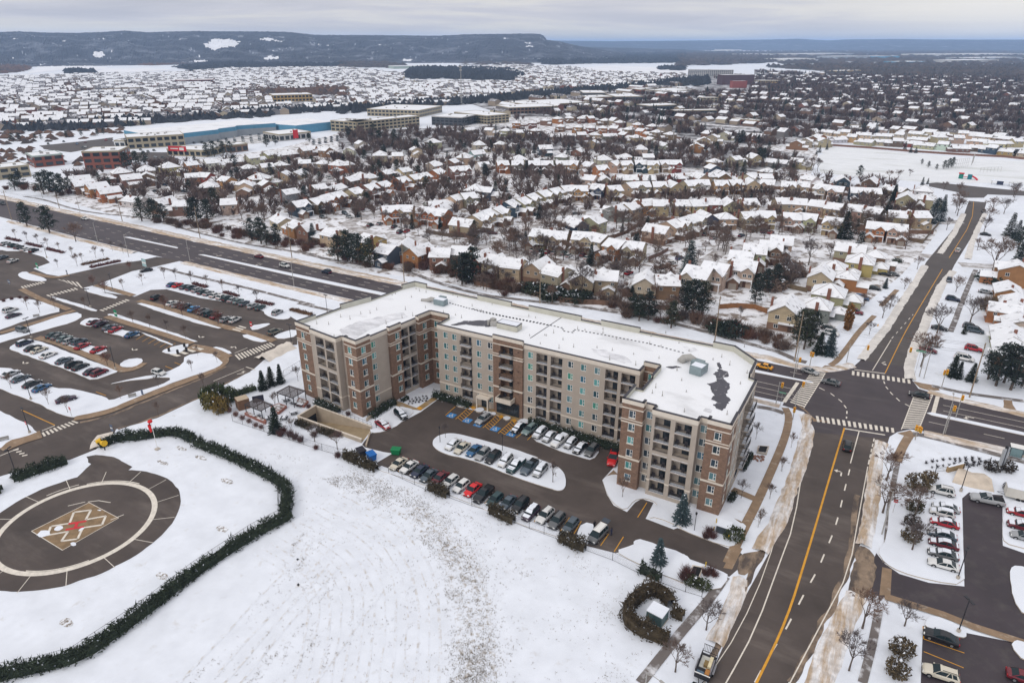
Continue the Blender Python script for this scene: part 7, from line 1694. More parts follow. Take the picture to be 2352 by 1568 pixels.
# ================================================================== vehicles
def car_meshes(L, W, H, kind):
 """front towards +x: lofted lower body, glass house with body-coloured roof and pillars, snow lying on top"""
 hw = W / 2; bd, gl, sn = MB(), MB(), MB()
 suv = kind in ('suv', 'van', 'pickup', 'wagon')
 belt = {'sedan': .93, 'hatch': .95, 'suv': 1.06, 'van': 1.08, 'wagon': .97, 'pickup': 1.2}[kind]
 hood = belt - (.10 if kind != 'pickup' else .04)
 ws = (.235 * L, .055 * L) if kind != 'van' else (.33 * L, .13 * L)
 if kind == 'sedan': rr, deck = (-.22 * L, -.40 * L), belt + .02
 elif kind == 'pickup': rr, deck = (-.10 * L, -.135 * L), belt
 else: rr, deck = (-.40 * L, -.475 * L), belt
 st = [(-.5, .62, .80), (-.485, deck - .1, .90), (-.44, deck - .02, .96), (-.36, deck, .985), (-.2, belt, 1.), (0, belt, 1.), (ws[0] / L, belt - .02, 1.), (.36, hood, .98), (.43, hood - .07, .94), (.475, hood - .2, .87), (.5, .5, .74)]
 rows = []
 for px, zt, wf in st:
  w = hw * wf; n = len(bd.v); rows.append(n); zt = max(zt, .5); zm = min(.62, zt - .1)
  hv = [(w * .93, .26), (w * .985, .40), (w, zm), (w * .965, zt - .09), (w * .90, zt - .015), (w * .55, zt + .02)]
  bd.v += [(px * L, -a, z) for a, z in hv] + [(px * L, a, z) for a, z in hv[::-1]]
 for a, c in zip(rows, rows[1:]):
  for j in range(11): bd.f.append((a + j, c + j, c + j + 1, a + j + 1)); bd.m.append(1 if j in (0, 10) else 0)
  bd.f.append((a + 11, c + 11, c, a)); bd.m.append(1)
 bd.f.append(tuple(rows[0] + j for j in range(12))); bd.m.append(0); bd.f.append(tuple(rows[-1] + j for j in reversed(range(12)))); bd.m.append(0)
 bw, tw = hw * .93, hw * .71; zb = belt - .02; xm = (ws[1] + rr[0]) / 2
 top = [(ws[1], H - .07, tw), (xm * .4 + ws[1] * .6, H - .015, tw), (xm, H, tw), (rr[0], H - .05, tw * .97)]
 # glass: windscreen, sides, rear window
 gl.quad((ws[0], -bw, zb), (ws[0], bw, zb), (ws[1], tw, H - .07), (ws[1], -tw, H - .07)); gl.quad((rr[1], bw * .95, zb), (rr[1], -bw * .95, zb), (rr[0], -tw * .97, H - .05), (rr[0], tw * .97, H - .05))
 for sg in (-1, 1):
  low = [(ws[0], zb), ((ws[0] + rr[1]) / 2, zb), (rr[1], zb)]
  P = [(ws[0], sg * bw, zb)] + [(x, sg * w, z) for x, z, w in top] + [(rr[1], sg * bw * .95, zb)]
  n = len(gl.v); gl.v += P; gl.f.append(tuple(n + i for i in (range(len(P)) if sg > 0 else reversed(range(len(P)))))); gl.m.append(0)
  def pil(xa, xb, w, zt=H - .06, w2=None):
   a = Vector((xa, sg * (bw + .012), zb)); c = Vector((xb, sg * (tw + .014), zt)); d = Vector((w, 0, 0)); e = Vector((w if w2 is None else w2, 0, 0)); q = [a - d, a + d, c + e, c - e]; bd.quad(*(q if sg < 0 else q[::-1]), 0)
  pil(ws[0] - .05, ws[1] - .02, .05); pil((ws[0] + rr[1]) / 2 + .05, xm - .02, .045); pil(rr[1] + .12, rr[0] + .08, .14 if kind != 'pickup' else .08, H - .05, .10)
  if suv and kind != 'pickup': pil(rr[1] * .6, rr[0] * .6, .05)
  for (x0, z0, w0), (x1, z1, w1) in zip(top, top[1:]):   # roof rail
   q = [(x0, sg * (w0 + .03), z0 - .07), (x1, sg * (w1 + .03), z1 - .07), (x1, sg * w1 * .9, z1 + .012), (x0, sg * w0 * .9, z0 + .012)]; bd.quad(*(q if sg < 0 else q[::-1]), 0)
  bd.box(ws[0] - .30, sg * hw + (-.02 if sg > 0 else -.17), belt - .03, ws[0] - .13, sg * hw + (.17 if sg > 0 else .02), belt + .12, 0)
  for wx in (.31 * L, -.30 * L):
   c0 = Vector((wx, sg * (hw + .006), .34))
   for i in range(10):
    a0, a1 = math.pi * i / 10, math.pi * (i + 1) / 10; bd.tri(c0, c0 + Vector((math.cos(a0) * .41, 0, math.sin(a0) * .41)), c0 + Vector((math.cos(a1) * .41, 0, math.sin(a1) * .41)), 1)
 for (x0, z0, w0), (x1, z1, w1) in zip(top, top[1:]): bd.quad((x1, -w1 * .9, z1 + .012), (x0, -w0 * .9, z0 + .012), (x0, w0 * .9, z0 + .012), (x1, w1 * .9, z1 + .012), 0)
 bd.box(.487 * L, -hw * .5, .40, .504 * L, hw * .5, .56, 1); bd.box(-.504 * L, -hw * .4, .38, -.492 * L, hw * .4, .50, 1)
 if kind == 'pickup': bd.box(-.475 * L, -hw * .8, belt - .2, -.15 * L, hw * .8, belt + .045, 1)
 if suv and kind != 'pickup':
  for sg in (-1, 1): bd.box(rr[0] + .1, sg * tw * .8 - .03, H, ws[1] - .25, sg * tw * .8 + .03, H + .06, 1)
 for (x0, z0, w0), (x1, z1, w1) in zip(top, top[1:]): sn.quad((x1, -w1 * .86, z1 + .07), (x0, -w0 * .86, z0 + .07), (x0, w0 * .86, z0 + .07), (x1, w1 * .86, z1 + .07))
 sn.quad((ws[0] + .12, -hw * .78, belt + .03), (.43 * L, -hw * .7, hood - .02), (.43 * L, hw * .7, hood - .02), (ws[0] + .12, hw * .78, belt + .03))
 if kind == 'sedan': sn.quad((-.47 * L, -hw * .75, deck - .01), (rr[1] - .04, -hw * .8, deck + .05), (rr[1] - .04, hw * .8, deck + .05), (-.47 * L, hw * .75, deck - .01))
 if kind == 'pickup': sn.box(-.465 * L, -hw * .76, belt - .1, -.16 * L, hw * .76, belt + .07)
 a = Vector((ws[0], 0, zb)); t = Vector((ws[1], 0, H - .07)); o = Vector((.02, 0, .025)); lo = a.lerp(t, .3) + o; hi = t + o
 sn.quad(lo + Vector((0, -bw * .8, 0)), lo + Vector((0, bw * .8, 0)), hi + Vector((0, tw * .9, 0)), hi + Vector((0, -tw * .9, 0)))
 return bd, gl, sn
wh = MB(); wh.tube([(0, -.11, 0), (0, .11, 0)], .33, 0, 14)
rim = MB(); rim.tube([(0, -.125, 0), (0, .125, 0)], .2, 0, 10)
CK = {'sedan': (4.7, 1.82, 1.45), 'hatch': (4.2, 1.78, 1.5), 'suv': (4.6, 1.88, 1.70), 'van': (5.0, 1.98, 1.80), 'wagon': (4.8, 1.85, 1.52), 'pickup': (5.7, 2.0, 1.85)}
CARS = {}
REDG = mat('tail_lamp', (.35, .01, .01), .3, 0); LAMP = mat('head_lamp', (.7, .7, .68), .15, 0); RIM = mat('alloy', (.42, .42, .43), .35, 0, metal=.6)
me_w = me_r = None
def car_proto(kind, near):
 global me_w, me_r
 key = kind, near
 if key in CARS: return CARS[key]
 L, W, H = CK[kind]; bd, gl, sn = car_meshes(L, W, H, kind); hw = W / 2
 p = Proto('pickup_truck' if kind == 'pickup' else 'minivan' if kind == 'van' else 'car', 'pickup' if kind == 'pickup' else 'van' if kind == 'van' else 'car')
 if near:
  p.add('body', bd, [CARP, BLACK], ck='paint', smooth=True); p.add('window_glass', gl, mat('car_glass', (.012, .024, .028), .15, 0, spec=.25))
  p.add('snow_cover', sn, SNOW, flag='snow')
  for x in (.31 * L, -.30 * L):
   for sg in (-1, 1):
    i = p.add('wheel', me_w or wh, BLACK, loc=(x, sg * (hw - .08), .33)); me_w = p.last
    p.add('rim', me_r or rim, RIM, i); me_r = p.last
  for sg in (-1, 1):
   m = MB(); m.box(.455 * L, sg * hw * .62 - .2, .58, .492 * L, sg * hw * .62 + .2, .74); p.add('headlight', m, LAMP)
   m = MB(); m.box(-.503 * L, sg * hw * .72 - .15, .62, -.48 * L, sg * hw * .72 + .15, .86); p.add('taillight', m, REDG)
 else:
  its = [(bd, 0, (0, 0, 0), 0), (gl, 2, (0, 0, 0), 0)]
  for x in (.31 * L, -.30 * L):
   for sg in (-1, 1): its.append((wh, 1, (x, sg * (hw - .08), .33), 0))
  m = MB(); m.box(.455 * L, -hw * .8, .6, .492 * L, hw * .8, .72); its.append((m, 3, (0, 0, 0), 0)); m = MB(); m.box(-.503 * L, -hw * .85, .64, -.48 * L, hw * .85, .82); its.append((m, 4, (0, 0, 0), 0))
  if near is None: its.append((sn, 5, (0, 0, 0), 0))
  p.add(p.name, merge(*its), [CARP, BLACK, mat('car_glass', (.012, .024, .028), .15, 0, spec=.25), LAMP, REDG, SNOW], ck='paint')
 CARS[key] = p
 return p
CC = {'w': (.62, .62, .61), 's': (.34, .35, .36), 'g': (.12, .125, .13), 'k': (.014, .015, .018), 'n': (.018, .026, .055), 'b': (.03, .12, .26), 'B': (.02, .22, .48), 'r': (.34, .012, .02), 'R': (.60, .012, .015), 'm': (.14, .012, .02), 't': (.02, .055, .06), 'l': (.075, .10, .125), 'p': (.045, .025, .05), 'c': (.55, .51, .42), 'o': (.72, .32, .015), 'e': (.13, .12, .09), 'q': (.16, .22, .22)}
CN = {'w': 'white', 's': 'silver', 'g': 'grey', 'k': 'black', 'n': 'navy', 'b': 'blue', 'B': 'bright blue', 'r': 'red', 'R': 'bright red', 'm': 'maroon', 't': 'dark teal', 'l': 'slate blue', 'p': 'dark purple', 'c': 'cream', 'o': 'orange', 'e': 'olive grey', 'q': 'grey-green'}
KW = {'S': 'sedan', 'H': 'hatch', 'U': 'suv', 'V': 'van', 'W': 'wagon', 'P': 'pickup'}
KL = {'sedan': 'sedan', 'hatch': 'hatchback', 'suv': 'tall car', 'van': 'minivan', 'wagon': 'estate car', 'pickup': 'pickup'}
ROWLAB = {}
def cars(where, axis, txt, group=None, flip=False, z=.75, lab=None):
 """axis: frame and two points, tail to nose, or an angle; txt: x,y,colour kind snow ..."""
 if isinstance(axis, (int, float)): ang = R(axis)
 else: a, b_ = pts('W0', axis); ang = math.atan2((b_ - a).y, (b_ - a).x)
 f = 'W0'; L = []
 for w in txt.split():
  if ':' in w: f, w = w.split(':')
  x, y, k = w.split(','); L.append((G(f, float(x), float(y), z), k))
 order = sorted(range(len(L)), key=lambda i: D_of(L[i][0])[0])
 for r_, i in enumerate(order):
  c, k = L[i]; kind = KW[k[1]]; snow = '*' in k; fl = '!' in k
  d = D_of(c)[2]; near = True if d < 235 else (None if snow else False)
  m_ = rnd.uniform(.88, 1.12); col = tuple(q * m_ for q in CC[k[0]])
  lb = lab or '%s %s%s, %s' % (CN[k[0]], KL[kind], ' under snow' if snow else '', (where if len(L) == 1 else '%s from left %s' % (nth(r_), where)))
  car_proto(kind, near).place((c.x, c.y, .035 if near else .03), ang + (math.pi if flip ^ fl else 0) + rnd.gauss(0, .02), lb, group, {'paint': col}, 1., () if snow else ('snow',))
STALL = 'W1:1640,680 1565,745'
cars('in the front row by the fence', 'W1:1600,1250 1500,1330', 'W1:1213,1105,cS 1293,1127,wS 1370,1160,nS 1440,1193,lS 1520,1213,mS L1:755,203,wH 828,235,wH 905,258,RS 980,290,kP 1055,325,tH 1143,345,lS 1228,362,kU 1298,417,pU* 1395,435,wU 1475,470,gU 1567,500,lH', 'cars parked by the fence', z=.7)
cars('in the middle island row', 'W1:1760,1040 1680,1110', 'W1:1620,958,wS* 1688,985,cS 1778,1005,bS 1843,1033,sU 1922,1057,kU 2015,1083,wU* 2095,1118,tP* 2195,1130,lP 2275,1155,sU*', 'cars parked in the middle island row')
cars('in the row under the main front', 'W2:570,900 500,960', 'W1:1848,768,sW 2112,833,kS* 2195,850,qU W2:497,875,sU* 568,900,sS* 645,930,wP* 725,950,sH* 800,985,kS* 885,1005,gU', 'cars parked under the main front')
cars('', 'W2:1060,1020 1030,1100', 'W2:1047,1062,RP', lab='bright red pickup half hidden by the right wing corner')
cars('', 'W1:1260,760 1200,710', 'W1:1230,735,kU*', lab='black tall car with snow roof beside the tan retaining wall', flip=True)
cars('', 'W1:1120,830 1060,790', 'W1:1095,810,rS*', lab='red sedan with snowy roof at the mouth of the ramp', flip=True)
# the open van and the two people
cars('', 'L1:1800,510 1700,610', 'L1:1752,560,gV', lab='dark grey minivan with white roof and raised tailgate at the row end')
van = [o for o in COL.objects if o.get('label', '').startswith('dark grey minivan')][0]
m = MB(); m.box(-2.05, -.70, 1.805, .75, .70, 1.86); m.build('white_roof', FRAMEW, van)
m = MB(); n0 = len(m.v)
for q in ((-2.3, 1.80), (-3.3, 2.0)):
 for y in (-.72, .72):
  m.v += [(q[0], y, q[1]), (q[0], y, q[1] + .09)]
for q in ((0, 2, 6, 4), (1, 5, 7, 3), (0, 1, 3, 2), (4, 6, 7, 5), (0, 4, 5, 1), (2, 3, 7, 6)): m.f.append(tuple(n0 + i for i in q)); m.m.append(0)
m.build('tailgate', mat('tailgate_paint', (.05, .06, .075), .3, 0), van)
# moving traffic
cars('', 'W3:1010,1060 1035,880', 'W3:1030,968,kU', lab='black tall car waiting at the stop line of the near road')
cars('', 'W3:690,395 800,430', 'W3:747,412,sS', lab='silver sedan crossing onto the left zebra crossing')
cars('', 'W3:960,500 850,475', 'W3:905,493,gS', lab='dark grey sedan just entering the junction from the left crossing')
cars('', 'W3:1640,600 1500,570', 'W3:1567,588,kS', lab='black sedan on the right zebra crossing')
cars('', 'W3:450,390 350,365', 'W3:403,375,oS', lab='orange sedan on the main road behind the apartment roof corner')
cars('', 'U3:1850,720 1870,660', 'U3:1856,690,wU', lab='white tall car driving away along the cross street')
cars('', 'U3:1800,880 1785,950', 'U3:1792,912,nH', lab='navy hatchback at the kerb side of the cross street')
cars('', 'U3:2055,380 2050,410', 'U3:2052,395,kS', lab='dark sedan at the kerb near the park road')
cars('', 'U0:1970,745 1900,728', 'U0:1940,735,mS', lab='maroon sedan on the far lane of the main road')
cars('', 'U0:2090,795 2180,815', 'U0:2135,805,wU', lab='white tall car on the main road behind the maroon one')
cars('', 'U1:715,860 620,835', 'U1:672,850,nU', lab='dark navy tall car on the main road near the apartment roof')
cars('', 'U0:600,445 670,460', 'U0:635,452,wS', lab='white sedan far along the main road beside two pines')
cars('', 'U0:0,330 40,345', 'U0:18,340,kU', lab='dark car at the left edge of the main road')
cars('', 'U0:1140,830 1050,845', 'U0:1095,838,kS', lab='black sedan beside the green hospital sign board')
# hospital lots
cars('in the lowest left lot row', 'W0:190,540 330,480', 'W0:78,430,sS* 155,465,lS 240,505,kS 312,535,bS', 'cars in the lowest left lot row')
cars('', 'W0:420,640 560,600', 'W0:495,620,pS', lab='dark purple sedan alone on the snowy tip of the lower lot')
cars('in the second lower lot row', 'W0:200,260 330,210', 'W0:185,200,nU* 245,237,kS 292,252,cS 362,290,wS 480,330,lS 552,360,kU 602,377,kS 690,410,pS 745,422,mU', 'cars in the second lower lot row')
cars('in the third lower lot row', 'W0:560,240 680,190', 'W0:400,140,tS 440,152,gS 482,167,qS 530,185,sU 592,190,lU 618,222,rS 737,248,rS', 'cars in the third lower lot row')
cars('in the top row of the lower lot', 'W0:810,130 930,80', 'W0:705,42,mS* 755,55,pS 820,82,lS 867,98,rS 990,135,bS', 'cars in the top row of the lower lot')
cars('', 'W0:1140,410 1240,435', 'W0:1190,420,wH', lab='white hatchback alone at the edge of the lower lot')
cars('', 'W0:130,95 215,115', 'W0:168,103,gU', lab='dark grey tall car on the lane left of the lower lot')
cars('', 'W0:2015,130 2110,95', 'W0:2062,115,eU', lab='olive grey tall car beside the apartment left wing, by the hospital lot')
cars('in the upper lot top row', 'U0:1480,1015 1600,960', 'U0:1290,945,b S'.replace(' ', '') + ' 1332,950,RS 1385,962,lS 1430,972,lU 1475,985,sS 1520,1000,tS 1562,1010,sS 1610,1025,wS 1660,1038,wS 1702,1050,tU 1745,1060,sS 1785,1070,qS 1830,1085,lS 1895,1105,sS 1950,1117,tS 2080,1155,sU', 'cars in the upper lot top row')
cars('in the upper lot row with red oaks', 'U0:1480,1015 1600,960', 'U0:1175,1042,kU 1290,1085,wS 1330,1097,sS 1385,1105,lS 1450,1127,BS 1520,1145,sU 1570,1162,tU 1620,1180,mS 1690,1205,sS 1762,1210,wU', 'cars in the upper lot row with red oaks')
cars('in the far left lot', 'U0:60,670 150,640', 'U0:38,638,sS 97,655,tU 140,667,gU 190,682,wS 252,692,kU 20,742,lS 95,768,wS', 'cars in the far left lot')
cars('in the snowy left lot', 'U0:30,1160 140,1125', 'U0:77,1138,wU 100,1177,pS', 'cars in the snowy left lot')
# plaza lot
cars('in the snowy plaza row', 'L3:1700,460 1905,512', 'L3:1815,378,sS* 1790,412,wH* 1807,482,rS* 1790,560,lS* 1800,622,mS* 1797,692,gS* 1800,762,wS', 'cars in the snowy plaza row', flip=True)
cars('', 'L3:1700,460 1905,512', 'L3:1787,265,wU', lab='white tall car with roof rack at the upper end of the plaza row', flip=True)
cars('', 'L3:2190,345 1990,305', 'L3:2095,325,sP', lab='silver pickup crossing the plaza lot beside the sandy pile')
cars('at the right picture edge of the plaza', 'L3:2260,400 2460,450', 'L3:2325,415,rS* 2330,505,mU* 2345,575,sH', 'cars at the right edge of the plaza', flip=True)
cars('', 'L3:1680,1215 1890,1290', 'L3:1785,1250,kS', lab='black sedan in the plaza bay beside the lamp island', flip=True)
cars('', 'L3:1680,1460 1890,1530', 'L3:1782,1497,cU', lab='cream tall car at the bottom of the plaza lot', flip=True)
cars('', 'L3:2300,1500 2420,1540', 'L3:2360,1530,mS', lab='maroon car cut by the bottom right picture corner')
# streets and driveways
cars('on the driveways left of the cross street', -5, 'U3:1345,812,tS 1310,867,kS 1372,868,gS 1230,972,kS 1135,1047,bV 955,1192,nS 1092,1152,mU 890,1275,kS 908,1310,wU', 'cars on the driveways left of the cross street')
cars('on the driveways right of the cross street', -5, 'U3:2065,570,kS 1820,1055,nU 2068,1000,sS* 1720,1272,kS 1985,1290,lV 1955,1262,gU 1660,1392,sS* 1635,1437,mS 1975,1427,rU 1905,1497,wV', 'cars on the driveways right of the cross street')
cars('before the tan row on the inner street', 'U2:830,800 930,730', 'U2:447,685,wS 490,690,kS 552,702,mU 605,706,sS 675,712,qV 714,730,wU 820,722,mS 850,745,wS 872,772,sV* 985,767,gU', 'cars before the tan row')
cars('on the inner snowy street', 'U2:1380,830 1480,790', 'U2:1425,815,kU 1485,782,wS 1545,747,bU 1165,858,rS 2010,578,nS 1740,570,gS 1800,596,sS 1910,560,wU 2090,545,sS 2180,550,nV 2230,555,mS U3:575,700,nS', 'cars on the inner snowy street')
cars('on the driveways of the orange cluster', 'U1:1050,530 1150,480', 'U1:1000,502,kU 1070,490,sS 1180,512,kS 1222,552,nU 1275,545,rS', 'cars on the orange cluster driveways')
cars('along the bend street', -20, 'U1:935,380,mU 1000,363,nU 810,412,lU 842,438,sS 690,147,wV 1450,243,nS 1080,335,kS 640,440,gS 1490,240,kS', 'cars along the bend street')
cars('on the snowy court', 10, 'U0:1140,180,gS 1270,195,kU 1330,185,gU 1170,247,kS 1330,230,lS 1380,247,lS 1262,265,wS 1240,200,nS 1410,215,sS', 'cars on the snowy court')
cars('near the curved street', 30, 'U1:1920,560,mS 2230,420,nS 2290,410,gS 2000,470,sS U2:960,330,kS 770,415,gS 480,425,kS 700,345,sS 1160,320,nS 1490,300,gS', 'cars near the curved street')
cars('at the shopping plaza', -25, 'T0:560,995,kS 610,1005,nS 655,1010,gS 700,1015,kS 575,990,wS 715,945,rV 520,970,bS 575,960,mS 430,955,nS 325,970,kS 950,1010,kS 1000,1022,gS 1040,1015,kS 1050,1060,sS 1100,1062,kS 1150,1052,wS 1190,1075,nS 1170,1068,gS 990,1065,lS 900,1060,gS', 'cars at the shopping plaza')
r_ = random.Random(9); q = []
for i in range(7):
 for j in range(11):
  u, v = j / 10, i / 6; x = 1300 + 560 * u + 10 * v; y = 945 - 58 * u + (20 + 50 * u) * v
  if r_.random() < .85: q.append('T0:%d,%d,%sS' % (x, y, r_.choice('wskgnlwsk')))
cars('', -25, ' '.join(q), 'rows of cars before the blue warehouse', lab='small distant car in the packed rows before the blue warehouse')
q = []
for i in range(3):
 for j in range(5): q.append('T0:%d,%d,%sS' % (2120 + j * 40, 945 - j * 6 + i * 14, r_.choice('wskgnl')))
cars('', -25, ' '.join(q), 'cars before the red banner showroom', lab='small distant car parked right of the red banner showroom')
# white box trailer, work trailer with its load, and the pickup that pulls it
c = G('L3', 2310, 325); o = empty('box_trailer', c, R(2), 'white box trailer parked at the right edge beside the silver pickup', 'trailer')
m = MB(); m.box(-2.6, -1.1, .6, 2.6, 1.1, 2.6); m.build('body', mat('trailer_white', (.6, .58, .52), .5, .06), o)
m = MB(); m.box(-2.6, -1.1, 2.6, 2.6, 1.1, 2.7); m.build('snow_cover', SNOW, o)
for x in (-.4, .45):
 for y in (-1.15, 1.15): m = MB(); m.tube([(x, y - .1, .34), (x, y + .1, .34)], .34, 0, 12); m.build('wheel', BLACK, o)
m = MB(); m.tube([(-2.6, -.5, .6), (-3.8, 0, .55)], .05, 0, 4); m.tube([(-2.6, .5, .6), (-3.8, 0, .55)], .05, 0, 4); m.build('drawbar', DARK, o)
A, Bq = G('L3', 205, 1370), G('L3', 150, 1520); c = G('L3', 192, 1455, .8); ang = math.atan2((Bq - A).y, (Bq - A).x)
o = empty('work_trailer', (c.x, c.y, 0), ang, 'black stake-sided work trailer loaded with boards and scrap', 'trailer')
m = MB(); m.box(-2.4, -1.05, .55, 2.2, 1.05, .7); m.build('deck', DARK, o)
m = MB()
for y in (-1.08, 1.02):
 for z in (.95, 1.25, 1.5): m.box(-2.4, y, z - .03, 2.2, y + .06, z + .03)
 for i in range(6): x = -2.4 + i * .9; m.box(x, y, .6, x + .08, y + .06, 1.55)
m.build('side_rail', DARK, o)
m = MB()
for y in [-1. + .22 * i for i in range(10)]: m.box(-2.75, y, .7, -2.69, y + .05, 2.1)
m.box(-2.75, -1.05, 2.05, -2.69, 1.05, 2.12); m.box(-2.75, -1.05, .7, -2.69, 1.05, .78); m.build('tail_ramp', DARK, o)
m = MB(); m.box(2.2, -1.05, .6, 2.28, 1.05, 1.5); m.box(2.2, -1.1, 1.5, 2.3, 1.1, 1.62, 1); m.build('headboard', [DARK, FRAMEW], o)
for x in (-.5, .4):
 for y in (-1.2, 1.2): m = MB(); m.tube([(x, y - .1, .34), (x, y + .1, .34)], .34, 0, 12); m.build('wheel', BLACK, o)
 for y in (-1.2, 1.2): m = MB(); m.box(x - .45, y - .14, .74, x + .45, y + .14, .8); m.build('mudguard', mat('mudguard_grey', (.3, .3, .32), .5, 0), o)
m = MB(); m.tube([(2.28, -.4, .55), (3.5, 0, .5)], .06, 0, 4); m.tube([(2.28, .4, .55), (3.5, 0, .5)], .06, 0, 4); m.build('drawbar', DARK, o)
M4 = Matrix.Translation((c.x, c.y, 0)) @ Matrix.Rotation(ang, 4, 'Z')
for lb, nm, col, bx in (('pale sheet of board lying in the work trailer', 'board_sheet', (.5, .5, .46), (-1.8, -.9, .72, .4, .3, .84)), ('cream foam block on the trailer load', 'foam_block', (.66, .58, .38), (-1.7, .25, .85, .3, .7, 1.25)), ('orange-brown crate in the trailer front', 'crate', (.40, .18, .05), (.7, .2, .72, 1.7, .8, 1.2)), ('blue-grey tool box behind the trailer headboard', 'tool_box', (.10, .16, .22), (1.3, -.9, .72, 2.1, .1, 1.1)), ('brown sack heap in the middle of the trailer', 'sack', (.22, .15, .06), (-.7, -.3, .86, .3, .25, 1.3)), ('grey tarpaulin strip along the trailer side', 'tarpaulin', (.32, .31, .34), (-1.6, .72, .72, 1.2, 1.0, .95))):
 m = MB(); m.box(*bx); w = m.build(nm, mat('load_' + nm, col, .8, .15, 2.)); w.matrix_world = M4; tag(w, lb, nm.replace('_', ' '))
fwd = Vector((math.cos(ang), math.sin(ang), 0))
pc = c + fwd * 6.4
car_proto('pickup', True).place((pc.x, pc.y, .035), ang, 'dark pickup towing the work trailer, cut by the bottom edge', None, {'paint': CC['k']}, 1., ('snow',))
# ------------------------------------------------------------------ people beside the open van
def person(loc, ang, coat, legs, label, arm):
 o = empty('person', loc, ang, label, 'person')
 J = {'pelvis': (0, 0, .95, .15, .12), 'waist': (0, 0, 1.12, .14, .11), 'chest': (.02, 0, 1.36, .185, .13), 'neck': (.03, 0, 1.52, .06, .06), 'head0': (.05, 0, 1.62, .085, .09), 'head1': (.06, 0, 1.74, .08, .085),
   'kneeL': (.04, .11, .5, .075, .075), 'footL': (0, .12, .08, .055, .055), 'toeL': (.16, .13, .05, .05, .04), 'kneeR': (.02, -.11, .5, .075, .075), 'footR': (-.06, -.12, .08, .055, .055), 'toeR': (.11, -.13, .05, .05, .04),
   'shL': (.02, .2, 1.44, .075, .075), 'elL': (.06, .27, 1.17, .06, .06), 'haL': (.22 * arm, .22, .98, .045, .05), 'shR': (.02, -.2, 1.44, .075, .075), 'elR': (.05, -.27, 1.17, .06, .06), 'haR': (.24, -.2, 1.08, .045, .05), 'hipL': (0, .1, .88, .11, .11), 'hipR': (0, -.1, .88, .11, .11)}
 names = list(J); E_ = [('pelvis', 'waist'), ('waist', 'chest'), ('chest', 'neck'), ('neck', 'head0'), ('head0', 'head1'), ('pelvis', 'hipL'), ('hipL', 'kneeL'), ('kneeL', 'footL'), ('footL', 'toeL'), ('pelvis', 'hipR'), ('hipR', 'kneeR'), ('kneeR', 'footR'), ('footR', 'toeR'), ('chest', 'shL'), ('shL', 'elL'), ('elL', 'haL'), ('chest', 'shR'), ('shR', 'elR'), ('elR', 'haR')]
 me = bpy.data.meshes.new('body'); me.from_pydata([J[n][:3] for n in names], [(names.index(a), names.index(b_)) for a, b_ in E_], [])
 ob = bpy.data.objects.new('body', me); COL.objects.link(ob); ob.parent = o
 md = ob.modifiers.new('skin', 'SKIN'); sv = me.skin_vertices[0].data
 for i, n in enumerate(names): sv[i].radius = J[n][3:]; sv[i].use_root = n == 'pelvis'
 ob.modifiers.new('sub', 'SUBSURF').levels = 1; ob.modifiers['sub'].render_levels = 2
 me.materials.append(mat('person_cloth_' + str(int(coat[2] * 1000)), coat, .9, .1, 5.))
 m = MB()
 for k in range(6):
  a0 = math.pi * 2 * k / 6; m.tube([(.03, 0, 1.66), (.055 + .05 * math.cos(a0), .06 * math.sin(a0), 1.80)], [.11, .05], 0, 7)
 m.build('hair', mat('dark_hair', (.02, .015, .012), .8, 0), o, True)
 m = MB()
 m.tube([(.12, 0, 1.62), (.155, 0, 1.63), (.12, 0, 1.69)], [.035, .02, .03], 0, 6)
 m.build('face', mat('skin', (.45, .28, .20), .7, 0), o, True)
 return o
vl = van.matrix_basis; vx = Vector((math.cos(van.rotation_euler.z), math.sin(van.rotation_euler.z), 0)); vy = Vector((-vx.y, vx.x, 0))
pA = van.location - vx * 1.7 - vy * 1.75; pB = van.location - vx * 1.9 + vy * 1.75
person((pA.x, pA.y, .03), van.rotation_euler.z + 1.2, (.012, .012, .014), (.01, .01, .01), 'person in black clothes standing on the left of the open van', .8)
person((pB.x, pB.y, .03), van.rotation_euler.z - 1.6, (.03, .035, .07), (.02, .02, .03), 'person in a dark navy coat standing right of the open van', 1.)
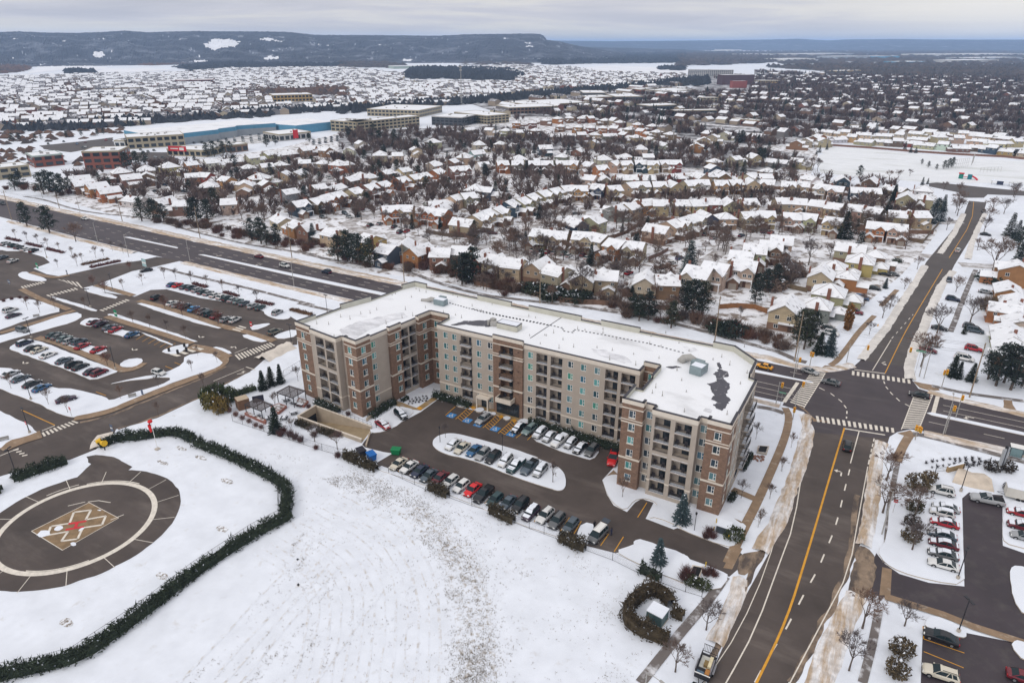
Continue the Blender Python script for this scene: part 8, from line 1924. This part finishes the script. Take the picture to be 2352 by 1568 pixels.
# ================================================================== poles, wires, lamps, signals, signs
def pole_h(f, base, top):
 """height of an upright whose foot and tip are surveyed"""
 b_ = G(f, *base); lo, hi = .5, 40.
 ty = (FR[f][1] + top[1] / FR[f][2]) * .6125
 for _ in range(30):
  mid = (lo + hi) / 2
  if D_of((b_.x, b_.y, mid))[1] > ty: lo = mid
  else: hi = mid
 return b_, lo
WOODP_ = []
for i, (f, bs, tp, lb) in enumerate((('U0', (90, 468), (38, 245), 'leftmost'), ('U0', (447, 380), (415, 275), 'second'), ('U0', (918, 476), (872, 290), 'third'), ('U0', (1502, 605), (1457, 355), 'fourth'), ('U0', (2190, 752), (2150, 478), 'fifth'), ('U1', (1256, 932), (1222, 618), 'sixth'), ('U2', (497, 1090), (490, 838), 'seventh'), ('U2', (1806, 1392), (1836, 1030), 'eighth'), ('W3', (630, 342), (685, -40), 'ninth'), ('W3', (1942, 610), (2060, 150), 'tenth'))):
 c, h = pole_h(f, bs, tp); o = empty('utility_pole', c, 0, 'tall wooden utility pole on the trail side, %s from the left' % lb, 'pole', 'utility poles along the main road'); h = min(h, 15)
 m = MB(); m.tube([(0, 0, 0), (0, 0, h)], [.19, .12], 0, 7); m.build('pole', WOODP, o)
 m = MB(); m.box(-.06, -1.1, h - 1.0, .06, 1.1, h - .85); m.build('crossarm', WOODP, o)
 for y in (-1., 0, 1.): m = MB(); m.tube([(0, y, h - .85), (0, y, h - .62)], .05, 0, 5); m.build('insulator', GREYM, o)
 if i in (4, 6): m = MB(); m.tube([(0, -.1, h * .62), (0, -2.0, h * .68)], .05, 0, 5); m.box(-.12, -2.5, h * .67, .12, -1.9, h * .70); m.build('lamp_arm', GREYM, o)
 WOODP_.append((c, h))
WOODP_.append((Vector((240, 66, 0)), 13)); WOODP_ = [(Vector((-560, 78, 0)), 13)] + WOODP_
m = MB()
for (a, ha), (b_, hb) in zip(WOODP_, WOODP_[1:]):
 for y, dz in ((-1, -.6), (0, -.6), (1, -.6), (0, -2.4), (.1, -3.)):
  l = [(a.x + (b_.x - a.x) * k / 8, a.y + (b_.y - a.y) * k / 8 + y, (ha + dz) * (1 - k / 8) + (hb + dz) * k / 8 - 1.2 * 4 * (k / 8) * (1 - k / 8)) for k in range(9)]
  m.tube(l, .022, 0, 3, False)
tag(m.build('power_line', mat('cable', (.03, .03, .03), .6, 0)), 'thin dark overhead cables strung along the trail side poles', 'cable')
# street lamps
sl = Proto('street_lamp', 'street lamp')
m = MB(); m.tube([(0, 0, 0), (0, 0, 9.4)], [.13, .08], 0, 7); sl.add('pole', m, GREYM); m = MB(); m.tube([(0, 0, 9.2), (.9, 0, 9.75), (2.3, 0, 9.9)], .05, 0, 5); i_ = sl.add('arm', m, GREYM); m = MB(); m.box(2.0, -.16, 9.86, 2.8, .16, 10.02); sl.add('lamp_head', m, GREYM, i_)
for f, x, y, ang, lb in (('U0', 735, 638, 90, 'grey street lamp on the near bank of the main road, leftmost'), ('U0', 966, 742, 90, 'grey street lamp beside the hospital entrance road'), ('U0', 1428, 787, 90, 'grey street lamp right of the hospital entrance road'), ('U0', 2206, 965, 90, 'grey street lamp on the near bank by the upper lot'), ('U0', 320, 300, -90, 'grey street lamp under the plaza corner trees'), ('U0', 600, 407, -90, 'grey street lamp on the far bank facing the two pines'),
       ('W3', 1565, 457, 180, 'grey street lamp right of the cross street corner'), ('W3', 622, 468, -90, 'grey lamp on the median left of the junction'), ('W3', 1740, 905, 90, 'tall grey lamp on the near verge right of the junction'), ('L3', 1382, 562, 180, 'tall grey lamp with a small red sign right of the near road'), ('L1', 2085, 1485, -20, 'grey street lamp with long arm at the bottom edge')):
 c = G(f, x, y, 9.8 if f == 'L1' else 0); sl.place((c.x, c.y, 0), R(ang), lb, 'street lamps')
lp = Proto('lamp_post', 'lamp post')
m = MB(); m.tube([(0, 0, 0), (0, 0, .3), (0, 0, 3.6)], [.13, .07, .05], 0, 6); lp.add('post', m, DARK); m = MB(); m.tube([(0, 0, 3.6), (0, 0, 3.7), (0, 0, 4.1), (0, 0, 4.3)], [.06, .16, .22, .03], 0, 8); lp.add('lantern', m, DARK)
for f, x, y, lb in (('W1', 1525, 950, 'black lantern post at the left tip of the parking island'), ('W1', 1992, 1012, 'black lantern post in the middle of the parking island'), ('L1', 1447, 214, 'black lantern post at the right end of the parking island'), ('L3', 114, 540, 'black lantern post on the lawn before the right wing'), ('W1', 1047, 842, 'black lantern post beside the snowy red sedan')):
 lp.place(G(f, x, y), 0, lb, 'lantern posts of the parking court')
ll = Proto('lot_lamp', 'lamp post')
m = MB(); m.tube([(0, 0, 0), (0, 0, .7)], .28, 0, 8); ll.add('footing', m, CONC); m = MB(); m.tube([(0, 0, .5), (0, 0, 6.4)], [.09, .07], 0, 6); ll.add('post', m, DARK); m = MB(); m.box(-.9, -.2, 6.38, -.15, .2, 6.52); m.box(.15, -.2, 6.38, .9, .2, 6.52); m.box(-.2, -.04, 6.4, .2, .04, 6.48); ll.add('lamp_head', m, DARK)
for f, x, y, lb in (('W0', 868, 402, 'black twin-headed lamp at the tip of the lower lot island'), ('W0', 237, 165, 'black twin-headed lamp beside the navy car row'), ('W0', 235, 630, 'black twin-headed lamp by the blue car'), ('W0', 225, 880, 'black lamp beside the lower-left zebra crossing'), ('W0', 125, 1195, 'black lamp by the cut juniper hedge'), ('W0', 2188, 215, 'black lamp at the left wing corner'), ('U0', 352, 750, 'black lamp at the far left lot'), ('U0', 848, 998, 'black lamp among saplings above the central lane'), ('U0', 680, 1160 - 40, 'black lamp at the crossing of the hospital lanes'),
     ('L3', 1915, 272, 'black lamp beside the white car with a rack'), ('L3', 1893, 866, 'black lamp at the lower tip of the plaza island'), ('L3', 1897, 1226, 'black lamp on the small plaza island'), ('U1', 680, 1165, 'black twin-headed lamp behind the left wing roof')):
 ll.place(G(f, x, y), rnd.uniform(0, 3), lb, 'lot lamps')
# traffic signals
YH = mat('signal_yellow', (.75, .36, .02), .5, 0)
def signal(f, x, y, h, heads, lb, arm=None):
 c = G(f, x, y); o = empty('traffic_signal', c, 0, lb, 'traffic light', 'traffic signals at the junction')
 m = MB(); m.tube([(0, 0, 0), (0, 0, h)], [.11, .08], 0, 7); m.build('pole', GREYM, o)
 if arm: m = MB(); m.tube([(0, 0, h - .5), (arm[0] * .5, arm[1] * .5, h - .05), (arm[0], arm[1], h)], .05, 0, 5); m.build('arm', GREYM, o)
 for dx, dy, z in heads:
  m = MB(); m.box(dx - .26, dy - .26, z - .65, dx + .26, dy + .26, z + .65); hd = m.build('signal_head', YH, o)
  for k, (lz, cl) in enumerate(((.42, (.30, .01, .01)), (0, (.30, .16, .01)), (-.42, (.01, .14, .05)))):
   m = MB(); m.tube([(dx, dy - .265, z + lz), (dx, dy - .30, z + lz)], .14, 0, 9); m.tube([(dx + .265, dy, z + lz), (dx + .30, dy, z + lz)], .14, 0, 9); m.build('lens', mat('lens_%d' % k, cl, .3, 0), hd)
 return o
signal('W3', 490, 667, 6.4, [(.7, .2, 5.6)], 'signal pole on the corner by the right wing, with green street sign', (.7, .2))
signal('W3', 617, 777, 7.4, [(.0, -.1, 2.7), (.5, 5.6, 7.0)], 'signal pole left of the near crossing with an arm over the left zebra', (1.2, 6.5))
signal('W3', 1020, 347, 5.6, [(4.5, .4, 5.3)], 'signal pole on the far left corner with arm over the cross street', (4.6, .5))
signal('W3', 745, 373, 4.2, [(.3, 0, 3.4), (-.2, .3, 3.4)], 'double headed signal beside the far end of the left zebra')
signal('W3', 645, 418, 4.2, [(.4, .0, 3.6)], 'single headed signal at the far kerb before the left zebra')
signal('W3', 1730, 548, 6.2, [(.3, 0, 5.0), (-.2, .2, 4.6)], 'signal pole on the right lawn with a red no-turn sign')
signal('W3', 1838, 768, 6.6, [(.2, 0, 5.6)], 'signal pole on the median right of the junction')
signal('W3', 1535, 928, 3.6, [(.3, 0, 2.9), (-.3, .1, 2.9), (.6, .2, 2.6)], 'cluster of three signal heads on the near right corner')
signal('W3', 1760, 880, 7.6, [(.4, 0, 6.6)], 'tall signal pole on the near verge right of the junction')
signal('W3', 1600, 470, 8.2, [(-4.6, -.6, 7.6)], 'signal head hanging above the cross street from a long arm', (-5.2, -.7))
# signs
GRN = mat('green_sign', (.01, .26, .13), .5, 0)
def sign(f, x, y, h, w, sh, m_, lb, name='street_sign', post=GREYM, cat='sign', ang=0., stripe=True):
 c = G(f, x, y); o = empty(name, c, ang, lb, cat); m = MB(); m.tube([(0, 0, 0), (0, 0, h)], .04, 0, 5); m.build('post', post, o)
 m = MB(); m.box(-w / 2, -.06, h - sh, w / 2, -.02, h); p = m.build('panel', m_, o)
 if stripe: m = MB(); m.box(-w / 2 + .08, -.075, h - sh * .62, w / 2 - .08, -.062, h - sh * .42); m.build('legend', FRAMEW, p)
sign('W3', 525, 667, 3.6, 1.6, .4, GRN, 'green street name sign on the corner by the right wing')
sign('W3', 1530, 452, 7.6, 2.2, .5, GRN, 'green street name sign hanging right of the cross street')
sign('W0', 540, 755, 2.6, .75, .75, REDP, 'red stop sign at the end of the lower lot lane', 'stop_sign')
sign('W0', 215, 865, 2.6, .75, .75, REDP, 'red no-entry sign beside the lower-left zebra crossing', 'road_sign')
sign('L3', 1455, 420, 3.2, .7, .7, REDP, 'small red sign on the right of the near road', 'road_sign')
sign('W0', 848, 880, 2.3, 1.0, 1.7, mat('blue_grey_sign', (.10, .13, .2), .5, 0), 'blue-grey directory sign at the hospital drive by the juniper hedge', 'directory_sign')
sign('W0', 1072, 595, 1.6, .9, 1.4, MATS['blue_grey_sign'], 'blue-grey cabinet sign by the bench on the drive', 'directory_sign', stripe=False)
sign('U0', 1090, 832, 4.2, 2.6, 3.2, mat('teal_white_sign', (.35, .5, .5), .5, 0), 'teal and white hospital sign board at the entrance road', 'hospital_sign')
sign('U0', 285, 835, 2.6, 1.5, 2.2, GRN, 'green and white wayfinding sign at the far left lot', 'wayfinding_sign')
sign('U0', 875, 1200, 2.8, 1.6, 2.2, GRN, 'green and red parking pay sign at the head of the central path', 'wayfinding_sign')
sign('U0', 75, 955, 2.2, 1.6, 1.5, MATS['blue_grey_sign'], 'blue-grey sign at the left edge of the lane crossing', 'directory_sign')
sign('U0', 510, 890, 2.6, .9, 1.8, MATS['blue_grey_sign'], 'narrow blue-grey sign under bare saplings at the upper lane', 'directory_sign')
sign('U0', 1888, 1280, 2.4, 1.0, 1.6, REDP, 'red and blue pay sign at the end of the upper lot', 'pay_sign')
bn = Proto('park_bench', 'bench'); m = MB(); m.box(-.9, -.25, .42, .9, .25, .5); bn.add('seat', m, GREYM); m = MB(); m.box(-.9, .22, .5, .9, .28, .95); bn.add('backrest', m, GREYM)
for x in (-.75, .7): m = MB(); m.box(x, -.22, 0, x + .07, .25, .42); bn.add('leg', m, DARK)
bn.place(G('W0', 995, 610), R(60), 'snowy bench beside the hospital drive'); bn.place(G('W0', 35, 935), R(60), 'bench at the lower left snow patch'); bn.place(G('U0', 275, 1195), R(60), 'bench in the snowy left lot')
for i, (x, y) in enumerate(((1270, 270), (1335, 285), (1400, 265), (1385, 235))):
 c = G('W0', x, y); m = MB(); m.obox(c, .5, .5, .5, 0, 1.3); tag(m.build('ticket_machine', DARK), 'dark ticket post on the striped island, %s from left' % nth((0, 1, 3, 2)[i]), 'ticket machine', 'ticket posts on the striped island')
# windsock
c = G('W0', 1182, 1000); o = empty('windsock', c, 0, 'limp red windsock on a white mast behind the juniper hedge', 'windsock')
m = MB(); m.tube([(0, 0, 0), (0, 0, 7.2)], [.09, .05], 0, 6); m.build('mast', FRAMEW, o); m = MB(); m.obox((0, 0), 0, .9, .9, 0, .25); m.build('footing', CONC, o)
m = MB(); m.tube([(.1, 0, 7.2), (-.45, -.1, 6.9), (-.7, -.15, 6.0), (-.7, -.12, 4.9), (-.62, -.1, 4.3)], [.38, .42, .36, .27, .2], 0, 9); m.build('sock', mat('windsock_red', (.75, .03, .03), .7, .1), o, True)
sp_ = Proto('spotlight', 'lamp'); m = MB(); m.tube([(0, 0, 0), (0, 0, .6)], .06, 0, 5); sp_.add('post', m, DARK); m = MB(); m.tube([(-.25, 0, .75), (.25, 0, .85)], [.22, .32], 0, 8); sp_.add('head', m, mat('lamp_yellow', (.75, .45, .02), .5, 0))
sp_.place(G('W0', 788, 1005), 0, 'yellow helipad spotlight at the left end of the juniper hedge', None, None, 2.2)
sp_.place(G('W0', 752, 985), 1, 'second yellow helipad spotlight, close to the drive', None, None, 2.)
# pylon sign, stone gate wall and railings, bus shelter at the right
c = G('W3', 2165, 1165); o = empty('pylon_sign', c, R(60), 'tall grey wedge-shaped pylon sign between two dark junipers', 'sign')
m = MB(); m.box(-1.1, -.2, .3, 1.1, .2, 5.6); m.build('panel', mat('pylon_grey', (.34, .35, .36), .5, .08), o); m = MB(); m.box(-.2, -.25, 0, .2, .25, 6.2); m.build('fin', DARK, o)
m = MB(); a, b_ = G('W3', 1772, 1170), G('W3', 1895, 1138); m.obox((a + b_) / 2, math.atan2((b_ - a).y, (b_ - a).x), (b_ - a).length, .5, 0, 1.3, 0, 1); tag(m.build('stone_gate_wall', [mat('gate_stone', (.36, .25, .13), .9, .2, 1.), SNOW]), 'low tan stone wall section between the black railings', 'wall')
def railing(f, txt, lb):
 l = [(q.x, q.y) for q in pts(f, txt)]; c0 = l[0]; l = [(x - c0[0], y - c0[1]) for x, y in l]; o = empty('black_railing', c0, 0, lb, 'railing'); p = resample(l, .9); m = MB()
 for z in (.25, 1.1): m.tube([(x, y, z) for x, y in p], .03, 0, 4)
 for x, y in resample(l, .3): m.tube([(x, y, .2), (x, y, 1.1)], .015, 0, 3)
 m.build('rail', DARK, o)
 for x, y in resample(l, 2.7): m = MB(); m.box(x - .07, y - .07, 0, x + .07, y + .07, 1.35); m.build('post', DARK, o)
railing('W3', '1685,1175 1772,1165', 'black railing left of the stone gate wall'); railing('W3', '1895,1145 2000,1125 2095,1100', 'black railing right of the stone gate wall')
gr = Proto('ornamental_grass', 'plant'); m = MB(); rr = random.Random(2)
for i in range(46): e = Vector((rr.gauss(0, .5), rr.gauss(0, .5), 1)).normalized(); s = Vector((rr.gauss(0, 1), rr.gauss(0, 1), 0)).normalized() * .05; m.tri(Vector((0, 0, 0)) - s + e * .05, s + e * .05, e * rr.uniform(.3, .7))
gr.add('ornamental_grass', m, mat('dark_tuft', (.045, .035, .04), .9, .2))
for x, y in [(1615, 1108), (1665, 1098), (1700, 1092), (1745, 1085), (1795, 1078), (1832, 1078), (1868, 1075), (1912, 1070), (1962, 1070), (2012, 1078), (1835, 1092), (1872, 1092), (1915, 1088), (1960, 1086), (1925, 1105), (1975, 1105), (2025, 1095), (1660, 1140), (1700, 1135), (1745, 1128), (1790, 1122), (1830, 1115), (1870, 1112), (1920, 1122), (1970, 1122), (2015, 1115), (2060, 1100), (1940, 1135)]:
 gr.place(G('W3', x, y), rr.random() * 6, 'dark dry grass tuft in snow by the stone gate wall', 'grass tufts by the stone gate wall', None, rr.uniform(.9, 1.5))
for x, y in [(1290 + 26 * i + 9 * (j % 2), 628 + 17 * j - 9 * i * .55 + (i % 2) * 4) for i in range(6) for j in range(3)]:
 gr.place(G('W1', x, y), rr.random() * 6, 'dark dry tuft in the courtyard bed by the yellow kerb', 'tufts in the courtyard bed', None, rr.uniform(.8, 1.2))
c = G('W3', 2320, 1060); o = empty('bus_shelter', c, R(0), 'glass bus shelter at the right edge of the picture', 'bus shelter')
m = MB(); m.box(-2.2, -.9, 2.4, 2.4, .9, 2.55); m.build('roof', FRAMEW, o)
m = MB()
for x in (-2.1, .1, 2.25):
 for y in (-.85, .8): m.box(x, y, 0, x + .08, y + .08, 2.4)
m.build('frame', DARK, o)
for x0, x1, y in ((-2.0, .1, .82), (.2, 2.2, .82), (-2.0, .1, -.82)): m = MB(); m.box(x0, y, .3, x1, y + .03, 2.2); m.build('glass_panel', mat('shelter_glass', (.16, .24, .25), .1, 0), o)
# playground and park furniture
c = G('T2', 1970, 1210); o = empty('play_structure', c, 0, 'red and green climbing frame with red slide in the snowy park', 'playground')
for nm, bx, m_ in (('tower', (-6, -2, 0, -3.5, 0, 3.2), mat('play_green', (.02, .2, .16), .6, 0)), ('tower', (-1, -2, 0, 1.4, .4, 3.), mat('play_teal', (.02, .16, .2), .6, 0)), ('deck', (-3.5, -1.5, 1.3, -1, -.2, 1.5), REDP), ('roof', (-6.3, -2.3, 3.2, -3.2, .3, 3.7), REDP)): m = MB(); m.box(*bx); m.build(nm, m_, o)
m = MB(); m.tube([(1.2, -1, 2.2), (3, -2.5, 1.5), (4.6, -3.6, .4)], .55, 0, 8); m.build('slide', MATS['red_paint'] if 'red_paint' in MATS else REDP, o)
c = G('T2', 2180, 1250); o = empty('park_shelter', c, 0, 'small flat park shelter with dark panel by the park road', 'shelter'); m = MB(); m.box(-5, -2, 2.6, 5, 2, 2.8, 0); m.build('roof', SNOW, o)
for x in (-4.7, 4.6):
 for y in (-1.8, 1.7): m = MB(); m.box(x, y, 0, x + .15, y + .15, 2.6); m.build('post', GREYM, o)
m = MB(); m.box(-1.8, 0, 0, 1.6, 1.6, 2.2); m.build('panel', mat('panel_blue', (.05, .06, .1), .6, 0), o)
for x0, y0, x1, y1, lb in ((1880, 1140, 1960, 1130, 'tall sports netting left of the bleachers in the park'), (2045, 1165, 2185, 1160, 'long low sports fence frame in the park'), (1985, 1120, 2000, 1095, 'narrow tall backstop frame in the park')):
 a, b_ = G('T2', x0, y0), G('T2', x1, y1); o = empty('sports_fence', a, 0, lb, 'fence'); d = b_ - a; m = MB(); n = 6; h = 3.2 if 'low' in lb else 6.5
 for i in range(n + 1): m.tube([(d.x * i / n, d.y * i / n, 0), (d.x * i / n, d.y * i / n, h)], .07, 0, 4)
 for z in (h, h / 2): m.tube([(0, 0, z), (d.x, d.y, z)], .06, 0, 4)
 m.build('frame', GREYM, o)
flat('park_meadow', pts('T2', '1000,990 1300,1010 1600,1035 2000,1075 2600,1100 2600,1240 1700,1235 1250,1200 960,1170 950,1080'), .03, mat('thin_snow_turf', (.74, .76, .78), .85, .05, .1, col2=(.40, .42, .36), mix=(.03, .52, .80, (.5, 2, 1))), 2, 0, 8)
# ------------------------------------------------------------------ dry grass poking through the snow of the field
b = MB(); rr = random.Random(12)
ARC = smooth_line([(c.x, c.y) for c in pts('L1', '40,270 300,400 480,520 600,660 690,820 735,1000 745,1250 740,1568 730,1900')], 2)
FIELD = [(q.x, q.y) for q in pts('L1', '-700,0 0,60 250,130 600,290 1000,440 1500,640 1950,850 1880,1100 2000,1300 2250,1400 2000,1900 -1500,1900 -800,1300 -330,700 -250,400')]
arcs = resample(ARC, 1.)
def darc(x, y):
 best = 1e9; sd = 0
 for i in range(0, len(arcs) - 4, 4):
  d = (arcs[i][0] - x) ** 2 + (arcs[i][1] - y) ** 2
  if d < best:
   best = d; j = i
 dx, dy = arcs[j + 4][0] - arcs[j][0], arcs[j + 4][1] - arcs[j][1]
 return math.sqrt(best) * (-1 if dx * (y - arcs[j][1]) - dy * (x - arcs[j][0]) > 0 else 1)
ga, gb = G('L0', 2200, 430), G('L0', 1250, 1400); gd_ = (gb - ga).normalized(); gn = Vector((-gd_.y, gd_.x, 0))
STUB = mat('stubble_row', (.74, .775, .835), .8, .06, .3, col2=(.36, .31, .25), mix=(1.1, .50, .68, (1, 1, 1)))
STUBL = mat('stubble_row_faint', (.74, .775, .835), .8, .06, .3, col2=(.52, .48, .43), mix=(.9, .48, .72, (1, 1, 1)))
for k, (of, w_) in enumerate([(-1.6, 1.2), (-3.1, 1.5), (-4.8, 1.4), (-6.4, 1.0), (1.3, .5)] + [(2.9 + 1.7 * i, .26 + .12 * (i % 2)) for i in range(12)]):
 l = resample(offset(ARC, -of), 1.); n_ = len(l); l = l[int(n_ * (.04 if of > -3 else .25 if of > -6 else .4)):]
 l = [(x + .25 * noise.noise((x * .2, y * .2, k)), y + .25 * noise.noise((x * .2, y * .2, k + 9))) for x, y in l]
 bb = MB(); bb.strip(l, w_, .006 + k * .001); tag(bb.build('stubble_row', STUB if -8 < of < 0 else STUBL), kind='structure')
for k in range(16):
 a = ga + gn * (2.4 + 2.0 * k) + gd_ * rr.uniform(0, 16); bb = MB(); l = [(a.x + gd_.x * j + .4 * noise.noise((j * .1, k, 0)), a.y + gd_.y * j + .4 * noise.noise((k, j * .1, 0))) for j in range(0, int(rr.uniform(25, 50)))]
 if darc(l[0][0], l[0][1]) < 9: continue
 bb.strip(l, rr.uniform(.25, .5), .02 + k * .001); tag(bb.build('stubble_row', STUBL), kind='structure')
fx0, fx1, fy0, fy1 = min(p[0] for p in FIELD), max(p[0] for p in FIELD), min(p[1] for p in FIELD), max(p[1] for p in FIELD)
GRASSM = mat('dry_grass', (.19, .145, .09), .95, .3, .6)
for _ in range(230000):
 x, y = rr.uniform(fx0, fx1), rr.uniform(fy0, fy1)
 if not in_px(FIELD, x, y): continue
 d = darc(x, y)
 n1 = noise.noise((x * .12, y * .12, 0)) + .6 * noise.noise((x * .5, y * .5, 2))
 band_d = max(0, 1 - abs(d + 3.6) / 4.6) if d < 0 else max(0, 1 - d / 1.2)
 row_ = max(0, math.cos(d * 2.1 + n1)) ** 3 if d > 0 else 0
 px, py, _w = D_of((x, y, 0))
 low_ = max(0, min(1, (py - 1100) / 450))
 dens = .008 + .9 * band_d * max(0, .30 + n1 * .9 + .45 * low_) + .22 * row_ * (.25 + n1) * low_ + max(0, n1 - .3) * .16 * low_ + (.10 * max(0, n1) if d < -6 else 0)
 if d > 3:
  q_ = (x - ga.x) * gn.x + (y - ga.y) * gn.y
  dens += .30 * max(0, math.cos(q_ * 1.55 + n1)) ** 4 * max(0, .35 + n1) * max(0, min(1, (d - 3) / 12)) * max(0, min(1, (py - 1000) / 300)) * (1 if px < 700 else .35)
 if rr.random() > dens: continue
 for k in range(3):
  e = Vector((rr.gauss(0, .6), rr.gauss(0, .6), 1)).normalized(); s = Vector((rr.gauss(0, 1), rr.gauss(0, 1), 0)).normalized() * rr.uniform(.02, .045); o_ = Vector((x + rr.gauss(0, .12), y + rr.gauss(0, .12), 0))
  b.tri(o_ - s, o_ + s, o_ + e * rr.uniform(.1, .28))
tag(b.build('dry_grass', GRASSM), kind='stuff')
# ------------------------------------------------------------------ haze over the whole country
hz = MB(); hz.box(-31000, -31000, -3.4 - 1, 31500, 31500, 195)
hm = bpy.data.materials.new('haze'); hm.use_nodes = True; nt = hm.node_tree; nt.nodes.clear()
v = N(nt, 'ShaderNodeVolumePrincipled'); v.inputs['Color'].default_value = (.44, .65, 1., 1); v.inputs['Density'].default_value = HAZE = 8e-5; v.inputs['Anisotropy'].default_value = .0
oo = N(nt, 'ShaderNodeOutputMaterial'); nt.links.new(v.outputs[0], oo.inputs['Volume'])
tag(hz.build('haze', hm), kind='stuff')
# same-label things of a small set are told apart by their order from the left
from collections import defaultdict
bylab = defaultdict(list)
for o in list(COL.objects):
 if o.parent is None and o.get('label'): bylab[o['label']].append(o)
for lb, os_ in bylab.items():
 if 1 < len(os_) <= 45 and len(lb.split()) <= 12:
  for i, o in enumerate(sorted(os_, key=lambda o: D_of(o.location)[0])):
   if not o.get('group'): o['group'] = lb
   o['label'] = '%s, %s from left' % (lb, nth(i))
